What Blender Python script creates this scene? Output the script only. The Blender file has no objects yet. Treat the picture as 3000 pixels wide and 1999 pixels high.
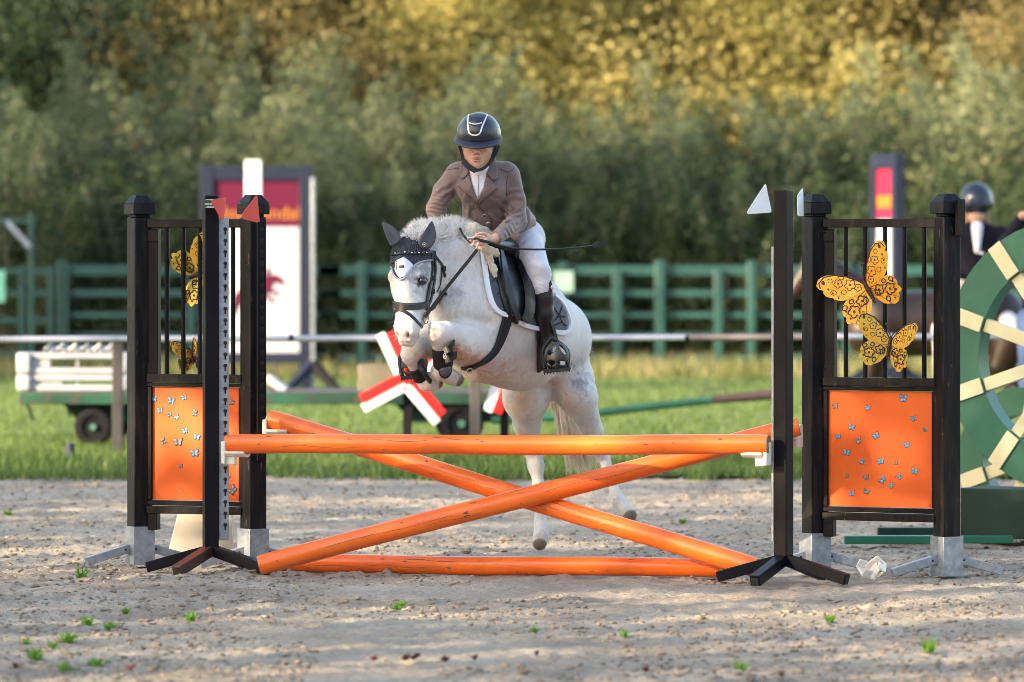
import bpy, math, random
import numpy as np
import openvdb
from mathutils import Matrix, Vector
from mathutils.bvhtree import BVHTree

R = math.radians
rnd = random.Random(7)
S = bpy.context.scene
COL = S.collection

# ------------------------------------------------------------------ camera
F = 16667.0          # focal length in picture pixels (3000 wide): a 200 mm lens
EYE = 1.75
cam = bpy.data.cameras.new('camera')
cam_o = bpy.data.objects.new('camera', cam)
COL.objects.link(cam_o)
cam_o.location = (0, 0, EYE)
cam_o.rotation_euler = (R(90), 0, 0)
cam.sensor_width = 36.0
cam.lens = 200.0
cam.shift_y = -(999.5 - 700) / 3000.0
cam.clip_end = 2000
cam.dof.use_dof = True
cam.dof.focus_distance = 29.6
cam.dof.aperture_fstop = 2.8
S.camera = cam_o

# ------------------------------------------------------------------ light
SUN_DIR = Vector((-0.80, -0.50, 0.345)).normalized()     # towards the sun
el = math.asin(SUN_DIR.z)
az = math.atan2(SUN_DIR.x, SUN_DIR.y)
SHADE_TREES = [(-19, -4, 1.9), (-20.5, 4, 2.0), (-19.5, 12.0, 1.7), (-20.5, 17.5, 1.5), (-21, 22.5, 1.8), (-23, 29, 1.9), (-22, 63, 1.55), (-23, 72, 1.50), (-22, 81, 1.5)]
w = bpy.data.worlds.new('World')
S.world = w
w.use_nodes = True
nt = w.node_tree
bg = nt.nodes['Background']
sky = nt.nodes.new('ShaderNodeTexSky')
sky.sky_type = 'NISHITA'
sky.sun_disc = False
sky.sun_elevation = el
sky.sun_rotation = az
sky.air_density = 1.0
sky.dust_density = 1.6
sky.ozone_density = 0.6
nt.links.new(sky.outputs[0], bg.inputs[0])
bg.inputs[1].default_value = 0.15
sun = bpy.data.lights.new('sun', 'SUN')
sun.energy = 3.0
sun.angle = R(0.5)
sun.color = (1.0, 0.84, 0.62)
sun_o = bpy.data.objects.new('sun', sun)
COL.objects.link(sun_o)
sun_o.rotation_euler = (-SUN_DIR).to_track_quat('-Z', 'Y').to_euler()
S.view_settings.view_transform = 'Standard'
S.view_settings.look = 'None'
S.view_settings.gamma = 1
S.view_settings.use_curve_mapping = False
S.view_settings.exposure = 2.2
S.view_settings.use_white_balance = True          # the camera was set for open shade
S.view_settings.white_balance_temperature = 7300
S.view_settings.white_balance_tint = 10
S.cycles.max_bounces = 6
S.cycles.use_denoising = True
S.cycles.filter_width = 0.85
S.render.filter_size = 0.85

# ------------------------------------------------------------------ helpers
def P(px, py, d):
    return Vector(((px - 1500.0) * d / F, d, EYE - (py - 700.0) * d / F))
def PX(n, d=29.7):
    return n * d / F
def at_ground(px, d):
    return Vector(((px - 1500.0) * d / F, d, 0))

def vnoise(p, scale, seed=0):
    """smooth value noise, p (n,3) -> -1..1"""
    q = np.asarray(p, dtype=np.float64) / scale + seed * 17.31 + 1000.0
    i = np.floor(q).astype(np.int64)
    f = q - i
    f = f * f * (3 - 2 * f)
    def h(ix, iy, iz):
        n = (ix * 73856093) ^ (iy * 19349663) ^ (iz * 83492791)
        n = (n ^ (n >> 13)) * 1274126177
        n = n ^ (n >> 16)
        return (n & 0xffff) / 32767.5 - 1.0
    r = 0
    for a in (0, 1):
        for b in (0, 1):
            for c in (0, 1):
                wgt = (f[:, 0] if a else 1 - f[:, 0]) * (f[:, 1] if b else 1 - f[:, 1]) * (f[:, 2] if c else 1 - f[:, 2])
                r = r + wgt * h(i[:, 0] + a, i[:, 1] + b, i[:, 2] + c)
    return r

# -------- materials
def new_mat(name):
    m = bpy.data.materials.new(name)
    m.use_nodes = True
    return m, m.node_tree, m.node_tree.nodes['Principled BSDF']

def mat(name, c, c2=None, scale=8.0, rough=0.5, metal=0.0, chips=None, chip_scale=30.0, chip_at=0.66,
        bump=0.0, bump_scale=60.0, stretch=(1, 1, 1), spec=0.5, vcol=False, transl=0.0, coat=0.0, bias=0.5, chip_detail=6, sheen=0.0):
    m, t, b = new_mat(name)
    N, L = t.nodes, t.links
    tc = N.new('ShaderNodeTexCoord')
    mp = N.new('ShaderNodeMapping')
    mp.inputs['Scale'].default_value = stretch
    L.new(tc.outputs['Object'], mp.inputs[0])
    if vcol:
        a = N.new('ShaderNodeVertexColor'); a.layer_name = 'col'
        cur = a.outputs[0]
    else:
        r0 = N.new('ShaderNodeRGB'); r0.outputs[0].default_value = (*c, 1)
        cur = r0.outputs[0]
    def mixc(fac, a, bcol):
        mx = N.new('ShaderNodeMix'); mx.data_type = 'RGBA'
        L.new(fac, mx.inputs[0]); L.new(a, mx.inputs[6])
        mx.inputs[7].default_value = (*bcol, 1)
        return mx.outputs[2]
    def noise(sc, det=4, ro=0.6):
        n = N.new('ShaderNodeTexNoise')
        n.inputs['Scale'].default_value = sc
        n.inputs['Detail'].default_value = det
        n.inputs['Roughness'].default_value = ro
        L.new(mp.outputs[0], n.inputs['Vector'])
        return n.outputs[0]
    def ramp(v, lo, hi):
        r = N.new('ShaderNodeMapRange')
        r.inputs[1].default_value = lo; r.inputs[2].default_value = hi
        L.new(v, r.inputs[0])
        return r.outputs[0]
    if c2 is not None:
        cur = mixc(ramp(noise(scale), bias - 0.17, bias + 0.17), cur, c2)
    if chips is not None:
        cur = mixc(ramp(noise(chip_scale, chip_detail, 0.7), chip_at, chip_at + 0.03), cur, chips)
    L.new(cur, b.inputs['Base Color'])
    b.inputs['Roughness'].default_value = rough
    b.inputs['Metallic'].default_value = metal
    b.inputs['Specular IOR Level'].default_value = spec
    b.inputs['Coat Weight'].default_value = coat
    b.inputs['Sheen Weight'].default_value = sheen
    if bump:
        bp = N.new('ShaderNodeBump')
        bp.inputs['Strength'].default_value = 1.0
        bp.inputs['Distance'].default_value = bump
        L.new(noise(bump_scale, 5, 0.6), bp.inputs['Height'])
        L.new(bp.outputs[0], b.inputs['Normal'])
    if transl:
        tr = N.new('ShaderNodeBsdfTranslucent')
        L.new(cur, tr.inputs[0])
        mx = N.new('ShaderNodeMixShader'); mx.inputs[0].default_value = transl
        out = N['Material Output']
        L.new(b.outputs[0], mx.inputs[1]); L.new(tr.outputs[0], mx.inputs[2])
        L.new(mx.outputs[0], out.inputs[0])
    return m

def leaf_mat(name, ca, cb, cc):
    m, t, b = new_mat(name)
    N, L = t.nodes, t.links
    tc = N.new('ShaderNodeTexCoord')
    n = N.new('ShaderNodeTexNoise'); n.inputs['Scale'].default_value = 0.9; n.inputs['Detail'].default_value = 3
    L.new(tc.outputs['Object'], n.inputs['Vector'])
    n2 = N.new('ShaderNodeTexWhiteNoise')
    g = N.new('ShaderNodeNewGeometry')
    vc = N.new('ShaderNodeVertexColor'); vc.layer_name = 'col'
    oi = N.new('ShaderNodeObjectInfo')
    add = N.new('ShaderNodeMath'); add.operation = 'ADD'
    L.new(n.outputs[0], add.inputs[0])
    ml = N.new('ShaderNodeMath'); ml.operation = 'MULTIPLY_ADD'
    L.new(oi.outputs['Random'], ml.inputs[0]); ml.inputs[1].default_value = 0.16; ml.inputs[2].default_value = -0.08
    L.new(ml.outputs[0], add.inputs[1])
    sep = N.new('ShaderNodeSeparateColor')
    L.new(vc.outputs[0], sep.inputs[0])
    m2 = N.new('ShaderNodeMath'); m2.operation = 'MULTIPLY_ADD'
    L.new(sep.outputs[0], m2.inputs[0]); m2.inputs[1].default_value = 0.5; 
    L.new(add.outputs[0], m2.inputs[2])
    cr = N.new('ShaderNodeValToRGB')
    e = cr.color_ramp.elements
    e[0].position = 0.45; e[0].color = (*ca, 1)
    e[1].position = 1.0; e[1].color = (*cc, 1)
    k = e.new(0.72); k.color = (*cb, 1)
    L.new(m2.outputs[0], cr.inputs[0])
    L.new(cr.outputs[0], b.inputs['Base Color'])
    b.inputs['Roughness'].default_value = 0.55
    tr = N.new('ShaderNodeBsdfTranslucent')
    L.new(cr.outputs[0], tr.inputs[0])
    mx = N.new('ShaderNodeMixShader'); mx.inputs[0].default_value = 0.45
    L.new(b.outputs[0], mx.inputs[1]); L.new(tr.outputs[0], mx.inputs[2])
    L.new(mx.outputs[0], N['Material Output'].inputs[0])
    return m

M = {}
M['black_wood'] = mat('black_wood', (0.0028, 0.003, 0.006), (0.026, 0.019, 0.014), 7, 0.45, spec=0.2, bias=0.62, chips=(0.16, 0.12, 0.09), chip_scale=11, chip_at=0.645,
                      bump=0.0012, bump_scale=25, stretch=(5, 5, 0.6))
M['black_paint'] = mat('black_paint', (0.0022, 0.0028, 0.007), (0.005, 0.0045, 0.009), 5, 0.40, spec=0.16, chips=(0.5, 0.5, 0.52), chip_scale=24, chip_at=0.76,
                       bump=0.0006, bump_scale=40)
M['brown_worn'] = mat('brown_worn', (0.09, 0.03, 0.02), (0.02, 0.012, 0.012), 10, 0.4, chips=(0.4, 0.35, 0.3), chip_scale=40, chip_at=0.72)
M['galv'] = mat('galvanised_steel', (0.20, 0.23, 0.28), (0.36, 0.39, 0.44), 22, 0.42, 0.55, chips=(0.22, 0.22, 0.22), chip_scale=14, chip_at=0.70, bump=0.0005)
M['orange'] = mat('orange_pole_paint', (0.80, 0.125, 0.014), (0.90, 0.17, 0.020), 3, 0.34, coat=0.22, chips=(0.26, 0.13, 0.09), chip_scale=7, chip_at=0.685,
                  bump=0.002, bump_scale=9, stretch=(1.0, 3.2, 3.2), chip_detail=9)
M['orange_panel'] = mat('orange_panel_paint', (0.70, 0.085, 0.002), (0.76, 0.11, 0.003), 3, 0.5, chips=(0.22, 0.07, 0.03), chip_scale=9, chip_at=0.70, bump=0.0004)
M['crack'] = mat('bare_cracked_wood', (0.06, 0.03, 0.02), (0.25, 0.17, 0.12), 30, 0.8)
M['pole_end'] = mat('pole_end_grain', (0.13, 0.10, 0.07), (0.30, 0.22, 0.15), 60, 0.85, bump=0.002)
M['cup_white'] = mat('white_cup_plastic', (0.66, 0.62, 0.55), (0.75, 0.73, 0.68), 12, 0.35, chips=(0.2, 0.16, 0.12), chip_scale=30, chip_at=0.7)
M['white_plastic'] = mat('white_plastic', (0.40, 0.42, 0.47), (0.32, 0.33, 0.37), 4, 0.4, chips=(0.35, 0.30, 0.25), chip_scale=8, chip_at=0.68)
M['cream'] = mat('cream_board', (0.62, 0.60, 0.52), (0.55, 0.50, 0.42), 4, 0.5, chips=(0.15, 0.13, 0.1), chip_scale=50, chip_at=0.72)
M['red_flag'] = mat('red_flag_plastic', (0.60, 0.045, 0.03), (0.68, 0.07, 0.05), 12, 0.4)
M['white_flag'] = mat('white_flag_plastic', (0.78, 0.80, 0.84), (0.70, 0.72, 0.76), 12, 0.4)
M['hole'] = mat('keyhole_dark', (0.006, 0.006, 0.008), rough=0.8)
M['green_label'] = mat('green_label', (0.01, 0.09, 0.06), rough=0.4)
M['label_text'] = mat('label_text', (0.75, 0.78, 0.75), rough=0.5)
M['gold'] = mat('gold_metal_wing', (0.80, 0.46, 0.06), (0.85, 0.30, 0.02), 9, 0.38, 0.35, chips=(0.16, 0.07, 0.02), chip_scale=38, chip_at=0.66, bump=0.003, bump_scale=45)
M['gold_pale'] = mat('pale_gold_metal_wing', (0.66, 0.48, 0.09), (0.80, 0.40, 0.04), 7, 0.4, 0.35, chips=(0.12, 0.08, 0.02), chip_scale=38, chip_at=0.66, bump=0.003, bump_scale=45)
M['mark_dark'] = mat('dark_brown_marking', (0.035, 0.012, 0.012), rough=0.5)
M['sticker'] = mat('blue_butterfly_print', (0.10, 0.30, 0.52), (0.20, 0.46, 0.68), 60, 0.4)
M['sticker_pale'] = mat('faded_butterfly_print', (0.33, 0.36, 0.36), (0.12, 0.13, 0.13), 60, 0.5)
M['sticker_edge'] = mat('butterfly_print_outline', (0.02, 0.02, 0.035), (0.05, 0.03, 0.05), 60, 0.5)
M['sand'] = None
M['green_paint'] = mat('green_fence_paint', (0.012, 0.056, 0.052), (0.018, 0.080, 0.070), 2, 0.42, chips=(0.08, 0.10, 0.09), chip_scale=10, chip_at=0.72)
M['green_wheel'] = mat('green_wheel_paint', (0.004, 0.095, 0.055), (0.006, 0.13, 0.075), 3, 0.4, chips=(0.25, 0.35, 0.28), chip_scale=16, chip_at=0.75)
M['dark_green'] = mat('dark_green_paint', (0.002, 0.020, 0.016), (0.003, 0.03, 0.023), 3, 0.5, spec=0.25, chips=(0.2, 0.22, 0.2), chip_scale=12, chip_at=0.76)
M['cream_paint'] = mat('cream_stripe_paint', (0.68, 0.58, 0.32), (0.72, 0.66, 0.42), 5, 0.45)
M['wagon_green'] = mat('wagon_green', (0.005, 0.022, 0.018), (0.005, 0.075, 0.045), 3, 0.6, chips=(0.05, 0.035, 0.03), chip_scale=8, chip_at=0.56)
M['tyre'] = mat('tyre_rubber', (0.005, 0.005, 0.008), (0.010, 0.010, 0.013), 8, 0.8, spec=0.2)
M['navy'] = mat('navy_frame', (0.009, 0.014, 0.034), (0.012, 0.018, 0.04), 3, 0.6, spec=0.2)
M['magenta'] = mat('magenta_print', (0.085, 0.004, 0.028), rough=0.6, spec=0.2)
M['pinkred'] = mat('pink_red_print', (0.30, 0.016, 0.05), (0.26, 0.016, 0.055), 2, 0.6, spec=0.2)
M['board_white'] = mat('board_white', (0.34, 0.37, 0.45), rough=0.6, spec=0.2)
M['orange_text'] = mat('orange_print', (0.34, 0.13, 0.012), rough=0.5)
M['pale_text'] = mat('pale_violet_print', (0.50, 0.42, 0.60), rough=0.5)
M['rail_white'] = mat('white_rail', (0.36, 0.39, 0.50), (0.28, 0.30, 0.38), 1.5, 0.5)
M['rail_brown'] = mat('brown_rail', (0.15, 0.11, 0.11), (0.26, 0.23, 0.25), 1.5, 0.6)
M['post_wood'] = mat('weathered_post', (0.045, 0.043, 0.048), (0.075, 0.07, 0.07), 6, 0.8, bump=0.004, stretch=(3, 3, .6))
M['crate_wood'] = mat('pale_crate_wood', (0.34, 0.29, 0.20), (0.26, 0.22, 0.16), 12, 0.7, stretch=(4, 4, .5))
M['red'] = mat('red_paint', (0.62, 0.012, 0.012), (0.70, 0.02, 0.02), 5, 0.4)
M['white'] = mat('white_paint', (0.76, 0.78, 0.82), (0.68, 0.70, 0.74), 5, 0.4)
M['leather'] = mat('black_leather', (0.005, 0.005, 0.007), (0.010, 0.010, 0.013), 30, 0.36, bump=0.0005, bump_scale=200)
M['boot_leather'] = mat('black_boot_leather', (0.009, 0.009, 0.010), (0.013, 0.013, 0.015), 14, 0.42, bump=0.0003, bump_scale=30)
M['neoprene'] = mat('black_neoprene', (0.007, 0.008, 0.012), rough=0.75, bump=0.0004, bump_scale=300)
M['rubber_grey'] = mat('grey_shell_plastic', (0.06, 0.065, 0.085), rough=0.35)
M['pad_grey'] = mat('slate_quilted_pad', (0.045, 0.055, 0.085), (0.035, 0.042, 0.065), 12, 0.55, bump=0.002, bump_scale=14, sheen=0.3)
M['pad_white'] = mat('white_pad_binding', (0.74, 0.75, 0.84), rough=0.6)
M['steel'] = mat('bright_steel', (0.62, 0.60, 0.56), rough=0.22, metal=0.9)
M['sheepskin'] = mat('sheepskin', (0.66, 0.54, 0.40), (0.76, 0.68, 0.55), 60, 0.9, bump=0.006, bump_scale=120)
M['knit'] = None
M['bonnet_ear'] = mat('bonnet_ear_cloth', (0.013, 0.016, 0.032), rough=0.6, sheen=0.2)
M['bonnet_white'] = mat('bonnet_white_cloth', (0.60, 0.62, 0.72), rough=0.6)
M['horse'] = mat('grey_pony_coat', (1, 1, 1), vcol=True, rough=0.62, bump=0.0035, bump_scale=70, stretch=(1.6, 1.6, .5), spec=0.35, sheen=0.25)
M['hair'] = mat('white_horse_hair', (1, 1, 1), vcol=True, rough=0.5, transl=0.35)
M['eye'] = mat('dark_glossy_eye', (0.006, 0.005, 0.006), rough=0.06, coat=1.0)
M['jacket'] = mat('taupe_jacket_cloth', (0.132, 0.086, 0.082), (0.165, 0.106, 0.100), 9, 0.6, bump=0.006, bump_scale=11, sheen=0.25)
M['jacket_dark'] = mat('taupe_jacket_seam', (0.07, 0.04, 0.035), rough=0.7)
M['breeches'] = mat('white_breeches', (0.62, 0.60, 0.66), (0.54, 0.49, 0.54), 7, 0.6, bump=0.004, bump_scale=12)
M['shirt'] = mat('white_shirt', (0.72, 0.70, 0.82), rough=0.65, bump=0.002, bump_scale=60)
M['skin'] = mat('skin', (1, 1, 1), vcol=True, rough=0.45, bump=0.0006, bump_scale=120)
M['helmet'] = mat('matt_navy_helmet', (0.010, 0.013, 0.026), rough=0.36, coat=0.25, bump=0.0002, bump_scale=300)
M['helmet_brim'] = mat('slate_brim', (0.020, 0.026, 0.048), rough=0.45)
M['hairbrown'] = mat('blonde_brown_hair', (0.20, 0.11, 0.05), (0.33, 0.2, 0.1), 60, 0.5)
M['leaf_dead'] = mat('dead_leaf', (0.11, 0.028, 0.014), (0.06, 0.016, 0.012), 30, 0.6)
M['bark'] = mat('bark', (0.09, 0.075, 0.055), (0.16, 0.14, 0.11), 6, 0.85, bump=0.01, bump_scale=12, stretch=(1, 1, .3))
M['brown_coat'] = mat('bay_horse_coat', (0.018, 0.008, 0.006), (0.030, 0.013, 0.009), 3, 0.45)
M['chestnut'] = mat('chestnut_coat', (0.19, 0.055, 0.02), (0.14, 0.04, 0.016), 3, 0.5)
M['dark_cloth'] = mat('dark_navy_cloth', (0.005, 0.005, 0.012), (0.008, 0.007, 0.016), 6, 0.8, spec=0.15)
M['denim'] = mat('blue_denim', (0.05, 0.10, 0.22), (0.08, 0.15, 0.3), 9, 0.8)
M['maroon'] = mat('maroon_cloth', (0.16, 0.03, 0.055), rough=0.8)
M['wood_dark'] = mat('dark_bucket', (0.012, 0.018, 0.05), rough=0.5)
M['brown_plastic'] = mat('purple_brown_sleeve', (0.045, 0.025, 0.032), rough=0.7)

def sand_mat():
    m, t, b = new_mat('arena_sand')
    N, L = t.nodes, t.links
    tc = N.new('ShaderNodeTexCoord')
    def noise(sc, st=(1, 1, 1), det=6, ro=0.65):
        mp = N.new('ShaderNodeMapping'); mp.inputs['Scale'].default_value = st
        L.new(tc.outputs['Object'], mp.inputs[0])
        n = N.new('ShaderNodeTexNoise'); n.inputs['Scale'].default_value = sc
        n.inputs['Detail'].default_value = det; n.inputs['Roughness'].default_value = ro
        L.new(mp.outputs[0], n.inputs['Vector'])
        return n.outputs[0]
    def rampc(v, stops):
        cr = N.new('ShaderNodeValToRGB')
        e = cr.color_ramp.elements
        e[0].position, e[0].color = stops[0][0], (*stops[0][1], 1)
        e[1].position, e[1].color = stops[-1][0], (*stops[-1][1], 1)
        for p_, c_ in stops[1:-1]:
            k = e.new(p_); k.color = (*c_, 1)
        L.new(v, cr.inputs[0])
        return cr.outputs[0]
    a = rampc(noise(1.1), [(0.3, (0.25, 0.205, 0.16)), (0.5, (0.36, 0.31, 0.25)), (0.7, (0.45, 0.395, 0.325))])
    f = rampc(noise(40, (1, .8, 1), 8, 0.8), [(0.32, (0.30, 0.27, 0.24)), (0.45, (0.88, 0.86, 0.84)), (0.70, (1.25, 1.23, 1.2))])
    mx = N.new('ShaderNodeMix'); mx.data_type = 'RGBA'; mx.blend_type = 'MULTIPLY'; mx.inputs[0].default_value = 1
    L.new(a, mx.inputs[6]); L.new(f, mx.inputs[7])
    L.new(mx.outputs[2], b.inputs['Base Color'])
    b.inputs['Roughness'].default_value = 0.9
    b.inputs['Specular IOR Level'].default_value = 0.25
    bp = N.new('ShaderNodeBump'); bp.inputs['Distance'].default_value = 0.02
    L.new(noise(35, det=8), bp.inputs['Height']); L.new(bp.outputs[0], b.inputs['Normal'])
    return m
M['sand'] = sand_mat()
M['clod'] = mat('sand_clod', (0.15, 0.12, 0.09), (0.33, 0.275, 0.22), 30, 0.95, bump=0.004, bump_scale=90)
M['grass_soil'] = mat('grass_soil', (0.075, 0.13, 0.022), (0.10, 0.155, 0.034), 0.5, 0.95, chips=(0.05, 0.045, 0.02), chip_scale=2.2, chip_at=0.68, bump=0.02, bump_scale=20)
M['grass'] = leaf_mat('grass_blades', (0.035, 0.07, 0.010), (0.085, 0.155, 0.026), (0.14, 0.21, 0.055))
M['sprout'] = mat('sprout_green', (0.10, 0.26, 0.02), (0.16, 0.34, 0.04), 8, 0.5, transl=0.4)
M['drygrass'] = leaf_mat('dry_grass_blades', (0.07, 0.10, 0.02), (0.26, 0.26, 0.09), (0.40, 0.33, 0.18))
M['leaf_willow'] = leaf_mat('willow_leaves', (0.052, 0.082, 0.036), (0.145, 0.182, 0.088), (0.28, 0.30, 0.15))
M['leaf_dark'] = leaf_mat('dark_leaves', (0.016, 0.038, 0.018), (0.042, 0.078, 0.030), (0.10, 0.145, 0.05))
M['leaf_yellow'] = leaf_mat('autumn_yellow_leaves', (0.16, 0.16, 0.05), (0.42, 0.38, 0.13), (0.72, 0.60, 0.25))
M['leaf_brown'] = leaf_mat('autumn_brown_leaves', (0.08, 0.09, 0.035), (0.24, 0.21, 0.08), (0.44, 0.33, 0.14))

def knit_mat():
    m, t, b = new_mat('crochet_bonnet')
    N, L = t.nodes, t.links
    tc = N.new('ShaderNodeTexCoord')
    v = N.new('ShaderNodeTexVoronoi'); v.inputs['Scale'].default_value = 105
    L.new(tc.outputs['Object'], v.inputs['Vector'])
    cr = N.new('ShaderNodeValToRGB')
    e = cr.color_ramp.elements
    e[0].position = 0.15; e[0].color = (0.055, 0.065, 0.10, 1)
    e[1].position = 0.55; e[1].color = (0.006, 0.008, 0.014, 1)
    L.new(v.outputs[0], cr.inputs[0]); L.new(cr.outputs[0], b.inputs['Base Color'])
    b.inputs['Roughness'].default_value = 0.7
    bp = N.new('ShaderNodeBump'); bp.invert = True; bp.inputs['Distance'].default_value = 0.006
    L.new(v.outputs[0], bp.inputs['Height']); L.new(bp.outputs[0], b.inputs['Normal'])
    return m
M['knit'] = knit_mat()

# -------- objects
def tag(o, label=None, cat=None, group=None, kind=None):
    if label: o['label'] = label
    if cat: o['category'] = cat
    if group: o['group'] = group
    if kind: o['kind'] = kind
    return o

def thing(name, label, cat, loc=(0, 0, 0), group=None):
    o = bpy.data.objects.new(name, None)
    COL.objects.link(o)
    o.location = loc
    o.empty_display_size = 0.1
    return tag(o, label, cat, group)

def attach(o, parent):
    if parent is not None:
        o.parent = parent
        base = Matrix.Translation(-parent_world(parent))
        o.matrix_parent_inverse = base
def parent_world(p):
    l = Vector(p.location)
    return l

def link_mesh(name, verts, faces, material, parent=None, sharp=38, col=None, bevel=0.0, bsegs=2, label=None, smooth=True, solid=0.0):
    me = bpy.data.meshes.new(name)
    if isinstance(verts, np.ndarray) and isinstance(faces, np.ndarray):
        nv, nf, k = len(verts), len(faces), faces.shape[1]
        me.vertices.add(nv); me.vertices.foreach_set('co', verts.astype(np.float32).ravel())
        me.loops.add(nf * k); me.loops.foreach_set('vertex_index', faces.astype(np.int32).ravel())
        me.polygons.add(nf)
        me.polygons.foreach_set('loop_start', np.arange(0, nf * k, k, dtype=np.int32))
        me.update(calc_edges=True)
    else:
        me.from_pydata([tuple(v) for v in verts], [], faces)
    if col is not None:
        a = me.color_attributes.new('col', 'FLOAT_COLOR', 'POINT')
        c4 = np.ones((len(col), 4), dtype=np.float32); c4[:, :3] = col
        a.data.foreach_set('color', c4.ravel())
    if smooth:
        me.polygons.foreach_set('use_smooth', [True] * len(me.polygons))
        if sharp and len(me.polygons) < 20000:
            me.set_sharp_from_angle(angle=R(sharp))
    me.materials.append(material)
    o = bpy.data.objects.new(name, me)
    COL.objects.link(o)
    if solid:
        sm = o.modifiers.new('thickness', 'SOLIDIFY'); sm.thickness = solid; sm.offset = 1
    if bevel:
        bm = o.modifiers.new('bevel', 'BEVEL'); bm.width = bevel; bm.segments = bsegs; bm.limit_method = 'ANGLE'; bm.angle_limit = R(40)
    attach(o, parent)
    if label: o['label'] = label
    return o

def frame(origin, xdir, ydir=None):
    """matrix with x along xdir (horizontal), z up"""
    x = Vector(xdir).normalized(); z = Vector((0, 0, 1)); y = z.cross(x).normalized()
    m = Matrix.Identity(4)
    for i in range(3):
        m[i][0] = x[i]; m[i][1] = y[i]; m[i][2] = z[i]; m[i][3] = origin[i]
    return m

class MB:
    def __init__(s, T=None):
        s.v = []; s.f = []; s.T = T
    def add(s, vs, fs, T=None):
        n = len(s.v)
        T = T if T is not None else s.T
        for p in vs:
            p = Vector(p)
            s.v.append(T @ p if T is not None else p)
        s.f += [tuple(i + n for i in f) for f in fs]
    def box(s, c, size, rz=0.0, M4=None):
        hx, hy, hz = [k / 2 for k in size]
        c = Vector(c)
        vs = []
        rot = Matrix.Rotation(rz, 3, 'Z')
        for dx, dy, dz in ((-1, -1, -1), (1, -1, -1), (1, 1, -1), (-1, 1, -1), (-1, -1, 1), (1, -1, 1), (1, 1, 1), (-1, 1, 1)):
            p = Vector((dx * hx, dy * hy, dz * hz))
            p = rot @ p if M4 is None else (M4 @ p)
            vs.append(c + p)
        s.add(vs, [(0, 3, 2, 1), (4, 5, 6, 7), (0, 1, 5, 4), (1, 2, 6, 5), (2, 3, 7, 6), (3, 0, 4, 7)])
        return s
    def beam(s, p0, p1, wd, ht, up=(0, 0, 1), taper=1.0):
        p0, p1 = Vector(p0), Vector(p1)
        a = (p1 - p0).normalized(); up = Vector(up)
        sd = a.cross(up)
        if sd.length < 1e-4: sd = a.cross(Vector((0, 1, 0)))
        sd.normalize(); u = sd.cross(a).normalized()
        vs = []
        for p, k in ((p0, 1), (p1, taper)):
            for i, j in ((-1, -1), (1, -1), (1, 1), (-1, 1)):
                vs.append(p + sd * i * wd / 2 * k + u * j * ht / 2 * k)
        s.add(vs, [(3, 2, 1, 0), (4, 5, 6, 7), (0, 1, 5, 4), (1, 2, 6, 5), (2, 3, 7, 6), (3, 0, 4, 7)])
        return s
    def tube(s, pts, rad, n=12, caps=True, flat=1.0, up=None, closed=False):
        pts = [Vector(p) for p in pts]
        m = len(pts)
        if not hasattr(rad, '__len__'): rad = [rad] * m
        vs, fs = [], []
        prev = None
        for i, p in enumerate(pts):
            if closed: t = pts[(i + 1) % m] - pts[i - 1]
            else: t = pts[min(i + 1, m - 1)] - pts[max(i - 1, 0)]
            t.normalize()
            if prev is None:
                ref = Vector(up) if up is not None else (Vector((0, 0, 1)) if abs(t.z) < 0.9 else Vector((0, 1, 0)))
            else: ref = prev
            u = (ref - t * ref.dot(t)).normalized(); prev = u
            b = t.cross(u)
            for k in range(n):
                a = 2 * math.pi * k / n
                vs.append(p + u * math.sin(a) * rad[i] * flat + b * math.cos(a) * rad[i])
        rng = m if closed else m - 1
        for i in range(rng):
            j = (i + 1) % m
            for k in range(n):
                l = (k + 1) % n
                fs.append((i * n + k, i * n + l, j * n + l, j * n + k))
        if caps and not closed:
            fs.append(tuple(range(n - 1, -1, -1)))
            fs.append(tuple((m - 1) * n + k for k in range(n)))
        s.add(vs, fs)
        return s
    def prism(s, poly, c, ux, uy, th):
        """flat polygon (list of (a,b)) in the plane c + a ux + b uy, thickness th along the normal"""
        c, ux, uy = Vector(c), Vector(ux), Vector(uy)
        n = ux.cross(uy).normalized()
        k = len(poly)
        vs = [c + ux * a + uy * b - n * th / 2 for a, b in poly] + [c + ux * a + uy * b + n * th / 2 for a, b in poly]
        fs = [tuple(range(k - 1, -1, -1)), tuple(range(k, 2 * k))] + [(i, (i + 1) % k, k + (i + 1) % k, k + i) for i in range(k)]
        s.add(vs, fs)
        return s
    def ball(s, c, r, n=10, sc=(1, 1, 1), M3=None):
        vs, fs = [], []
        for i in range(n + 1):
            th = math.pi * i / n
            for k in range(2 * n):
                a = math.pi * k / n
                p = Vector((math.sin(th) * math.cos(a) * sc[0], math.sin(th) * math.sin(a) * sc[1], math.cos(th) * sc[2])) * r
                if M3 is not None: p = M3 @ p
                vs.append(Vector(c) + p)
        m = 2 * n
        for i in range(n):
            for k in range(m):
                fs.append((i * m + k, (i + 1) * m + k, (i + 1) * m + (k + 1) % m, i * m + (k + 1) % m))
        s.add(vs, fs)
        return s
    def build(s, name, material, parent=None, bevel=0.0, sharp=38, label=None, bsegs=2, solid=0.0):
        return link_mesh(name, s.v, s.f, material, parent, sharp=sharp, bevel=bevel, label=label, bsegs=bsegs, solid=solid)

def kids(o):
    return [c for c in list(o.children)]
def copy_tree(o, parent=None):
    c = o.copy(); COL.objects.link(c)
    if parent is not None: c.parent = parent
    for ch in kids(o): copy_tree(ch, c)
    return c

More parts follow.
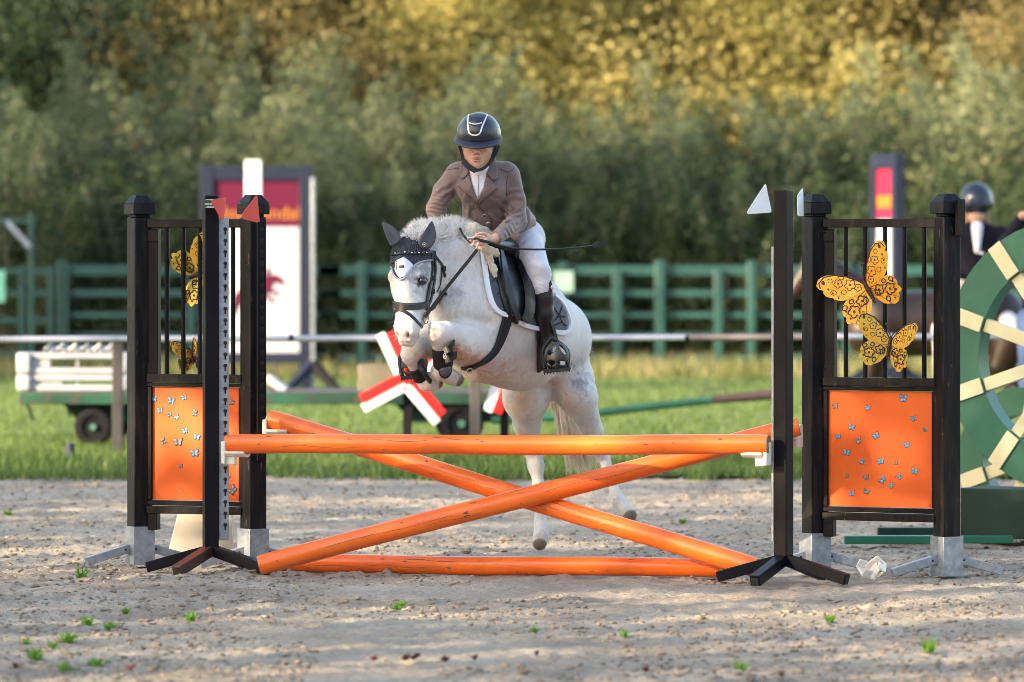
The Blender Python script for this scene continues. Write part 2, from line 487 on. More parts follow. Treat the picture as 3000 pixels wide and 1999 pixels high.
# -------- signed distance modelling
class SDF:
    def __init__(s, lo, hi, h):
        s.lo = np.array(lo, dtype=np.float32); s.h = h
        s.n = np.ceil((np.array(hi) - s.lo) / h).astype(int) + 1
        s.D = np.full(s.n, 1.0, dtype=np.float32)
    def _sub(s, lo, hi):
        a = np.clip(np.floor((np.array(lo) - s.lo) / s.h).astype(int), 0, s.n - 1)
        b = np.clip(np.ceil((np.array(hi) - s.lo) / s.h).astype(int) + 1, 1, s.n)
        sl = tuple(slice(i, j) for i, j in zip(a, b))
        g = [(s.lo[k] + s.h * np.arange(a[k], b[k], dtype=np.float32)) for k in range(3)]
        return sl, g[0][:, None, None], g[1][None, :, None], g[2][None, None, :]
    def _merge(s, sl, d, k, sub=False):
        a = s.D[sl]
        if sub: a = -a
        if k > 0:
            hh = np.maximum(k - np.abs(a - d), 0) / k
            r = np.minimum(a, d) - hh * hh * k * 0.25
        else: r = np.minimum(a, d)
        s.D[sl] = -r if sub else r
    def cone(s, p, r1, q, r2, k=0.03, sub=False, sq=None, sf=1.0):
        """round cone; sq: direction in which the section is squashed by sf"""
        p, q = np.array(p, dtype=np.float32), np.array(q, dtype=np.float32)
        m = max(r1, r2) * max(1, sf) + k + 3 * s.h
        sl, X, Y, Z = s._sub(np.minimum(p, q) - m, np.maximum(p, q) + m)
        x, y, z = X - p[0], Y - p[1], Z - p[2]
        b = q - p
        if sq is not None:
            nrm = np.array(Vector(sq).normalized(), dtype=np.float32)
            e = (x * nrm[0] + y * nrm[1] + z * nrm[2]) * (1.0 / sf - 1)
            x = x + e * nrm[0]; y = y + e * nrm[1]; z = z + e * nrm[2]
            b = b + nrm * float(b @ nrm) * (1.0 / sf - 1)
        bb = float(b @ b) + 1e-9
        t = np.clip((x * b[0] + y * b[1] + z * b[2]) / bb, 0, 1)
        d = np.sqrt((x - t * b[0]) ** 2 + (y - t * b[1]) ** 2 + (z - t * b[2]) ** 2) - (r1 + (r2 - r1) * t)
        s._merge(sl, d.astype(np.float32), k, sub)
    def ell(s, c, rad, axes=None, k=0.03, sub=False):
        c = np.array(c, dtype=np.float32)
        A = np.eye(3) if axes is None else np.array([list(Vector(a).normalized()) for a in axes])
        m = max(rad) + k + 3 * s.h
        sl, X, Y, Z = s._sub(c - m, c + m)
        x, y, z = X - c[0], Y - c[1], Z - c[2]
        l = [x * A[i, 0] + y * A[i, 1] + z * A[i, 2] for i in range(3)]
        k0 = np.sqrt(sum((l[i] / rad[i]) ** 2 for i in range(3))) + 1e-6
        k1 = np.sqrt(sum((l[i] / rad[i] ** 2) ** 2 for i in range(3))) + 1e-6
        d = k0 * (k0 - 1) / k1
        s._merge(sl, d.astype(np.float32), k, sub)
    def halfspace_cut(s, pt, nrm, k=0.0, lo=None, hi=None):
        """remove everything on the side nrm points to (inside the given box)"""
        lo = s.lo if lo is None else lo
        hi = s.lo + s.n * s.h if hi is None else hi
        sl, X, Y, Z = s._sub(lo, hi)
        n = Vector(nrm).normalized()
        d = -((X - pt[0]) * n.x + (Y - pt[1]) * n.y + (Z - pt[2]) * n.z)
        s._merge(sl, np.broadcast_to(d, s.D[sl].shape).astype(np.float32), k, True)
    def mesh(s):
        D = np.clip(s.D, -4 * s.h, 4 * s.h)
        g = openvdb.FloatGrid(4 * s.h)
        g.copyFromArray(np.ascontiguousarray(D, dtype=np.float32))
        g.gridClass = openvdb.GridClass.LEVEL_SET
        p, q = g.convertToQuads()
        v = p.astype(np.float64) * s.h + s.lo
        return v, q[:, ::-1].copy()
    def build(s, name, material, parent=None, col=None, displace=None):
        v, q = s.mesh()
        if displace is not None: v = displace(v)
        c = col(v) if col is not None else None
        # outward winding check
        a = v[q[:, 0]]; b = v[q[:, 1]]; cc = v[q[:, 2]]
        vol = np.einsum('ij,ij->i', a, np.cross(b, cc)).sum()
        if vol < 0: q = q[:, ::-1].copy()
        o = link_mesh(name, v, q, material, parent, sharp=None, col=c)
        o['_n'] = 0; del o['_n']
        return o, v, q

def bvh_of(v, q):
    return BVHTree.FromPolygons([tuple(p) for p in v], [tuple(int(i) for i in f) for f in q])

CAMP = Vector((0, 0, EYE))
def drape(tree, px, py, off=0.004, dfall=30.0):
    d = (P(px, py, 1.0) - CAMP).normalized()
    hit, nrm, idx, dist = tree.ray_cast(CAMP, d, 60)
    if hit is None:
        return P(px, py, dfall), Vector((0, -1, 0)), False
    if nrm.dot(d) > 0: nrm = -nrm
    return hit + nrm * off, nrm, True

def drape_patch(tree, poly, off=0.005, step=8, dfall=30.0, smooth_it=2):
    """fill a polygon of picture points with a grid lying on the surface"""
    xs = [p[0] for p in poly]; ys = [p[1] for p in poly]
    # boundary resampled + interior grid, triangulated with delaunay
    from mathutils.geometry import delaunay_2d_cdt
    pts = []
    m = len(poly)
    for i in range(m):
        a, b = Vector(poly[i]), Vector(poly[(i + 1) % m])
        n = max(1, int((b - a).length / step))
        for k in range(n): pts.append(a.lerp(b, k / n))
    nb = len(pts)
    edges = [(i, (i + 1) % nb) for i in range(nb)]
    def inside(x, y):
        c = False; j = m - 1
        for i in range(m):
            if (ys[i] > y) != (ys[j] > y) and x < (xs[j] - xs[i]) * (y - ys[i]) / (ys[j] - ys[i] + 1e-9) + xs[i]: c = not c
            j = i
        return c
    y = min(ys) + step / 2
    while y < max(ys):
        x = min(xs) + step / 2
        while x < max(xs):
            if inside(x, y) and min((Vector((x, y)) - q).length for q in pts[:nb]) > step * 0.5: pts.append(Vector((x, y)))
            x += step
        y += step
    vo, _, fo, _, _, _ = delaunay_2d_cdt(pts, edges, [], 1, 1e-4)
    fr = []
    for f in fo:
        c = sum((vo[i] for i in f), Vector((0, 0))) / len(f)
        if inside(c.x, c.y): fr.append(tuple(f))
    P3 = []; bad = []
    for i, p in enumerate(vo):
        h, n, ok = drape(tree, p.x, p.y, off, dfall)
        P3.append(h)
        if not ok: bad.append(i)
    good = [i for i in range(len(vo)) if i not in set(bad)]
    for i in bad:
        j = min(good, key=lambda g: (vo[g] - vo[i]).length) if good else i
        P3[i] = P(vo[i].x, vo[i].y, P3[j].y)
    # light smoothing of depth
    nb_ = {i: set() for i in range(len(vo))}
    for f in fr:
        for i in range(len(f)):
            nb_[f[i]].add(f[i - 1]); nb_[f[i - 1]].add(f[i])
    for _ in range(smooth_it):
        dep = [p.y for p in P3]
        for i in range(len(vo)):
            if nb_[i]:
                dm = sum(dep[j] for j in nb_[i]) / len(nb_[i])
                dm = min(0.5 * dep[i] + 0.5 * dm, dep[i] + 0.0)
                P3[i] = P(vo[i].x, vo[i].y, dm)
    # face the camera
    out = []
    for f in fr:
        a, b, c = P3[f[0]], P3[f[1]], P3[f[2]]
        if (b - a).cross(c - a).y > 0: f = tuple(reversed(f))
        out.append(f)
    return P3, out

def patch(tree, poly, name, material, parent, off=0.004, th=0.006, step=8, dfall=30.0, bevel=0):
    v, f = drape_patch(tree, poly, off, step, dfall)
    return link_mesh(name, v, f, material, parent, sharp=60, solid=th)

def spline(pts, n=8):
    """Catmull-Rom through points"""
    pts = [Vector(p) for p in pts]
    out = []
    for i in range(len(pts) - 1):
        p0 = pts[max(i - 1, 0)]; p1 = pts[i]; p2 = pts[i + 1]; p3 = pts[min(i + 2, len(pts) - 1)]
        for k in range(n):
            t = k / n
            out.append(0.5 * ((2 * p1) + (p2 - p0) * t + (2 * p0 - 5 * p1 + 4 * p2 - p3) * t * t + (3 * p1 - p0 - 3 * p2 + p3) * t ** 3))
    out.append(pts[-1])
    return out

def strap(tree, pts, wpx, name, material, parent, off=0.004, th=0.004, n=6, dfall=29.8, mb=None):
    """a flat band lying on a surface along picture points; width in picture pixels"""
    c = spline([Vector((p[0], p[1], 0)) for p in pts], n)
    hs, ns = [], []
    for p in c:
        h, nr, ok = drape(tree, p.x, p.y, off, dfall)
        hs.append(h if ok else None); ns.append(nr)
    good = [i for i, h in enumerate(hs) if h is not None]
    for i, h in enumerate(hs):
        if h is None:
            j = min(good, key=lambda g: abs(g - i)) if good else None
            hs[i] = P(c[i].x, c[i].y, hs[j].y if j is not None else dfall)
            ns[i] = ns[j] if j is not None else ns[i]
    for _ in range(2):
        hs = [hs[0]] + [(hs[i - 1] + hs[i] * 2 + hs[i + 1]) / 4 for i in range(1, len(hs) - 1)] + [hs[-1]]
        ns = [ns[0]] + [(ns[i - 1] + ns[i] * 2 + ns[i + 1]).normalized() for i in range(1, len(ns) - 1)] + [ns[-1]]
    vs, fs = [], []
    m = len(hs)
    for i in range(m):
        t = (hs[min(i + 1, m - 1)] - hs[max(i - 1, 0)]).normalized()
        nr = ns[i]; nr = (nr - t * nr.dot(t)).normalized()
        sd = t.cross(nr)
        hw = PX(wpx if not hasattr(wpx, '__len__') else wpx[0] + (wpx[1] - wpx[0]) * i / (m - 1)) / 2
        for a, b in ((-hw, 0), (-hw * .8, th), (hw * .8, th), (hw, 0)):
            vs.append(hs[i] + sd * a + nr * b)
        if i:
            o = 4 * i
            for k in range(4):
                fs.append((o - 4 + k, o - 4 + (k + 1) % 4, o + (k + 1) % 4, o + k))
    fs += [(0, 1, 2, 3), tuple(4 * (m - 1) + k for k in (3, 2, 1, 0))]
    if mb is not None: mb.add(vs, fs); return mb
    return link_mesh(name, vs, fs, material, parent, sharp=50)

def blades(roots, dirs, lengths, widths, seed=1, segs=2, droop=0.0, side=None):
    """tapered hair/grass blades -> verts, faces (numpy)"""
    rg = np.random.RandomState(seed)
    n = len(roots)
    if side is None:
        sd = np.cross(dirs, rg.normal(size=(n, 3))); sd /= np.linalg.norm(sd, axis=1)[:, None] + 1e-9
    else: sd = side
    lengths = np.asarray(lengths)[:, None]; widths = np.asarray(widths)[:, None]
    mid = roots + dirs * lengths * 0.55 + np.array([0, 0, -1]) * droop * lengths * 0.25
    tip = roots + dirs * lengths + np.array([0, 0, -1]) * droop * lengths
    v = np.stack([roots - sd * widths / 2, roots + sd * widths / 2, mid + sd * widths * 0.35, mid - sd * widths * 0.35, tip], axis=1).reshape(-1, 3)
    b = np.arange(n)[:, None] * 5
    f = np.concatenate([b + np.array([0, 1, 2]), b + np.array([0, 2, 3]), b + np.array([3, 2, 4])], axis=1).reshape(-1, 3)
    return v, f


# ================================================================== THE GROUND
def sheet(name, x0, x1, y0, y1, z, m, kind='structure', label=None):
    o = link_mesh(name, [(x0, y0, z), (x1, y0, z), (x1, y1, z), (x0, y1, z)], [(0, 1, 2, 3)], m, smooth=False)
    tag(o, label, None, None, kind)
    return o
sheet('ground', -600, 600, -200, 1200, -0.06, M['sand'], label='wide sandy ground around the riding arena')

EDGE = 41.7
_hr = random.Random(77)
HOOF = [((_hr.random() * 2 - 1) * 3.2, 22.0 + 17 * _hr.random(), _hr.random() * 6.28, .045 + .025 * _hr.random()) for _ in range(170)]
def sand_height(x, y):
    p = np.stack([x, y * 0.55, np.zeros_like(x)], 1)
    z = 0.016 * vnoise(p, 0.9, 1) + 0.011 * vnoise(p, 0.33, 2) + 0.012 * vnoise(p, 0.13, 3)
    f = vnoise(p, 0.055, 4)
    z += 0.012 * np.maximum(f, -0.2) + 0.010 * vnoise(p, 0.03, 5)
    for hx, hy, ha, hr in HOOF:
        k = (np.abs(x - hx) < .16) & (np.abs(y - hy) < .16)
        if not k.any(): continue
        dx = x[k] - hx; dy = y[k] - hy
        u = dx * math.cos(ha) + dy * math.sin(ha); v_ = -dx * math.sin(ha) + dy * math.cos(ha)
        q = np.sqrt((u / 1.0) ** 2 + (v_ / .9) ** 2) / hr
        z[k] += -0.026 * np.clip(1.15 - q, 0, 1) ** .6 * (q < 1.15) + 0.016 * np.exp(-((q - 1.45) / .28) ** 2) * (.6 + .6 * (u > 0))
    return z * 0.9 - 0.012
ys = [21.2]
while ys[-1] < EDGE + 0.3: ys.append(ys[-1] + 0.022 * (ys[-1] / 24.0) ** 1.6)
ys = np.array(ys)
xs = np.arange(-4.6, 4.6, 0.020)
X, Y = np.meshgrid(xs, ys)
xx, yy = X.ravel(), Y.ravel()
V = np.stack([xx, yy, sand_height(xx, yy)], 1)
nx, ny = len(xs), len(ys)
ii = (np.arange(ny - 1)[:, None] * nx + np.arange(nx - 1)[None, :]).ravel()
Q = np.stack([ii, ii + 1, ii + 1 + nx, ii + nx], 1)
o = link_mesh('arena_sand', V, Q, M['sand'], sharp=None)
tag(o, 'churned grey beige sand of the riding arena', None, None, 'structure')

# loose clods on the sand
rg = np.random.RandomState(3)
ico = [Vector(p).normalized() for p in ((0, -.526, .851), (.851, 0, .526), (.851, 0, -.526), (-.851, 0, -.526), (-.851, 0, .526), (-.526, .851, 0),
       (.526, .851, 0), (.526, -.851, 0), (-.526, -.851, 0), (0, -.526, -.851), (0, .526, -.851), (0, .526, .851))]
from mathutils import geometry as _g
icov = np.array([list(p) for p in ico])
def hullfaces(vs):
    import bmesh
    bm = bmesh.new()
    for p in vs: bm.verts.new(p)
    r = bmesh.ops.convex_hull(bm, input=bm.verts)
    bm.verts.index_update(); bm.faces.ensure_lookup_table()
    fs = [tuple(v.index for v in f.verts) for f in bm.faces]
    bm.free()
    return np.array(fs)
icof = hullfaces(icov)
def clods(n, seed, y0, y1, smin, smax, name, m, label):
    rg = np.random.RandomState(seed)
    y = y0 + (y1 - y0) * rg.rand(n) ** 1.3
    x = (rg.rand(n) * 2 - 1) * (y * 0.095 + 0.2)
    dens = vnoise(np.stack([x, y * .6, x * 0], 1), 0.8, 9)
    k = dens > -0.45
    x, y = x[k], y[k]; n = len(x)
    s = smin + (smax - smin) * rg.rand(n) ** 5
    jit = 1 + 1.1 * (rg.rand(n, 12, 1) - 0.5)
    v = icov[None] * jit * s[:, None, None] * np.array([1.25, 1.0, 0.62])
    z = sand_height(x, y)
    v = v + np.stack([x, y, z + s * 0.25], 1)[:, None, :]
    f = icof[None] + (np.arange(n) * 12)[:, None, None]
    o = link_mesh(name, v.reshape(-1, 3), f.reshape(-1, 3), m, sharp=None)
    tag(o, label, None, None, 'stuff')
clods(34000, 5, 21.5, 41.0, 0.003, 0.017, 'sand_clods', M['clod'], 'loose clods of sand scattered over the arena')

# grass field
sheet('grass_verge', -40, 40, EDGE, EDGE + 2.6, 0.008, mat('verge_soil', (0.075, 0.11, 0.018), (0.06, 0.05, 0.03), 1.2, 0.95, bump=0.02, bump_scale=20), label='darker worn grass verge along the sand arena')
sheet('grass_field', -300, 300, EDGE, 400, 0.004, M['grass_soil'], label='bright green grass field behind the sand arena')
def scatter_blades(name, n, y0, y1, h0, h1, wd, m, seed, label, hw=0.094, pw=1.0, clump=None, base=0.0, xr=None):
    rg = np.random.RandomState(seed)
    y = y0 + (y1 - y0) * rg.rand(n) ** pw
    x = (rg.rand(n) * 2 - 1) * (y * hw + 0.3) if xr is None else xr[0] + (xr[1] - xr[0]) * rg.rand(n)
    if clump:
        d = vnoise(np.stack([x, y, x * 0], 1), clump, seed) + 0.4 * vnoise(np.stack([x, y, x * 0], 1), clump * .3, seed + 1)
        k = d > -0.1
        x, y = x[k], y[k]; n = len(x)
    di = rg.normal(size=(n, 3)) * 0.28; di[:, 2] = 1; di /= np.linalg.norm(di, axis=1)[:, None]
    r = np.stack([x, y, np.full(n, base)], 1)
    v, f = blades(r, di, h0 + (h1 - h0) * rg.rand(n), np.full(n, wd), seed, droop=0.15)
    c = np.repeat(rg.rand(n), 5)[:, None] * np.ones(3)
    o = link_mesh(name, v, f, m, sharp=None, col=c)
    return tag(o, label, None, None, 'stuff')
scatter_blades('grass', 70000, EDGE + .1, 72, 0.03, 0.09, 0.012, M['grass'], 11, 'short bright green grass of the field behind the arena', pw=1.6)
scatter_blades('edge_grass', 18000, EDGE - .55, EDGE + 3.4, 0.06, 0.20, 0.013, M['grass'], 12, 'uneven grass tufts along the edge of the sand arena', clump=0.9)
scatter_blades('tall_dry_grass', 16000, 70, 78, 0.15, 0.42, 0.02, M['drygrass'], 13, 'tall pale seeded grass growing under the green fence', clump=1.3)

# green weeds in the sand
sprout_px = [(198, 1868, 26), (104, 1915, 26), (188, 1958, 22), (282, 1940, 22), (322, 1832, 18), (255, 1820, 20), (370, 1788, 12), (560, 1805, 16), (238, 1680, 20),
             (1162, 1776, 15), (1178, 1765, 10), (2722, 1892, 26), (2432, 1810, 15), (1830, 1855, 12), (1568, 1842, 9), (2170, 1950, 20), (155, 1888, 14), (28, 1503, 12),
             (2000, 1525, 10), (80, 1880, 14)]
sprout_lab = ['brightest tuft in the lower left sand', 'plump tuft left of the brightest tuft', 'low tuft near the lower left corner', 'tuft on the sand right of the corner tufts',
              'wide faint tuft behind the lower left group', 'pale tuft in the middle of the lower left group', 'single small tuft below the steel foot of the left wing',
              'small lone tuft in front of the red topped upright', 'tuft beside the steel foot of the left wing', 'tuft in front of the ground pole',
              'tuft with a clod, in front of the ground pole', 'tallest tuft, in the lower right sand', 'small tuft in front of the right upright', 'slim tuft left of centre of the right half',
              'faint slim tuft in the middle foreground', 'yellowish faint tuft in the foreground', 'short tuft between the lower left tufts', 'tiny tuft behind the left wing on the sand',
              'tiny tuft behind the crossed poles', 'faint tuft at the far lower left']
for i, (px, py, s) in enumerate(sprout_px):
    d = EYE * F / (py + s * .4 - 700)
    c = at_ground(px, d)
    rg = np.random.RandomState(50 + i)
    n = 46
    r = np.stack([rg.normal(size=n) * PX(s, d) * .3, rg.normal(size=n) * 0.03, np.zeros(n)], 1)
    r = np.clip(r, -PX(s, d) * .8, PX(s, d) * .8)
    di = rg.normal(size=(n, 3)) * 0.45; di[:, 2] = 1; di /= np.linalg.norm(di, axis=1)[:, None]
    v, f = blades(r + np.array(list(c)) + np.array([0, 0, -0.01]), di, PX(s * 2.0, d) * (0.5 + rg.rand(n)), np.full(n, 0.008), i, droop=0.3)
    # a root crown joins the blades into one plant
    o = link_mesh('grass_tuft', v, f, M['sprout'], sharp=None, col=np.full((len(v), 3), 0.75))
    tag(o, 'green grass ' + sprout_lab[i], 'grass tuft', 'green tufts growing in the sand')

leaf_px = [(1212, 1945, 22, 'largest reddish leaf of the front leaf row'), (1186, 1948, 13, 'leaf just left of the largest reddish leaf'), (1305, 1952, 15, 'dark curled leaf right of the largest leaf'),
           (1392, 1947, 13, 'flat reddish leaf right of the dark curled leaf'), (1095, 1950, 13, 'brown leaf left of the front leaf row'), (384, 1978, 15, 'brown leaf near the lower left edge'),
           (45, 1972, 12, 'dark leaf in the lower left corner'), (1892, 1982, 12, 'dark red leaf right of the front leaf row'), (2095, 1990, 11, 'small leaf in the lower right foreground'),
           (904, 1975, 8, 'tiny dark leaf in the front sand'), (2290, 1995, 10, 'leaf at the bottom edge of the sand'), (1572, 1935, 8, 'tiny brown leaf in the middle of the sand')]
for i, (px, py, s, lb) in enumerate(leaf_px):
    d = EYE * F / (py - 700)
    c = at_ground(px, d); c.z = 0.012
    rg = random.Random(i)
    L_ = PX(s * 1.3, d)
    vs = []
    for k in range(10):
        a = 2 * math.pi * k / 10
        rr = L_ * (0.6 + 0.4 * rg.random()) * (1.0 if k % 2 else .8)
        vs.append(c + Vector((math.cos(a) * rr, math.sin(a) * rr, 0.012 + 0.022 * rg.random())))
    vs.append(c + Vector((0, 0, 0.004)))
    fs = [(k, (k + 1) % 10, 10) for k in range(10)]
    o = link_mesh('fallen_leaf', vs, fs, M['leaf_dead'], sharp=30, solid=0.0015)
    tag(o, lb, 'leaf', 'dead leaves on the sand')

# ================================================================== THE JUMP
def pole(name, a, b, r, label, bend=0.006, worn=None, seed=1):
    a, b = Vector(a), Vector(b)
    t = thing(name, label, 'jump pole', tuple((a + b) / 2 - Vector((0, 0, r))), 'orange jump poles')
    rg = random.Random(seed)
    m = MB()
    n = 60
    ax = (b - a).normalized()
    ph = rg.random() * 6
    pts = []; rad = []
    for i in range(n + 1):
        k = i / n
        p = a.lerp(b, k)
        p.z += bend * math.sin(k * 5.3 + ph) * math.sin(math.pi * k); p.y += bend * math.sin(k * 4.1 + ph * 2) * math.sin(math.pi * k)
        pts.append(p); rad.append(r * (1 + 0.012 * math.sin(k * 23 + ph)) * (0.94 if i in (0, n) else 1))
    m.tube(pts, rad, 28)
    body = m.build('pole_body', M['orange'], t, sharp=50)
    # cut ends
    for p, dr in ((pts[0], -ax), (pts[-1], ax)):
        e = MB(); e.tube([p, p + dr * 0.004], [r * 0.93, r * 0.90], 20); e.build('pole_end', M['pole_end'], t)
    # long drying cracks and scuffs on the side that faces the camera
    c = MB()
    side = ax.cross(Vector((0, 0, 1))).normalized()
    if side.y > 0: side = -side
    up = side.cross(ax).normalized()
    if up.z < 0: up = -up
    for q in range(3):
        k0 = rg.uniform(0.03, 0.75); ln = rg.uniform(0.10, 0.25); ang = rg.uniform(-0.5, 0.75)
        P_ = []
        for i in range(14):
            k = k0 + ln * i / 13
            idx = min(n - 1, int(k * n)); fr = k * n - idx
            if idx >= n - 1: break
            base = pts[idx].lerp(pts[idx + 1], fr)
            aa = ang + rg.uniform(-0.03, 0.03) + 0.12 * math.sin(i * .5)
            P_.append(base + (side * math.cos(aa) + up * math.sin(aa)) * (r * 1.006))
        if len(P_) > 3: c.tube(P_, [0.0006] + [rg.uniform(0.0007, 0.0014) for _ in P_[1:-1]] + [0.0005], 5)
    o = c.build('crack', M['crack'], t); o['kind'] = 'stuff'
    sc = MB()
    for q in range(12):
        k = rg.uniform(0.03, 0.97); idx = int(k * n); ang = rg.uniform(-0.9, 0.9)
        cpt = pts[idx] + (side * math.cos(ang) + up * math.sin(ang)) * (r * 0.995)
        tdir = (-side * math.sin(ang) + up * math.cos(ang))
        nrm = (side * math.cos(ang) + up * math.sin(ang))
        kk = 9; sx = rg.uniform(0.006, 0.022); sy = rg.uniform(0.002, 0.007)
        pol = [(math.cos(6.283 * j / kk) * sx * rg.uniform(.5, 1.1), math.sin(6.283 * j / kk) * sy * rg.uniform(.5, 1.1)) for j in range(kk)]
        sc.prism(pol, cpt, ax, tdir, 0.003)
    o = sc.build('scuff', M['crack'], t); o['kind'] = 'stuff'
    return t
RP = 0.0510
pole('jump_pole', P(664, 1301, 29.72), P(2250, 1302, 28.92), RP, 'level orange top pole resting in two white cups', seed=4)
def on_ground_pole(px, d, r): 
    v = at_ground(px, d); v.z = r; return v
pole('jump_pole', on_ground_pole(800, 29.95, 0.048), on_ground_pole(2120, 29.40, 0.048), 0.049, 'orange pole lying flat on the sand under the cross', seed=9)
pole('jump_pole', P(790, 1228, 30.2), P(2215, 1664, 29.10), 0.0525, 'slanting orange pole from high left cup down to right upright', seed=13)
pole('jump_pole', P(760, 1657, 29.50), P(2338, 1250, 29.50), 0.0525, 'slanting orange pole from low left up to the right, in front of the cross', seed=21)

def wing_frame(A, B):
    A, B = Vector(A), Vector(B)
    return frame(A, B - A), (B - A).length

def butterfly_outline():
    up = [(0.0, 0.02), (0.07, 0.13), (0.20, 0.28), (0.36, 0.40), (0.50, 0.44), (0.60, 0.40), (0.62, 0.32), (0.57, 0.26), (0.58, 0.18), (0.50, 0.10), (0.46, 0.04), (0.36, -0.02), (0.0, -0.04)]
    lo = [(0.0, -0.02), (0.34, -0.02), (0.44, -0.07), (0.49, -0.16), (0.47, -0.24), (0.50, -0.32), (0.42, -0.34), (0.38, -0.42), (0.28, -0.44), (0.22, -0.40), (0.12, -0.34), (0.0, -0.14)]
    return up, lo
def big_butterfly(c, ux, uy, scale, nrm_out, label, pal=False, dihedral=0.35):
    """decorative sheet metal butterfly; ux across the wings, uy towards the head"""
    ux, uy, no = Vector(ux).normalized(), Vector(uy).normalized(), Vector(nrm_out).normalized()
    t = thing('metal_butterfly', label, 'butterfly ornament', tuple(c), 'gold metal butterflies on the wings')
    up, lo = butterfly_outline()
    mm = M['gold_pale'] if pal else M['gold']
    for sgn in (1, -1):
        wx = (ux * sgn * math.cos(dihedral) + no * math.sin(dihedral)).normalized()
        for nm, poly in (('upper_wing', up), ('lower_wing', lo)):
            # scalloped edge
            pp = []
            for i in range(len(poly)):
                a, b = poly[i], poly[(i + 1) % len(poly)]
                pp.append(a); pp.append(((a[0] * .55 + b[0] * .45) * 1.03, (a[1] * .55 + b[1] * .45) * 1.03))
            m = MB(); m.prism([(x * scale, y * scale) for x, y in pp], Vector(c) + (no * (0.004 if nm == 'upper_wing' else 0.0)), wx, uy, 0.0025)
            if sgn < 0: m.f = [tuple(reversed(f)) for f in m.f]
            m.build(nm, mm, t, sharp=20)
        # markings: flowers, veins, spots
        k = MB()
        def loc(x, y, h=0.0046): return Vector(c) + wx * x * scale + uy * y * scale + no * h
        def flower(x, y, r):
            for q in range(5):
                a = 2 * math.pi * q / 5 + 0.3
                cx, cy = x + math.cos(a) * r * .62, y + math.sin(a) * r * .62
                pts = [loc(cx + math.cos(a + b) * r * .45, cy + math.sin(a + b) * r * .45) for b in (-1.7, -1.0, -.3, .3, 1.0, 1.7)]
                k.tube(pts, 0.0026, 4)
            k.prism([(math.cos(i) * r * .25 * scale, math.sin(i) * r * .25 * scale) for i in (0, 1.05, 2.1, 3.14, 4.2, 5.25)], loc(x, y, .005), wx, uy, 0.002)
        def leafm(x, y, r, a):
            for s2 in (1, -1):
                pts = [loc(x + math.cos(a) * u * r - math.sin(a) * s2 * r * .4 * math.sin(u * math.pi), y + math.sin(a) * u * r + math.cos(a) * s2 * r * .4 * math.sin(u * math.pi)) for u in (0, .25, .5, .75, 1)]
                k.tube(pts, 0.0023, 4)
        def spot(x, y, r):
            k.prism([(math.cos(i) * r * .7 * scale, math.sin(i) * r * scale) for i in (0, .8, 1.6, 2.4, 3.14, 4, 4.8, 5.6)], loc(x, y, .005), wx, uy, 0.002)
        flower(.20, .14, .075); flower(.34, .24, .06); flower(.16, -.14, .075); flower(.33, -.22, .085); flower(.12, .05, .05)
        for x, y, r, a in ((.28, .08, .09, .3), (.42, .14, .09, .5), (.24, .26, .09, 1.1), (.40, .30, .08, 1.0), (.22, -.28, .09, -1.4), (.38, -.10, .09, -.2), (.26, -.06, .08, -.4), (.08, -.12, .10, -1.0)):
            leafm(x, y, r, a)
        for x, y, r in ((.52, .36, .034), (.50, .24, .02), (.47, .16, .016), (.43, .06, .016), (.43, -.16, .018), (.42, -.28, .018), (.33, -.37, .016), (.22, -.36, .014)):
            spot(x, y, r)
        k.tube([loc(*p) for p in [(x * .96, y * .96) for x, y in up[:7]]], 0.0040, 4)
        for a_, b_ in (((.02, 0), (.55, .38)), ((.02, 0), (.56, .22)), ((.02, 0), (.48, .06)), ((.02, -.03), (.47, -.2)), ((.02, -.04), (.40, -.38)), ((.02, -.05), (.24, -.40))):
            k.tube([loc(a_[0] + (b_[0] - a_[0]) * q / 5, a_[1] + (b_[1] - a_[1]) * q / 5 + .015 * math.sin(q), .0035) for q in range(6)], 0.0010, 4)
        o = k.build('wing_marking', M['mark_dark'], t); o['kind'] = 'stuff'
    b = MB(); pts = []; rad = []
    for i in range(23):
        q = i / 22
        pts.append(Vector(c) + uy * (0.13 - 0.40 * q) * scale + no * 0.012)
        rad.append(scale * (0.030 * math.sin(math.pi * min(1, q * .9 + .08)) ** .5 + (0.006 if i % 2 else 0)))
    b.tube(pts, rad, 8); b.build('body', M['mark_dark'], t, sharp=20)
    for sgn in (1, -1):
        a = MB()
        p0 = Vector(c) + uy * .13 * scale + no * .012
        pts = [p0 + (ux * sgn * (.02 + .09 * q) + uy * (.17 * q)) * scale + no * .01 * q for q in (0, .3, .6, .85, 1.0)]
        pts.append(pts[-1] + ux * sgn * .03 * scale)
        a.tube(pts, [.0028, .0025, .0025, .003, .006, .004], 6); a.build('antenna', M['mark_dark'], t)
    return t

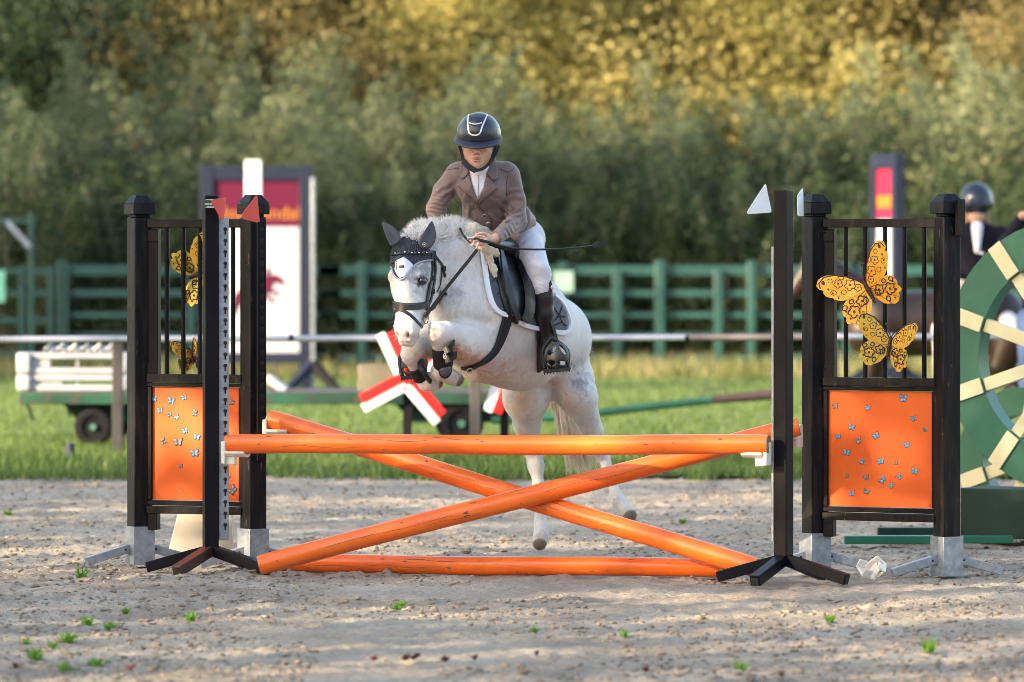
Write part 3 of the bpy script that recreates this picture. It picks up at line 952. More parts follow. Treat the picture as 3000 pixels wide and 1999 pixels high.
def small_butterflies(parent, Tm, spots, zoff):
    """printed stickers: thin flat shapes on the panel"""
    up, lo = butterfly_outline()
    meshes = {}
    for i, (x, z, s, rot, kind) in enumerate(spots):
        rg = random.Random(i * 7)
        m = MB(); e = MB()
        cr, sr = math.cos(rot), math.sin(rot)
        fold = rg.uniform(.55, 1.0)
        for sg in (1, -1):
            for poly in (up, lo):
                pl = [(sg * a * (fold if sg > 0 else 1) * s, b * s) for a, b in poly]
                pl = [(a * cr - b * sr, a * sr + b * cr) for a, b in pl]
                if sg < 0: pl = pl[::-1]
                m.prism(pl, Tm @ Vector((x, zoff - 0.0016, z)), Tm.to_3x3() @ Vector((1, 0, 0)), Vector((0, 0, 1)), 0.001)
                cx = sum(a for a, b in pl) / len(pl); cy = sum(b for a, b in pl) / len(pl)
                pe = [(cx + (a - cx) * 1.28, cy + (b - cy) * 1.28) for a, b in pl]
                e.prism(pe, Tm @ Vector((x, zoff - 0.0006, z)), Tm.to_3x3() @ Vector((1, 0, 0)), Vector((0, 0, 1)), 0.0006)
        o = e.build('butterfly_print', M['sticker_edge'], parent, sharp=0)
        m2 = m.build('print_fill', M['sticker'] if kind else M['sticker_pale'], o, sharp=0)

def make_wing(A, B, rotp, label, spots, side):
    T_, wd = wing_frame(A, B)
    t = thing('jump_wing', label, 'jump wing', tuple(A), 'black jump wings with orange panels')
    pz = 0.2
    for i, x in enumerate((0.0, wd)):
        post = MB(T_); post.box((x, 0, (0.17 + 1.865) / 2), (0.104, 0.104, 1.865 - 0.17), rz=rotp[i])
        po = post.build('post', M['black_wood'], t, bevel=0.006)
        cap = MB(T_)
        r = Matrix.Rotation(rotp[i], 3, 'Z')
        for z0, z1, s0, s1 in ((1.865, 1.880, .042, .042), (1.880, 1.940, .064, .064), (1.940, 1.985, .064, .032)):
            vs = [Vector((x, 0, 0)) + r @ Vector((a * s0, b * s0, z0)) for a, b in ((-1, -1), (1, -1), (1, 1), (-1, 1))] + [Vector((x, 0, 0)) + r @ Vector((a * s1, b * s1, z1)) for a, b in ((-1, -1), (1, -1), (1, 1), (-1, 1))]
            cap.add(vs, [(3, 2, 1, 0), (4, 5, 6, 7), (0, 1, 5, 4), (1, 2, 6, 5), (2, 3, 7, 6), (3, 0, 4, 7)])
        cap.build('post_cap', M['black_wood'], po, bevel=0.004)
        sk = MB(T_)
        for a, b, sa, sb in ((0, -1, .122, .004), (0, 1, .122, .004), (1, 0, .004, .122), (-1, 0, .004, .122)):
            c = r @ Vector((a * .060, b * .060, 0)); 
            sk.box((x + c.x, c.y, 0.105), (sa, sb, 0.205), rz=rotp[i])
        so = sk.build('steel_socket', M['galv'], t, bevel=0.001)
        for (ux, uy) in ((-.74, -.67), (.74, .67)) if i == 0 else ((-.74, -.67), (.74, .67)):
            f = MB(T_)
            f.beam((x + ux * .02, uy * .02, 0.10), (x + ux * .30, uy * .30, 0.022), 0.045, 0.045)
            f.build('steel_foot', M['galv'], t, bevel=0.003)
            bt = MB(T_); q = Vector((uy, -ux, 0)).normalized()
            c = Vector((x + ux * .085, uy * .085, .083))
            bt.tube([c - q * .026, c + q * .026], .006, 8); bt.build('bolt', M['hole'], t)
    # inner channel plate on the left post with hinge brackets
    ch = MB(T_); ch.box((0.085, 0.01, (1.02 + 1.80) / 2), (0.058, 0.04, 0.78)); ch.build('channel', M['black_paint'], t, bevel=0.003)
    for z in (1.765, 1.055):
        br = MB(T_); br.box((0.086, -0.014, z), (0.062, 0.008, 0.06)); bo = br.build('bracket', M['black_paint'], t, bevel=0.002)
        for dx in (-.02, .02):
            sc = MB(T_); sc.ball((0.086 + dx, -0.019, z + .015), .005, 4); sc.build('screw', M['hole'], bo)
    ch = MB(T_); ch.box((0.085, 0.0, 0.235), (0.055, 0.05, 0.09)); ch.build('channel', M['black_paint'], t, bevel=0.003)
    x0, x1 = 0.055, wd - 0.055
    for z, h, dp, nm in ((1.832, .046, .045, 'top_rail'), (1.003, .046, .055, 'middle_rail'), (0.968, .020, .040, 'panel_rail'), (0.335, .026, .040, 'panel_rail'), (0.298, .040, .06, 'bottom_rail')):
        b = MB(T_); b.box(((x0 + x1) / 2, -.003 if h > .03 else -.001, z), (x1 - x0, dp, h)); b.build(nm, M['black_wood' if h > .03 else 'black_paint'], t, bevel=0.003)
    nb = 5
    for k in range(nb):
        x = x0 + (x1 - x0) * (k + 1.1) / (nb + .75)
        b = MB(T_); b.tube([(x, 0, 1.024), (x, 0, 1.811)], 0.0125, 14); b.build('bar', M['black_paint'], t)
    b = MB(T_); b.box(((x0 + x1) / 2, 0.006, 0.653), (x1 - x0 - .01, .012, .605)); pn = b.build('panel', M['orange_panel'], t)
    for x in (x0 + .012, x1 - .012):
        b = MB(T_); b.box((x, -.002, 0.653), (.022, .034, .605)); b.build('panel_frame', M['black_paint'], t, bevel=.002)
    small_butterflies(pn, T_, spots, 0.0)
    return t, T_, wd

AL, BL = at_ground(409, 30.55), at_ground(742, 30.30)
AR, BR = at_ground(2388, 29.85), at_ground(2774, 29.50)
def spots_from(T_, pts):
    inv = T_.inverted()
    out = []
    A = T_.translation; u = T_.to_3x3() @ Vector((1, 0, 0)); nrm = T_.to_3x3() @ Vector((0, 1, 0))
    for px, py, s, rot, k in pts:
        d = (P(px, py, 1.0) - CAMP)
        q = (A - CAMP).dot(nrm) / d.dot(nrm)
        w_ = inv @ (CAMP + d * q)
        out.append((w_.x, w_.z, PX(s), rot, k))
    return out
TR, wdr = wing_frame(AR, BR)
TL, wdl = wing_frame(AL, BL)
zr = lambda x, y: (2050 + x * .421, 1080 + y * .421)
RS = []
for x, y, s, r, k in ((943, 262, 22, .1, 0), (1173, 272, 24, .2, 1), (1423, 210, 32, -.1, 1), (1493, 347, 24, .3, 1), (1572, 425, 20, .2, 0), (1060, 408, 27, -.3, 1), (965, 473, 22, .1, 1),
                      (1110, 500, 27, .4, 0), (1226, 468, 26, .5, 1), (1443, 531, 24, .2, 1), (1023, 585, 26, -.2, 1), (1130, 645, 22, 1.0, 1), (1262, 645, 27, .1, 1), (1368, 652, 18, 1.3, 0),
                      (1498, 716, 28, -.2, 1), (1030, 745, 15, 1.4, 0), (1160, 755, 24, .3, 0), (1272, 775, 26, .9, 1), (1392, 755, 21, -.9, 1), (1335, 815, 22, .7, 1), (1058, 870, 22, .1, 1), (1163, 858, 24, -.4, 0)):
    a, b = zr(x, y); RS.append((a, b, s * .42 * 1.75, r, k))
zl = lambda x, y: (240 + x * .3954, 1100 + y * .3954)
LS = []
for x, y, s, r, k in ((535, 175, 25, .1, 1), (668, 190, 32, -.2, 1), (762, 163, 26, .2, 1), (584, 260, 26, 0, 1), (651, 288, 24, .4, 0), (708, 308, 24, .8, 1), (838, 277, 28, 1.3, 0),
                      (768, 410, 28, .3, 1), (853, 458, 28, -.2, 1), (605, 490, 28, -1.1, 0), (714, 495, 36, 0, 0), (838, 577, 34, .1, 1), (733, 672, 18, .2, 0), (1115, 195, 26, 1.2, 0),
                      (1085, 750, 22, .9, 1), (1118, 850, 36, .9, 0), (737, 858, 10, 0, 0)):
    a, b = zl(x, y); LS.append((a, b, s * .3954 * 1.75, r, k))
make_wing(AL, BL, (R(-40), R(-33)), 'left black wing with orange panel, partly behind a front upright', spots_from(TL, LS), 'l')
make_wing(AR, BR, (R(-33), R(-33)), 'right black wing with orange panel and two big gold butterflies', spots_from(TR, RS), 'r')

# big butterflies on the right wing (fixed in front of the bars)
def on_wing(T_, px, py, off):
    A = T_.translation; nrm = T_.to_3x3() @ Vector((0, 1, 0))
    d = (P(px, py, 1.0) - CAMP)
    q = (A - nrm * off - CAMP).dot(nrm) / d.dot(nrm)
    return CAMP + d * q
uR = TR.to_3x3() @ Vector((1, 0, 0)); nR = TR.to_3x3() @ Vector((0, -1, 0))
uL = TL.to_3x3() @ Vector((1, 0, 0)); nL = TL.to_3x3() @ Vector((0, -1, 0))
ZV = Vector((0, 0, 1))
def rot2(u, ang): return u * math.cos(ang) + ZV * math.sin(ang), -u * math.sin(ang) + ZV * math.cos(ang)
a, b = rot2(uR, R(31)); big_butterfly(on_wing(TR, 2541, 840, .035), a, b, PX(208), nR, 'larger upper gold butterfly fixed to the bars of the right wing', dihedral=.25)
a, b = rot2(uR, R(-11)); big_butterfly(on_wing(TR, 2610, 1005, .035), a, b, PX(172), nR, 'lower gold butterfly touching the bottom rail side of the right wing', pal=True, dihedral=.45)
a, b = rot2(uL, R(-68)); big_butterfly(on_wing(TL, 590, 800, -.05), a, b, PX(180), nL, 'upper gold butterfly seen through the bars of the left wing', pal=True, dihedral=.3)
a, b = rot2(uL, R(10)); big_butterfly(on_wing(TL, 566, 1040, -.09), a, b, PX(112), nL, 'small low gold butterfly seen through the bars of the left wing', pal=True, dihedral=.9)

def keyholes(mb, T_, x, y, z0, z1, n, s=1.0):
    for i in range(n):
        z = z0 + (z1 - z0) * i / (n - 1)
        mb.prism([(math.cos(a) * .0105 * s, math.sin(a) * .0105 * s) for a in [k * .628 for k in range(10)]], T_ @ Vector((x, y, z)), T_.to_3x3() @ Vector((1, 0, 0)), ZV, 0.0012)
        mb.prism([(-.0045, -.028), (.0045, -.028), (.0045, 0), (-.0045, 0)], T_ @ Vector((x, y - .0001, z)), T_.to_3x3() @ Vector((1, 0, 0)), ZV, 0.0010)

def upright(px, d, top_z, rot, label, strip_side, worn):
    """slim black upright: square tube, galvanised keyhole track, four welded feet"""
    c = at_ground(px, d)
    T_ = frame(c, (math.cos(rot), math.sin(rot), 0))
    t = thing('jump_upright', label, 'jump upright', tuple(c), 'black uprights in front of the wings')
    m = MB(T_); m.box((0, 0, (0.10 + top_z) / 2), (0.074, 0.074, top_z - .10)); m.build('post', M['black_paint'], t, bevel=0.004)
    for k, (ang, L_) in enumerate(((R(-135), .34), (R(-45), .36), (R(45), .30), (R(135), .34))):
        f = MB(T_)
        ux, uy = math.cos(ang - rot), math.sin(ang - rot)
        if k == 0: ux, uy = math.cos(R(-118) - rot), math.sin(R(-118) - rot)
        if k == 1: ux, uy = math.cos(R(-30) - rot), math.sin(R(-30) - rot)
        if k == 3: ux, uy = math.cos(R(170) - rot), math.sin(R(170) - rot)
        f.beam((ux * .015, uy * .015, 0.115), (ux * L_, uy * L_, 0.024), 0.056, 0.056)
        fo = f.build('foot', M['brown_worn'] if (worn and k == 0) else M['black_paint'], t, bevel=0.003)
        e = MB(T_); q = Vector((ux, uy, -0.28)).normalized()
        e.beam(Vector((ux * L_, uy * L_, .020)), Vector((ux * L_, uy * L_, .020)) + q * .0015, .040, .040); e.build('open_end', M['hole'], fo)
    return t, T_
# left one
tU, TU = upright(617, 29.85, 1.977, R(14), 'left front upright with red flag and green maker label', 1, True)
# track strip to the right of the post, turned towards the camera
s = MB(TU); s.box((0.066, -0.012, (0.17 + 1.86) / 2), (0.052, 0.030, 1.69)); st = s.build('keyhole_track', M['galv'], tU, bevel=0.002)
k = MB(); keyholes(k, TU, 0.073, -0.0285, 0.25, 1.80, 27); o = k.build('keyhole', M['hole'], st); o['kind'] = 'stuff'
# label
lb = MB(TU); lb.box((-.004, -0.0385, 1.935), (0.064, 0.002, 0.046)); lo_ = lb.build('maker_label', M['green_label'], tU)
def text(body, size, T_, loc, material, parent, name='lettering', ext=0.0006, sx=1.0, align='CENTER', bold=0.0):
    cu = bpy.data.curves.new(name, 'FONT'); cu.body = body; cu.size = size; cu.extrude = ext; cu.align_x = align; cu.align_y = 'CENTER'; cu.offset = bold
    cu.resolution_u = 3
    cu.materials.append(material)
    o = bpy.data.objects.new(name, cu); COL.objects.link(o)
    dg = bpy.context.evaluated_depsgraph_get()
    me = bpy.data.meshes.new_from_object(o.evaluated_get(dg))
    bpy.data.objects.remove(o); bpy.data.curves.remove(cu)
    o = bpy.data.objects.new(name, me); COL.objects.link(o)
    X_ = T_.to_3x3() @ Vector((1, 0, 0)); 
    Nn = T_.to_3x3() @ Vector((0, -1, 0))
    mw = Matrix.Identity(4)
    for i in range(3):
        mw[i][0] = X_[i] * sx; mw[i][1] = ZV[i]; mw[i][2] = Nn[i]; mw[i][3] = (T_ @ Vector(loc))[i]
    attach(o, parent)
    o.matrix_basis = mw
    return o
text('SCHUURMAN', 0.0115, TU, (-.004, -.0402, 1.932), M['label_text'], lo_, bold=0.0004)
text('www.schuurman.nl', 0.0060, TU, (-.004, -.0402, 1.919), M['label_text'], lo_, bold=0.0002)
k = MB(TU); k.prism([(-.004, .005), (-.004, -.001), (0, -.005), (.004, -.001), (.004, .005)], TU @ Vector((-.004, -.0402, 1.947)), TU.to_3x3() @ Vector((1, 0, 0)), ZV, .0006)
k2 = MB(); k2.v = [tuple(TU.inverted() @ Vector(p)) for p in []]
k.v = [TU.inverted() @ Vector(p) for p in k.v]; k.v = [TU @ p for p in k.v]
k.build('crest', M['label_text'], lo_)
for z in (1.9140, 1.9565):
    b = MB(TU); b.box((-.004, -.0402, z), (.060, .0008, .0022)); b.build('label_line', M['label_text'], lo_)

def flag(pts, d, th, material, parent_label, name='flag'):
    vs = [P(x, y, d + dd) for x, y, dd in pts]
    c = sum(vs, Vector()) / len(vs)
    ux = (vs[1] - vs[0]).normalized(); n = ux.cross(vs[2] - vs[0]).normalized()
    if n.y > 0: n = -n
    uy = n.cross(ux)
    pol = [((v - c).dot(ux), (v - c).dot(uy)) for v in vs]
    # round the corners a little
    rr = []
    m = len(pol)
    for i in range(m):
        a, b, e = Vector(pol[i - 1]), Vector(pol[i]), Vector(pol[(i + 1) % m])
        k1 = min(.012, (a - b).length * .3); k2 = min(.012, (e - b).length * .3)
        p1 = b + (a - b).normalized() * k1; p2 = b + (e - b).normalized() * k2
        for q in (0, .33, .66, 1): rr.append(tuple(p1 * (1 - q) ** 2 + b * 2 * q * (1 - q) + p2 * q * q))
    m = MB(); m.prism(rr, c, ux, uy, th)
    o = m.build(name, material, None, bevel=0.0008)
    tag(o, parent_label, 'flag', 'small flags on top of the posts')
    return o
flag([(617, 586, -.08), (664, 578, .02), (656, 643, 0), (645, 645, -.01)], 29.76, .004, M['red_flag'], 'red wedge flag at the top of the left front upright')
flag([(753, 570, -.02), (761, 655, 0), (712, 642, -.10), (707, 630, -.11)], 30.20, .004, M['red_flag'], 'red triangle flag on the right post of the left wing')
flag([(2243, 537, 0), (2261, 623, 0.02), (2190, 628, -.06), (2190, 618, -.06)], 28.93, .004, M['white_flag'], 'white triangle flag left of the right front upright')
flag([(2352, 550, 0), (2354, 634, 0), (2337, 634, -.05), (2337, 572, -.05)], 29.78, .004, M['white_flag'], 'white flag mostly hidden beside the right wing post')
# right one
tV, TV = upright(2296, 29.0, 1.997, R(-34), 'right front upright, all black, white flag beside it', -1, False)
s = MB(TV); s.box((-0.0445, -0.012, (0.2 + 1.72) / 2), (0.014, 0.052, 1.5)); s.build('keyhole_track', M['galv'], tV, bevel=0.002)
# track on the left wing's right post (its own thing part of the wing is far simpler: steel track screwed to the post)
tt = [o for o in COL.objects if o.name.startswith('jump_wing') and o.parent is None]
wl, wr = tt[0], tt[1]
TK = frame(at_ground(766, 30.20), (math.cos(R(30)), math.sin(R(30)), 0))
s = MB(TK); s.box((0.0, 0.0, (0.57 + 1.84) / 2), (0.050, 0.018, 1.27)); st = s.build('keyhole_track', M['black_paint'], wl, bevel=0.002)
k = MB(); keyholes(k, TK, 0.0, -0.0102, 0.62, 1.80, 21, 1.25); o = k.build('keyhole', M['hole'], st); o['kind'] = 'stuff'
TK2 = frame(at_ground(2813, 29.45), (math.cos(R(-50)), math.sin(R(-50)), 0))
s = MB(TK2); s.box((0, 0, 1.86), (.028, .05, .19)); s.build('hook_plate', M['black_wood'], wr, bevel=.003)

def cup(c, ux, label, material=None):
    """plastic pole cup: back plate, shelf, front lip"""
    material = material or M['cup_white']
    c = Vector(c); ux = Vector(ux).normalized()
    Tc = frame(c, ux)
    t = thing('pole_cup', label, 'pole cup', tuple(c), 'white plastic pole cups')
    m = MB(Tc); m.box((0, 0, 0.0), (.024, .070, .120)); m.build('back_plate', material, t, bevel=.006)
    m = MB(Tc)
    vs = []; fs = []
    N_ = 9
    for i in range(N_):
        a = -0.95 + 1.9 * i / (N_ - 1)
        y = math.sin(a) * .062; z = -.012 + (1 - math.cos(a)) * .050
        for x in (.010, .125):
            vs.append((x, y, z)); vs.append((x, y, z - .012))
    for i in range(N_ - 1):
        o_ = 4 * i
        fs += [(o_, o_ + 4, o_ + 6, o_ + 2), (o_ + 1, o_ + 3, o_ + 7, o_ + 5), (o_, o_ + 1, o_ + 5, o_ + 4), (o_ + 2, o_ + 6, o_ + 7, o_ + 3)]
    fs += [(0, 2, 3, 1), (4 * N_ - 4, 4 * N_ - 3, 4 * N_ - 1, 4 * N_ - 2)]
    m.add(vs, fs); m.build('cradle', material, t, bevel=.002)
    m = MB(Tc); m.box((.035, 0, -.04), (.055, .03, .05)); m.build('brace', material, t, bevel=.006)
    return t
cup(P(660, 1326, 29.70) + Vector((0, 0, .0)), (1, -.35, 0), 'white cup under the left end of the top pole')
cup(P(2247, 1330, 28.93), (-1, .45, 0), 'white cup under the right end of the top pole')
cup(P(779, 1262, 30.18), (1, -.2, 0), 'white cup under the high left end of the slanting pole')
cup(P(2342, 1278, 29.62), (-1, .3, 0), 'white cup half hidden between right upright and right wing')
# loose cups on the sand
tl = thing('loose_cups', 'two white pole cups lying on the sand in front of the right wing', 'pole cups', tuple(at_ground(2560, 29.0)))
c0 = at_ground(2537, 29.0)
for (dx, dz, rx, rz, ry) in ((0, .045, .5, .3, .3), (.065, .05, -.6, 1.0, -.7)):
    rm = Matrix.Rotation(rz, 3, 'Z') @ Matrix.Rotation(rx, 3, 'X') @ Matrix.Rotation(ry, 3, 'Y')
    m = MB(); m.box(c0 + Vector((dx, 0, dz)), (.075, .10, .014), M4=rm)
    m.box(c0 + Vector((dx, 0, dz)) + rm @ Vector((.034, 0, .030)), (.013, .098, .07), M4=rm)
    m.box(c0 + Vector((dx, 0, dz)) + rm @ Vector((-.02, .045, .022)), (.05, .012, .05), M4=rm)
    m.box(c0 + Vector((dx, 0, dz)) + rm @ Vector((-.02, -.045, .022)), (.05, .012, .05), M4=rm)
    m.build('cup', M['cup_white'], tl, bevel=.005)
# cream filler board behind the left upright
fb = MB(); dd = 30.9
pl = [(484, 1655), (520, 1508), (676, 1508), (690, 1655)]
c = P(585, 1580, dd)
tb = thing('filler_board', 'cream slanted filler board standing behind the left upright', 'filler board', tuple(at_ground(585, dd)))
m = MB(); m.prism([((x - 585) * dd / F, -(y - 1580) * dd / F * 1.0) for x, y in pl][::-1], c, (1, 0, 0), (0, .25, 1), .02); m.build('board', M['cream'], tb, bevel=.003)
m = MB(); m.beam(c + Vector((-.05, .02, -.02)), c + Vector((-.05, .22, -.12)), .03, .03); m.build('stay', M['cream'], tb)

# ================================================================== TREES AND SHRUBS
def leaf_quads(c, size, rg, up=0.3, aspect=0.5):
    n = len(c)
    nr = rg.normal(size=(n, 3)); nr[:, 2] += up; nr /= np.linalg.norm(nr, axis=1)[:, None]
    a = np.cross(nr, rg.normal(size=(n, 3))); a /= np.linalg.norm(a, axis=1)[:, None]
    b = np.cross(nr, a)
    s = size * (0.6 + 0.8 * rg.rand(n))[:, None]
    v = np.stack([c - a * s, c - b * s * aspect, c + a * s, c + b * s * aspect], 1).reshape(-1, 3)
    f = (np.arange(n) * 4)[:, None] + np.array([0, 1, 2, 3])
    return v, f

def shrub_meshes(seed, h, wd, stems, per, leaf, name):
    rg = np.random.RandomState(seed)
    cs = []; mb = MB(); tone = []
    for i in range(stems):
        a = rg.rand() * 6.283; lean = 0.15 + 0.65 * rg.rand()
        L_ = h * (0.55 + 0.5 * rg.rand()) * (1 - .25 * lean)
        r0 = wd * .28 * math.sqrt(rg.rand())
        p = np.array([math.cos(a) * r0, math.sin(a) * r0, 0.0])
        pts = [p.copy()]
        dr = np.array([math.cos(a) * lean, math.sin(a) * lean, 1.0]); 
        for k in range(7):
            dr = dr + rg.normal(size=3) * 0.10; dr[2] = max(dr[2], .25); dn = dr / np.linalg.norm(dr)
            p = p + dn * L_ / 7; pts.append(p.copy())
        mb.tube(pts, [0.035 * (1 - k / 8.5) for k in range(8)], 5, caps=False)
        pts = np.array(pts)
        t = 0.12 + 0.9 * rg.rand(per) ** .8; t = np.clip(t, 0, 1) * 7
        k = np.minimum(t.astype(int), 6); fr = (t - k)[:, None]
        c = pts[k] * (1 - fr) + pts[k + 1] * fr
        spread = (0.06 + 0.34 * (1 - t / 7.6))[:, None] * wd * .33
        c = c + rg.normal(size=c.shape) * spread * np.array([1, 1, .8])
        cs.append(c); tone.append(np.full(per, rg.rand()))
    c = np.concatenate(cs); tone = np.concatenate(tone)
    c[:, 2] = np.abs(c[:, 2])
    v, f = leaf_quads(c, leaf, rg, aspect=.38)
    col = np.repeat(tone * .75 + .25 * rg.rand(len(c)), 4)[:, None] * np.ones(3)
    return mb, v, f, col

def tree_meshes(seed, h, wd, nblob, per, leaf, low=0.15):
    rg = np.random.RandomState(seed)
    mb = MB()
    tr = [(0, 0, 0)]
    x = y = 0
    for k in range(8):
        x += rg.normal() * .07; y += rg.normal() * .07; tr.append((x, y, h * .9 * (k + 1) / 8))
    mb.tube(tr, [0.20 * (h / 9) * (1 - k / 9.5) for k in range(9)], 9, caps=False)
    cs = []; tone = []
    for i in range(nblob):
        z = h * (low + (1 - low) * rg.rand() ** .9)
        u = (z / h - low) / (1 - low)
        prof = wd * .5 * (math.sin(math.pi * min(1, .18 + u * .80)) ** .7)
        a = rg.rand() * 6.283; rr = prof * (rg.rand() ** .45)
        c = np.array([math.cos(a) * rr, math.sin(a) * rr, z])
        k = max(1, min(7, int(z / h * 8 * .75)))
        b0 = Vector(tr[k])
        mb.tube([b0, b0.lerp(Vector(c), .5) + Vector((0, 0, .1)), Vector(c)], [.028, .018, .008], 5, caps=False)
        br = wd * (0.07 + 0.12 * rg.rand())
        p = rg.normal(size=(per, 3))
        p = c + p * br * .62 * np.array([1.1, 1.1, .9])
        p[:, 2] = np.maximum(p[:, 2], .15)
        cs.append(p); tone.append(np.full(per, rg.rand()))
    c = np.concatenate(cs); tone = np.concatenate(tone)
    v, f = leaf_quads(c, leaf, rg, aspect=.6)
    col = np.repeat(tone * .7 + .3 * rg.rand(len(c)), 4)[:, None] * np.ones(3)
    return mb, v, f, col

def plant_proto(parts, kind, leafm, cname='crown', tname='trunk'):
    mb, v, f, col = parts
    root = bpy.data.objects.new(kind, None); COL.objects.link(root)
    t = mb.build(tname, M['bark'], None); t.parent = root
    c = link_mesh(cname, v, f, leafm, None, sharp=None, smooth=False, col=col); c.parent = root
    return root
used = set()
def plant(root, loc, sc, rz, label, cat, group, leafm=None, szz=None):
    if root.name in used: o = copy_tree(root)
    else: o = root; used.add(root.name)
    o.location = loc; o.rotation_euler = (0, 0, rz); o.scale = (sc, sc, szz or sc)
    tag(o, label, cat, group)
    if leafm is not None:
        for ch in o.children:
            if ch.name.startswith(('crown', 'foliage')):
                ch.material_slots[0].link = 'OBJECT'; ch.material_slots[0].material = leafm
    return o
shr = [plant_proto(shrub_meshes(100 + i, 3.6, 2.5, 60, 460, 0.045, 's'), 'willow_shrub', M['leaf_willow'], 'foliage', 'stem') for i in range(3)]
tre = [plant_proto(tree_meshes(200 + i, 9.0, 4.8, 150, 420, 0.050, .06), 'tree', M['leaf_dark']) for i in range(3)]
dense = [plant_proto(tree_meshes(300 + i, 9.0, 5.6, 130, 150, 0.12, .03), 'dark_tree', M['leaf_dark']) for i in range(2)]

sparse = [plant_proto(tree_meshes(400 + i, 9.0, 5.6, 75, 62, 0.12, .03), 'shade_tree', M['leaf_dark']) for i in range(2)]
rg = random.Random(5)
def loc_px(px, d): return at_ground(px, d)
# front row of feathery shrubs; (px, distance, scale, tone)
row1 = [(-120, 79, 1.25, 0), (130, 81, 1.2, 0), (330, 79.5, 1.05, 1), (560, 82, 1.42, 0), (780, 80, 1.3, 0), (985, 81, 1.25, 0), (1180, 79, 1.30, 0), (1380, 81, 1.12, 1), (1590, 80, 1.2, 0),
        (1790, 82, 1.08, 1), (1985, 80, 1.22, 0), (2200, 81, 1.18, 0), (2390, 79.5, 1.12, 1), (2600, 81, 1.28, 0), (2820, 80, 1.38, 0), (3040, 81, 1.35, 0), (3240, 80, 1.2, 0)]
posw = ['at the far left edge', 'left of the green gate post', 'behind the green gate', 'left of the sponsor board', 'right behind the sponsor board', 'right of the sponsor board', 'just left of the rider',
        'directly behind the rider', 'just right of the rider', 'behind the riding crop tip', 'behind the middle of the right fence run', 'left of the right front upright', 'behind the right wing',
        'behind the narrow red board', 'behind the waiting rider', 'at the right edge of the hedge row', 'outside the right edge of the hedge row']
for i, (px, d, s, tn) in enumerate(row1):
    col_ = ['grey green', 'dark green'][tn]
    plant(shr[i % 3], loc_px(px, d), s, rg.random() * 6, f'{col_} feathery shrub {posw[i]}', 'shrub', 'shrubs behind the green fence', M['leaf_willow'] if tn == 0 else M['leaf_dark'])
# low dark shrubs at the fence foot
low = [(60, 77.5), (420, 78), (700, 77.6), (1000, 78), (1290, 77.4), (1500, 78), (1700, 77.6), (1910, 78), (2110, 77.4), (2330, 78), (2540, 77.6), (2760, 78), (2960, 77.5)]
for i, (px, d) in enumerate(low):
    plant(shr[(i + 1) % 3], loc_px(px, d), 0.80 + .12 * rg.random(), rg.random() * 6, f'low dark bush close behind the green fence, {["first","second","third","fourth","fifth","sixth","seventh","eighth","ninth","tenth","eleventh","twelfth","last"][i]} of thirteen from the left',
          'bush', 'dark bushes close behind the fence', M['leaf_dark'])
# trees: (px, d, scale, material, word)
row2 = [(-60, 90, 1.0, 'leaf_dark', 'dark green'), (230, 88, 1.05, 'leaf_dark', 'dark green'), (520, 91, .95, 'leaf_dark', 'dark green'), (760, 88, 1.0, 'leaf_brown', 'yellowing'), (1010, 90, 1.1, 'leaf_willow', 'olive green'),
        (1250, 89, 1.1, 'leaf_dark', 'dark green'), (1480, 87, .9, 'leaf_yellow', 'golden'), (1720, 90, 1.05, 'leaf_yellow', 'golden'), (1940, 88, 1.0, 'leaf_yellow', 'golden'), (2160, 90, 1.1, 'leaf_yellow', 'golden'),
        (2400, 88, 1.05, 'leaf_yellow', 'brightest golden'), (2620, 90, 1.1, 'leaf_yellow', 'golden'), (2830, 88, 1.0, 'leaf_brown', 'brownish autumn'), (3080, 90, 1.1, 'leaf_yellow', 'golden')]
tw = ['at the left edge', 'above the left wing', 'left of the sponsor board', 'above the sponsor board', 'right of the sponsor board', 'left above the rider', 'right above the rider', 'behind the watery gap right of the rider',
      'middle of the right half', 'behind the pale bare trunk', 'above the right wing', 'right of the brightest tree', 'above the waiting rider', 'at the right edge']
for i, (px, d, s, mm, word) in enumerate(row2):
    lab = f'{word} tree {tw[i]}'.replace('watery ', '')
    plant(tre[i % 3], loc_px(px, d), s, rg.random() * 6, lab, 'tree', 'trees behind the shrubs', M[mm])
for i in range(9):
    px = -150 + i * 415
    plant(dense[i % 2], loc_px(px, 101 + (i % 3) * 2), 1.35, rg.random() * 6, f'tall dark tree in the rear row, {["first","second","third","fourth","fifth","sixth","seventh","eighth","ninth"][i]} from the left', 'tree', 'rear row of tall trees', M['leaf_dark'])
# pale bare trunk that shows among the golden leaves
m = MB(); p0 = loc_px(2262, 90.5)
m.tube([p0 + Vector((0, 0, 0)), p0 + Vector((-.05, 0, 2)), p0 + Vector((.02, 0, 4)), p0 + Vector((-.02, 0, 7.5))], [.13, .12, .11, .08], 10)
t = thing('bare_tree', 'pale upright bare trunk among the golden leaves', 'tree', tuple(p0))
m.build('trunk', mat('pale_bark', (0.42, 0.38, 0.25), (0.3, 0.27, 0.18), 5, 0.8), t)
m = MB(); m.tube([p0 + Vector((0, 0, 4.5)), p0 + Vector((.5, .1, 5.6)), p0 + Vector((.9, .2, 7))], [.05, .04, .02], 6); m.tube([p0 + Vector((0, 0, 5)), p0 + Vector((-.5, .1, 6.1)), p0 + Vector((-.8, .2, 7.4))], [.05, .04, .02], 6)
o = m.build('limbs', M['bark'], t); o['kind'] = 'stuff'

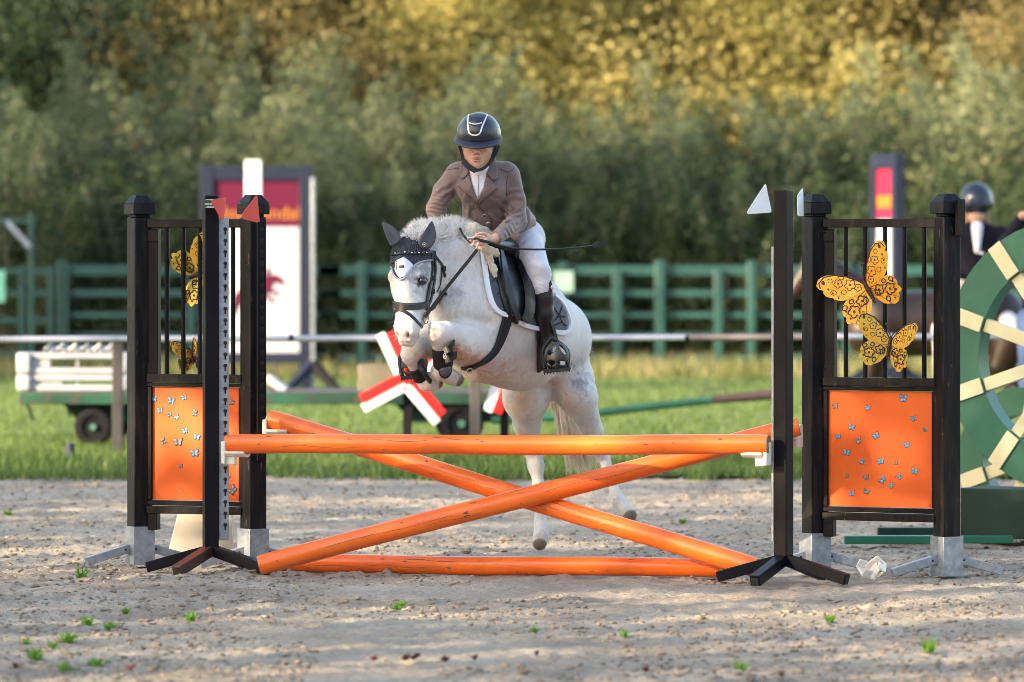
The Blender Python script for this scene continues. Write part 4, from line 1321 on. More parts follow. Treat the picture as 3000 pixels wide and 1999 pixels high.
# the tree line on the sunny side of the arena, which throws the dappled shade
H_ = Vector((SUN_DIR.x, SUN_DIR.y, 0)).normalized()
i = 0
for (x, y, s) in SHADE_TREES:
    plant((sparse[0], sparse[1], sparse[0], sparse[1], sparse[0], sparse[1], tre[2], tre[0])[min(i, 7)], Vector((x, y, 0)), s, rg.random() * 6, f'big shade tree beside the arena, {["first","second","third","fourth","fifth","sixth","seventh","eighth","ninth","tenth","eleventh","twelfth"][i]} along the left side', 'tree', 'shade trees along the left side of the arena', M['leaf_dark'])
    i += 1

for i, (x, y, s) in enumerate([(-44, -20, 1.9), (-30, -26, 2.0), (-17, -22, 1.8), (-4, -25, 2.0), (9, -22, 1.9), (22, -25, 2.0), (36, -20, 1.9), (47, -6, 1.8), (52, 14, 1.9), (50, 36, 1.8), (52, 58, 1.9)]):  # trees added out of view to cut the low sky glow
    plant(dense[i % 2], Vector((x, y, 0)), s, rg.random() * 6, f'tall unseen tree added to dim the low sky, {["first","second","third","fourth","fifth","sixth","seventh","eighth","ninth","tenth","eleventh"][i]} of eleven round the arena', 'tree', 'unseen trees added round the near side against sky glow', M['leaf_dark'])

# ================================================================== GREEN FENCE (74 m)
DF = 74.0
def rail(mb, px0, px1, py, hpx, d=DF, dep=.04):
    a, b = P(px0, py, d), P(px1, py, d)
    mb.box((a + b) / 2, ((b - a).length, dep, hpx * d / F))
def vpost(mb, px, wpx, ptop, d=DF, zb=0.0, dep=.09):
    a = P(px, ptop, d)
    mb.box((a.x, d, (a.z + zb) / 2), (wpx * d / F, dep, a.z - zb))
def fence_run(px0, px1, posts, label, rails, light=None):
    t = thing('metal_fence', label, 'fence', tuple(at_ground((px0 + px1) / 2, DF)), 'green metal fence runs')
    for py, h in rails:
        m = MB(); rail(m, px0, px1, py, h); m.build('rail', M['green_paint'], t, bevel=.01)
    for px, wp, top in posts:
        m = MB(); vpost(m, px, wp * .85, top, DF - .08); m.build('post', M['green_paint'], t, bevel=.01)
    return t
RL = [(793, 30), (860, 21), (924, 17), (980, 10), (1051, 22)]
fence_run(203, 1000, [(190, 24, 768), (560, 30, 768)], 'left run of the green metal fence from the gate to the rider', RL)
fence_run(930, 1940, [(1060, 30, 768), (1650, 30, 768), (1808, 33, 790), (1933, 34, 762)], 'green metal fence run behind the pony', RL)
fence_run(1950, 2200, [(2104, 30, 790), (2201, 28, 765)], 'short green fence run left of the right front upright', RL)
fence_run(2215, 3400, [(2480, 30, 768), (2800, 30, 768), (3120, 30, 768)], 'green metal fence run behind the right wing', RL)
fence_run(-300, 170, [(64, 20, 780), (148, 20, 780), (178, 26, 762), (-60, 26, 762)], 'green gate panel at the left edge', [(797, 22), (860, 20), (940, 20), (1040, 18)])
t = thing('gate_frame', 'tall green gate frame with a diagonal brace at the left edge', 'gate', tuple(at_ground(90, 72)))
m = MB(); vpost(m, 91, 16, 623, 72); m.build('post', M['green_paint'], t, bevel=.01)
m = MB(); rail(m, -120, 92, 648, 15, 72); m.build('top_bar', M['green_paint'], t, bevel=.01)
m = MB(); m.beam(P(20, 650, 71.9), P(87, 724, 71.9), .05, .06); m.build('brace', M['rail_white'], t)
m = MB(); m.box(P(1650, 826, DF - .12), (.26, .02, .27)); m.v = [v for v in m.v]
sg = m.build('notice', mat('pale_green_notice', (0.30, 0.52, 0.42), (0.42, 0.60, 0.52), 3, .5), None); tag(sg, 'pale green notice plate on the fence beside the rider', 'notice', None)
m = MB(); m.box(P(2, 840, 71.8), (.10, .02, .40)); sg = m.build('notice', mat('mint_notice', (0.20, 0.55, 0.42), rough=.5), None); tag(sg, 'mint green notice at the left edge on the gate', 'notice', None)

# ================================================================== ARENA RAIL (45.6 m)
DR = 45.6
t = thing('arena_rail', 'long white top rail on grey wooden posts along the arena', 'rail', tuple(at_ground(1500, DR)))
def pipe(px0, px1, py0, py1, m_, nm='rail', r=.026):
    m = MB(); m.tube([P(px0, py0, DR), P((px0 + px1) / 2, (py0 + py1) / 2 + 1, DR), P(px1, py1, DR)], r, 10); m.build(nm, m_, t)
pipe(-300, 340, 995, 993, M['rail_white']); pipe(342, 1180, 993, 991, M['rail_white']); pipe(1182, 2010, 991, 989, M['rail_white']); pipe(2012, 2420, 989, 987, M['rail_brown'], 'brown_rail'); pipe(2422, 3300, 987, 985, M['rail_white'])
for px in (344, 1392, 2440):
    m = MB(); a = P(px, 1006 if px < 1000 else 1000, DR); m.box((a.x, DR + .03, a.z / 2), (.085, .085, a.z)); m.build('post', M['post_wood'], t, bevel=.008)
for px in (853, 2012, 1183):
    m = MB(); m.tube([P(px - 6, 991, DR), P(px + 6, 991, DR)], .030, 10); m.build('coupling', M['tyre'], t)
m = MB(); c = at_ground(206, 43.8); m.tube([c, c + Vector((0, 0, .17)), c + Vector((0, 0, .175))], [.036, .036, .030], 14); o = m.build('post_stub', M['wood_dark'], None); tag(o, 'short dark blue post stub in the grass by the wagon wheel', 'post stub')

# ================================================================== WAGON (48 m)
DW = 48.0
t = thing('flat_wagon', 'long low green flat wagon with small black wheels and a drawbar', 'wagon', tuple(at_ground(770, DW)))
def zpy(py, d): return EYE - (py - 700) * d / F
x0, x1 = P(58, 0, DW).x, P(1490, 0, DW).x
m = MB(); m.box(((x0 + x1) / 2, DW + .6, zpy(1168, DW)), (x1 - x0, 1.3, .095)); m.build('bed', M['wagon_green'], t, bevel=.006)
m = MB(); m.box(((x0 + x1) / 2, DW + .6, zpy(1150, DW)), (x1 - x0 - .02, 1.28, .012)); m.build('deck', M['post_wood'], t)
for a, b in ((180, 420), (1158, 1480)):
    m = MB(); xa, xb = P(a, 0, DW).x, P(b, 0, DW).x
    z0, z1 = zpy(1186, DW), zpy(1240, DW)
    vs = [(xa, DW + .15, z0), (xb, DW + .15, z0), (xb - .05, DW + .15, z1), (xa + .14, DW + .15, z1), (xa, DW + 1.1, z0), (xb, DW + 1.1, z0), (xb - .05, DW + 1.1, z1), (xa + .14, DW + 1.1, z1)]
    m.add(vs, [(0, 1, 2, 3), (7, 6, 5, 4), (0, 4, 5, 1), (3, 2, 6, 7), (0, 3, 7, 4), (1, 5, 6, 2)]); m.build('axle_frame', M['dark_green'], t)
def wheel(px, py, r_px, d, dy):
    c = P(px, py, d) + Vector((0, dy, 0)); r = r_px * d / F
    c.z = r
    m = MB(); n = 28
    prof = [(-.05, .60), (-.055, .85), (-.045, .96), (-.02, 1.0), (.02, 1.0), (.045, .96), (.055, .85), (.05, .60)]
    vs = []
    for k in range(n):
        a = 2 * math.pi * k / n
        for (yy, rr) in prof: vs.append((c.x + math.cos(a) * rr * r, c.y + yy, c.z + math.sin(a) * rr * r))
    q = len(prof)
    m.add(vs, [(k * q + j, k * q + (j + 1) % q, ((k + 1) % n) * q + (j + 1) % q, ((k + 1) % n) * q + j) for k in range(n) for j in range(q)])
    w_ = m.build('wheel', M['tyre'], t)
    m = MB(); m.tube([c + Vector((0, -.03, 0)), c + Vector((0, .03, 0))], r * .62, 20); m.build('rim', M['tyre'], w_)
    m = MB(); m.tube([c + Vector((0, -.06, 0)), c + Vector((0, -.02, 0))], r * .17, 12); m.build('hub', mat('hub_green%d' % px, (.05, .16, .13), rough=.5), w_)
wheel(272, 1250, 56, DW, .05); wheel(1352, 1250, 66, DW, .05); wheel(300, 1250, 56, DW, 1.2); wheel(1330, 1250, 62, DW, 1.2)
m = MB(); m.tube([P(1440, 1232, DW), P(1640, 1222, DW), P(2085, 1172, DW)], .034, 10); m.build('drawbar', mat('drawbar_green', (0.008, .14, .085), (.01, .06, .04), 1.5, .5), t)
m = MB(); m.tube([P(2085, 1172, DW), P(2180, 1163, DW), P(2300, 1153, DW)], [.036, .042, .045], 10); m.build('drawbar_end', M['brown_plastic'], t)
m = MB(); m.tube([P(2055, 1172, DW), P(2064, 1140, DW), P(2122, 1136, DW), P(2134, 1165, DW)], .008, 8); m.build('handle', M['post_wood'], t)
m = MB(); m.tube([P(78, 1185, DW), P(88, 1205, DW), P(97, 1232, DW)], .012, 6); m.tube([P(198, 1188, DW), P(204, 1222, DW)], .012, 6); m.build('strap', M['tyre'], t)
# second wagon bed piece behind the pony's hind legs
# stack of white cavaletti frames on the wagon
for j, (pt, pb) in enumerate(((1034, 1094), (1098, 1150))):
    t2 = thing('plastic_block', ['upper white plastic jump block stacked on the wagon', 'lower white plastic jump block lying on the wagon bed'][j], 'plastic block', tuple(P(210, pb, DW)), 'white plastic blocks on the wagon')
    za, zb = zpy(pt, DW), zpy(pb, DW)
    if j == 1: zb = zpy(1148, DW)
    else: zb = zpy(1098, DW) + .002
    xa, xb = P(46, 0, DW).x, P(372, 0, DW).x
    yy = DW + .2
    hh = za - zb
    for x_, w__ in ((xa + .06, .12), (xb - .05, .10)):
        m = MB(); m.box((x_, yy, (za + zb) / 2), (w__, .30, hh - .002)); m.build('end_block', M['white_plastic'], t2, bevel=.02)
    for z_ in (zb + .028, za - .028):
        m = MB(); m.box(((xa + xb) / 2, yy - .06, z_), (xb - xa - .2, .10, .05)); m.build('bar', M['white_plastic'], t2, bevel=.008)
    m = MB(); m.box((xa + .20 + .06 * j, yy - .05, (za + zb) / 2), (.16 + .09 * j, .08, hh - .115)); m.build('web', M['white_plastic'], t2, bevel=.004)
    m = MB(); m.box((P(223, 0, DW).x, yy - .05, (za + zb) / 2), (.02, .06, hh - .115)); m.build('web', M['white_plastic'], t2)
for k in range(6):
    x_ = P(135 + k * 36, 0, DW).x; z_ = zpy(1033, DW)
    tc = thing('pole_cup', ['first', 'second', 'third', 'fourth', 'fifth', 'last'][k] + ' loose cup from the left on top of the white blocks', 'pole cup', (x_, DW + .2, z_), 'cups lying on the white blocks')
    m = MB(); m.beam((x_ - .03, DW + .2, z_ + .014), (x_ + .03, DW + .2, z_ + .07), .08, .02); m.build('back_plate', M['white_plastic' if k % 2 else 'cup_white'] if k % 3 else M['galv'], tc, bevel=.004)
    m = MB(); m.beam((x_ + .03, DW + .16, z_ + .010), (x_ + .06, DW + .24, z_ + .05), .05, .015); m.build('cradle', M['galv'], tc, bevel=.003)
# pale wooden crate on the wagon
t2 = thing('slatted_crate', 'pale slatted wooden crate on the wagon left of the windmill sails', 'crate', tuple(P(1105, 1148, DW)))
for k in range(9):
    m = MB(); x_ = P(1052 + k * 13, 0, DW).x; m.box((x_, DW + .3, (zpy(1070, DW) + zpy(1148, DW)) / 2), (.030, .03, zpy(1070, DW) - zpy(1148, DW))); m.build('slat', M['crate_wood'], t2, bevel=.002)
for z_ in (1082, 1136):
    m = MB(); m.box((P(1104, 0, DW).x, DW + .335, zpy(z_, DW)), (.34, .03, .03)); m.build('batten', M['crate_wood'], t2)
# windmill sails, red and white (leaning against the wagon)
def sails(px, py, d, L_px, angs, label, th=.03, grp=None, flip=()):
    t2 = thing('windmill_sails', label, 'windmill sails', tuple(at_ground(px, d)), 'red and white windmill sails')
    c = P(px, py, d)
    for a in angs:
        fl = a in flip
        a = R(a); ux = Vector((math.cos(a), 0, math.sin(a))); uy = Vector((-math.sin(a), 0, math.cos(a)))
        L_ = L_px * d / F; w_ = 27 * d / F
        pl = lambda y0, y1, s0, s1: [(s0, y0), (s1, y0), (s1, y1), (s0, y1)]
        m = MB(); m.prism(pl(0, w_, .03, L_) if not fl else pl(-w_, 0, .03, L_), c, ux, uy, th); ar = m.build('red_board', M['red'], t2, bevel=.003)
        m = MB(); m.prism(pl(-w_ - .004, -.004, .03, L_ * 1.06) if not fl else pl(.004, w_ + .004, .03, L_ * 1.06), c + Vector((0, .012, 0)), ux, uy, th); m.build('white_board', M['white'], t2, bevel=.003)
    m = MB(); m.tube([c + Vector((0, -.035, 0)), c + Vector((0, .1, 0))], .035, 14); m.build('hub', M['red'], t2)
    m = MB(); m.box((c.x, d + .12, c.z / 2), (.07, .07, c.z)); m.build('stand', M['tyre'], t2)
    m = MB(); m.box((c.x, d + .12, .02), (.5, .3, .04)); m.build('foot', M['tyre'], t2, bevel=.004)
    return t2
sails(1193, 1112, 44.6, 146, (115, 208, 310, 40), 'red and white windmill sails in front of the wagon, by the front hooves', flip=(115, 208))
sails(1478, 1112, 44.9, 100, (250, 305), 'second set of windmill sails hidden behind the pony belly')
# white lying board on the wagon right of the left wing
m = MB(); m.beam(P(782, 1105, DW + .5), P(838, 1146, DW + .5), .3, .07); o = m.build('white_board', M['white_plastic'], None, bevel=.01); tag(o, 'white board leaning on the wagon beside the sponsor board', 'board')

# ================================================================== SPONSOR BOARDS (65 m)
DB = 65.0
def sponsor(A, B, ztop, label, grp, logo=True, big=True):
    T_, wd = wing_frame(A, B)
    t = thing('sponsor_board', label, 'sponsor board', tuple(A), grp)
    zb = .34
    for x in (0, wd):
        m = MB(T_); m.box((x, 0, (ztop + .12) / 2), (.16, .12, ztop - .12)); m.build('post', M['navy'], t, bevel=.008)
        m = MB(T_); m.beam((x, 0, .3), (x, -.45, .03), .09, .09); m.beam((x, 0, .3), (x, .45, .03), .09, .09); m.build('foot', M['navy'], t)
    for z, h in ((ztop - .09, .16), (zb + .05, .12)):
        m = MB(T_); m.box((wd / 2, 0, z), (wd - .16, .10, h)); m.build('rail', M['navy'], t, bevel=.006)
    zs = 1.75 + (700 - 664) * DB / F if big else ztop - .75
    m = MB(T_); m.box((wd / 2, .0, (ztop - .17 + zs) / 2), (wd - .165, .03, ztop - .17 - zs)); hd = m.build('header_panel', M['magenta' if big else 'pinkred'], t)
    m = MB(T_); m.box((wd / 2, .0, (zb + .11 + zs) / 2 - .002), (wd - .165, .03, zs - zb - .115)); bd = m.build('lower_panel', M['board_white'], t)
    if big:
        text('Bloemendal', .215, T_, (wd / 2 + .0, -.018, 1.75 + (700 - 618) * DB / F - .03), M['orange_text'], hd, bold=.001)
        text('boomkwekerij', .10, T_, (wd / 2, -.018, 1.75 + (700 - 686) * DB / F), M['pale_text'], bd)
        text('tuinplanning', .10, T_, (wd / 2, -.018, 1.75 + (700 - 738) * DB / F), M['pale_text'], bd)
        # leaping horse and rider emblem
        k = DB / F
        def poly(pts, nm='emblem'):
            c = P(760, 860, DB); c = T_ @ Vector(((c - A).dot(T_.to_3x3() @ Vector((1, 0, 0))), -.0175, c.z))
            m = MB(); m.prism([((x - 760) * k, -(y - 860) * k) for x, y in pts][::-1], c, T_.to_3x3() @ Vector((1, 0, 0)), ZV, .003); m.build(nm, M['magenta'], bd)
        poly([(684, 872), (700, 850), (730, 838), (752, 830), (765, 812), (790, 804), (815, 806), (832, 822), (836, 838), (822, 834), (810, 828), (800, 836), (798, 852), (782, 866), (760, 868), (736, 872), (712, 886), (700, 900), (690, 925), (682, 922), (686, 896)])
        poly([(790, 852), (812, 850), (820, 866), (812, 872), (806, 858), (792, 862)]); poly([(772, 864), (800, 872), (806, 890), (798, 892), (792, 880), (770, 874)])
        poly([(775, 806), (782, 786), (796, 788), (792, 802)]); poly([(696, 880), (684, 890), (680, 916), (688, 918), (692, 902)])
    else:
        m = MB(T_); m.box((wd / 2, -.017, ztop - .55), (wd - .2, .004, .14)); m.build('print', M['orange_text'], hd)
    return t
sponsor(at_ground(606, 65), at_ground(898, 65), 1.75 + (700 - 485) * DB / F, 'wide sponsor board with magenta top and leaping horse emblem', 'sponsor boards of the far jump')
sponsor(at_ground(2568, 65.6), at_ground(2630, 64.6), 1.75 + (700 - 450) * DB / F, 'sponsor board seen nearly edge on behind the right wing', 'sponsor boards of the far jump', big=False)
m = MB(); a = P(742, 470, 63.5); m.box((a.x, 63.5, (a.z + .1) / 2), (.176, .12, a.z - .1))
t = thing('jump_upright', 'white square upright standing in front of the sponsor board', 'jump upright', (a.x, 63.5, 0)); m.build('post', M['white'], t, bevel=.008)
m = MB(); m.beam((a.x - .4, 63.5, .03), (a.x + .4, 63.5, .03), .1, .08); m.beam((a.x, 63.1, .03), (a.x, 63.9, .03), .1, .09); m.build('foot', M['white'], t)
m = MB(); a = P(917, 520, 64.4); m.box((a.x, 64.4, (a.z + .06) / 2), (.045, .06, a.z - .06))
t = thing('jump_upright', 'slim grey steel upright at the right side of the sponsor board', 'jump upright', (a.x, 64.4, 0)); m.build('post', M['galv'], t, bevel=.006)
for sx in (-1, 1):
    m = MB(); m.beam((a.x, 64.4, .34), (a.x + .28 * sx, 64.25, .03), .11, .09); m.build('foot', M['navy'] if sx < 0 else M['tyre'], t)

# ================================================================== GREEN MILL WHEEL (32.8 m)
def mill_wheel(cpx, cpy, d, Rv, yaw, label, rin=.72, base=True, spoke_angs=range(0, 360, 30), thick=.12, lighter=False):
    c = P(cpx, cpy, d)
    T_ = frame(c, (math.cos(yaw), -math.sin(yaw), 0))
    t = thing('mill_wheel', label, 'mill wheel', (c.x, d, 0), 'green mill wheel jump decoration')
    n = 72
    vs = []; 
    for k in range(n):
        a = 2 * math.pi * k / n
        for rr, yy in ((Rv, -thick / 2), (Rv, thick / 2), (Rv * rin, thick / 2), (Rv * rin, -thick / 2)):
            vs.append((math.cos(a) * rr, yy, math.sin(a) * rr))
    m = MB(T_); m.add(vs, [(k * 4 + j, ((k + 1) % n) * 4 + j, ((k + 1) % n) * 4 + (j + 1) % 4, k * 4 + (j + 1) % 4) for k in range(n) for j in range(4)])
    m.build('rim', M['green_wheel'], t)
    for a in spoke_angs:
        a = R(a); u = Vector((math.cos(a), 0, math.sin(a)))
        m = MB(T_); m.beam(u * Rv * (rin + .005) + Vector((0, -thick / 2 - .008, 0)), u * Rv * 1.0 + Vector((0, -thick / 2 - .008, 0)), .012, .092, up=u.cross(Vector((0, 1, 0)))); m.build('stripe', M['cream_paint'], t, bevel=.002)
        m = MB(T_); m.beam(u * Rv * .10 + Vector((0, -.02, 0)), u * Rv * (rin - .002) + Vector((0, -.02, 0)), .05, .075, up=u.cross(Vector((0, 1, 0)))); m.build('spoke', M['cream_paint'], t, bevel=.003)
    m = MB(T_); m.tube([Vector((0, -thick * .7, 0)), Vector((0, thick * .7, 0))], .13, 24); m.build('hub', M['green_wheel'], t, bevel=.004)
    if base:
        zt = zpy(1434, d)
        zb_ = .03
        m = MB(T_); m.box((.05, 0, (zt + zb_) / 2 - c.z), (1.35, .34, zt - zb_)); m.build('base_box', M['dark_green'], t, bevel=.006)
    return t
mill_wheel(3136, 1043, 32.6, .782, R(33), 'big green wheel with cream spokes at the right edge', spoke_angs=range(18, 378, 36))
mill_wheel(3010, 1345, 34.0, .43, R(30), 'smaller green wheel partly hidden low behind the big one', spoke_angs=range(20, 380, 60), base=False, rin=.62)
t = thing('wheel_base', 'dark green low base frame under the mill wheels', 'base frame', tuple(at_ground(2760, 32.6)))
for (a, b, d, y0, y1) in ((2472, 2740, 32.4, 1568, 1592), (2740, 2968, 32.4, 1568, 1590), (2570, 2760, 32.8, 1544, 1568)):
    pa, pb = P(a, 0, d), P(b, 0, d); za, zb = zpy(y0, d), max(.0, zpy(y1, d))
    m = MB(); m.box(((pa.x + pb.x) / 2, d, (za + zb) / 2 - .003), (pb.x - pa.x - .004, .10, za - zb)); m.build('plank', M['dark_green' if y0 < 1560 else 'green_wheel'], t, bevel=.004)

# ================================================================== HORSES AND PEOPLE BEHIND
def simple_horse(loc, yaw, s, material, label, cat='horse', graze=False, name='horse'):
    """standing horse, faces local +x"""
    g = SDF((-1.3, -.45, -.05), (1.65, .45, 2.1), .03)
    lat = (0, 1, 0)
    g.cone((-.45, 0, 1.12), .30, (.40, 0, 1.10), .30, .08, sq=lat, sf=.85)
    g.cone((-.55, 0, 1.15), .28, (-.70, 0, 1.02), .24, .10)
    g.cone((.50, 0, 1.15), .27, (.62, 0, 1.05), .22, .08)
    if graze: nk, hd, mz = (.98, 0, .80), (1.15, 0, .62), (1.28, 0, .25)
    else: nk, hd, mz = (.95, 0, 1.55), (1.10, 0, 1.66), (1.38, 0, 1.30)
    g.cone((.55, 0, 1.25), .22, nk, .13, .08, sq=lat, sf=.7)
    g.cone(nk, .12, hd, .12, .05, sq=lat, sf=.8); g.cone(hd, .125, mz, .065, .04, sq=lat, sf=.8)
    for sy in (-1, 1):
        g.cone((hd[0] - .06, sy * .05, hd[2] + .10), .03, (hd[0] - .07, sy * .07, hd[2] + .22), .01, .02)
        y = .15 * sy
        g.cone((.52, y, 1.0), .13, (.56 + .03 * sy, y, .62), .075, .06); g.cone((.56 + .03 * sy, y, .55), .06, (.55, y, .14), .042, .03); g.cone((.55, y, .13), .05, (.60, y, .04), .065, .02)
        g.cone((-.70, y, .98), .20, (-.62 + .05 * sy, y, .72), .12, .06); g.cone((-.62 + .05 * sy, y, .72), .10, (-.86, y, .52), .062, .04); g.cone((-.86, y, .50), .055, (-.82, y, .14), .042, .03); g.cone((-.82, y, .13), .05, (-.76, y, .04), .065, .02)
    g.cone((-.92, 0, 1.2), .05, (-1.05, 0, .9), .08, .05); g.cone((-1.05, 0, .9), .08, (-1.02, 0, .45), .04, .05)
    v, q = g.mesh()
    t = thing(name, label, cat, tuple(loc))
    cy, sy_ = math.cos(yaw), math.sin(yaw)
    v = v * s
    v2 = np.stack([v[:, 0] * cy - v[:, 1] * sy_, v[:, 0] * sy_ + v[:, 1] * cy, v[:, 2]], 1) + np.array(list(loc))
    link_mesh('body', v2, q, material, t, sharp=None)
    return t
simple_horse(at_ground(2745, 48.3), R(176), .93, M['brown_coat'], 'dark bay horse standing behind the right wing with a rider', name='horse')
simple_horse(at_ground(5, 80), R(170), .95, M['chestnut'], 'reddish chestnut horse behind the gate at the left edge', graze=True, name='horse')

def bg_person(loc, label, sit=None, arms='down', yaw=0.0, h=1.0, jacket='dark_cloth', legs='denim', hair='hairbrown', helmet=False, off=(0, 0, 0)):
    """simple but complete clothed figure, faces the camera (-y)"""
    t = thing('person', label, 'person', tuple(loc))
    L0 = np.array(list(loc))
    def bld(nm, prims, material, hh=.012, col=None, par=None):
        pts = np.array([p for pr in prims for p in (pr[0], pr[2])]); mr = max(max(pr[1], pr[3]) for pr in prims) + .06
        g = SDF(pts.min(0) - mr, pts.max(0) + mr, hh)
        for pr in prims: g.cone(pr[0], pr[1], pr[2], pr[3], pr[4] if len(pr) > 4 else .03, **(pr[5] if len(pr) > 5 else {}))
        v, q = g.mesh(); v = v * h
        cy, sy_ = math.cos(yaw), math.sin(yaw)
        v = np.stack([v[:, 0] * cy - v[:, 1] * sy_, v[:, 0] * sy_ + v[:, 1] * cy, v[:, 2]], 1) + L0
        return link_mesh(nm, v, q, material, par or t, sharp=None, col=col(len(v)) if col else None)
    z0 = 0.0
    hip = .92 if sit is None else sit
    sh = hip + .50; hd = sh + .24
    skin = lambda n: np.tile(np.array([.55, .30, .22]), (n, 1))
    lat = dict(sq=(0, 1, 0), sf=.62)
    if arms == 'down': el = [(.24, .02, hip + .24), (-.24, .02, hip + .24)]; hn = [(.14, -.24, hip + .12), (-.12, -.24, hip + .12)]
    else: el = [(-.29, -.08, sh + .03), (.22, 0, hip + .22)]; hn = [(-.16, -.10, sh + .24), (.20, -.15, hip + .02)]
    shp = [(.19, 0, sh), (-.19, 0, sh)] if arms == 'down' else [(-.19, 0, sh), (.19, 0, sh)]
    body = [((0, 0, hd - .02), .085, (0, -.02, hd - .09), .065), ((0, 0, hd - .1), .05, (0, .01, sh), .055), ((0, 0, sh - .06), .13, (0, 0, hip), .13, .04, lat)]
    for k in (0, 1): body += [(shp[k], .05, el[k], .04), (el[k], .038, hn[k], .028), (hn[k], .034, tuple(np.array(hn[k]) + np.array([0, -.05, .02])), .026)]
    if sit is None: lg = [((.09, 0, hip), .095, (.10, -.02, .5), .065), ((.10, -.02, .5), .062, (.10, .02, .09), .045), ((.10, .02, .05), .05, (.10, -.13, .04), .038), ((-.09, 0, hip), .095, (-.10, -.02, .5), .065), ((-.10, -.02, .5), .062, (-.10, .02, .09), .045), ((-.10, .02, .05), .05, (-.10, -.13, .04), .038)]
    else: lg = [((.08, 0, hip), .10, (.27, -.22, hip - .22), .07), ((.27, -.22, hip - .22), .065, (.27, -.05, hip - .62), .045), ((.27, -.05, hip - .64), .045, (.28, -.20, hip - .66), .035), ((-.08, 0, hip), .10, (-.27, -.22, hip - .22), .07), ((-.27, -.22, hip - .22), .065, (-.27, -.05, hip - .62), .045), ((-.27, -.05, hip - .64), .045, (-.28, -.20, hip - .66), .035)]
    bld('body', body + lg, M['skin'], col=skin)
    g = 0.018
    jk = [((0, 0, sh - .05), .145 + g, (0, 0, hip + .02), .135 + g, .04, lat), ((.10, 0, sh), .07, (-.10, 0, sh), .07, .05)]
    for k in (0, 1): jk += [(shp[k], .055 + g, el[k], .045 + g), (el[k], .040 + g, tuple(np.array(hn[k]) * .9 + np.array(el[k]) * .1), .032 + g)]
    j = bld('jacket', jk, M[jacket])
    bld('trousers', [(p[0], p[1] + .014, p[2], p[3] + .012) for p in lg if p[1] > .055], M[legs])
    bld('boots', [(p[0], p[1] + .012, p[2], p[3] + .012) for p in lg if p[1] <= .055 or p[3] < .05], M['boot_leather'])
    if helmet:
        bld('shirt', [((0, -.088, sh + .06), .045, (0, -.105, sh - .12), .022, .01)], M['shirt'], par=t)
        bld('helmet', [((0, 0, hd + .02), .125, (0, .02, hd + .035), .125), ((.11, -.03, hd - .015), .022, (-.11, -.03, hd - .015), .022, .02), ((.07, -.13, hd - .012), .018, (-.07, -.13, hd - .012), .018, .03)], M['helmet'])
        m = MB(); m.ball(Vector(loc) + Vector((-.05, -.125, hd + .045)) * h, .018 * h, 6, (1, .4, 1)); m.build('badge', M['steel'], t)
        for s_ in (0, 1, 2):
            m = MB(); m.ball(Vector(loc) + Vector((.035, -.125, sh - .14 - .085 * s_)) * h, .016 * h, 6, (1, .5, 1)); m.build('button', M['steel'], j)
    bld('hair', [((0, .03, hd + .01), .088, (0, .05, hd - .08), .07), ((.07, .03, hd - .04), .03, (.09, .02, sh - .02), .03), ((-.07, .03, hd - .04), .03, (-.09, .02, sh - .02), .03)], M['hairbrown'])
    return t
bg_person(at_ground(2860, 48.25), 'young rider with round helmet and dark show jacket waiting on the bay horse', sit=1.09, helmet=True, legs='breeches', h=1.12)
p_ = bg_person(at_ground(3058, 47.0), 'person in dark top with raised arm and jeans at the right edge', arms='up', h=1.16, legs='denim')
# white saddle cloth on the waiting horse
m = MB(); c = P(2850, 862, 47.95); m.prism([(-.16, -.16), (.19, -.13), (.17, .10), (-.14, .12)], c, (1, 0, 0), (0, 0, 1), .03); o = m.build('saddle_cloth', M['pad_white'], None, bevel=.01); tag(o, 'white saddle cloth on the dark bay horse behind the wheel', 'saddle cloth')

# ================================================================== THE PONY
def r_(n): return n * 29.8 / F
pony = thing('pony', 'light grey pony jumping over the orange poles', 'pony', tuple(P(1520, 975, 30.4)))
g = SDF((P(1115, 0, 30.5).x, 29.05, 0.0), (P(1880, 0, 31.3).x, 31.35, 1.98), 0.0068)
A_ = lambda px, py, d: P(px, py, d)
def C(a, ra, b, rb, k=.04, **kw): g.cone(P(*a), r_(ra), P(*b), r_(rb), k, **kw)
def E(c, rad, axes=None, k=.03, **kw): g.ell(P(*c), [r_(q) for q in rad], axes, k, **kw)
# trunk
FW = (P(1390, 930, 29.9) - P(1640, 1010, 31.0)).normalized()
LT = Vector((FW.y, -FW.x, 0)).normalized()
if LT.x < 0: LT = -LT
UPV = LT.cross(FW);  UPV = UPV if UPV.z > 0 else -UPV
C((1395, 915, 30.0), 150, (1500, 955, 30.4), 172, .06)
C((1500, 955, 30.4), 172, (1605, 995, 30.8), 128, .06)
C((1605, 995, 30.8), 125, (1640, 1035, 31.05), 84, .06)
C((1420, 1005, 30.1), 118, (1530, 1035, 30.4), 110, .06)       # belly
E((1350, 905, 29.82), (78, 88, 92), None, .06)                 # breast
C((1345, 850, 29.95), 105, (1375, 985, 29.9), 88, .05)        # shoulder
# withers and neck
C((1385, 775, 30.1), 80, (1440, 800, 30.3), 90, .06)
C((1360, 835, 30.0), 112, (1312, 762, 29.95), 104, .05)
C((1312, 762, 29.95), 104, (1250, 728, 29.82), 66, .05)
C((1300, 820, 29.85), 80, (1255, 780, 29.75), 52, .04)        # throat side
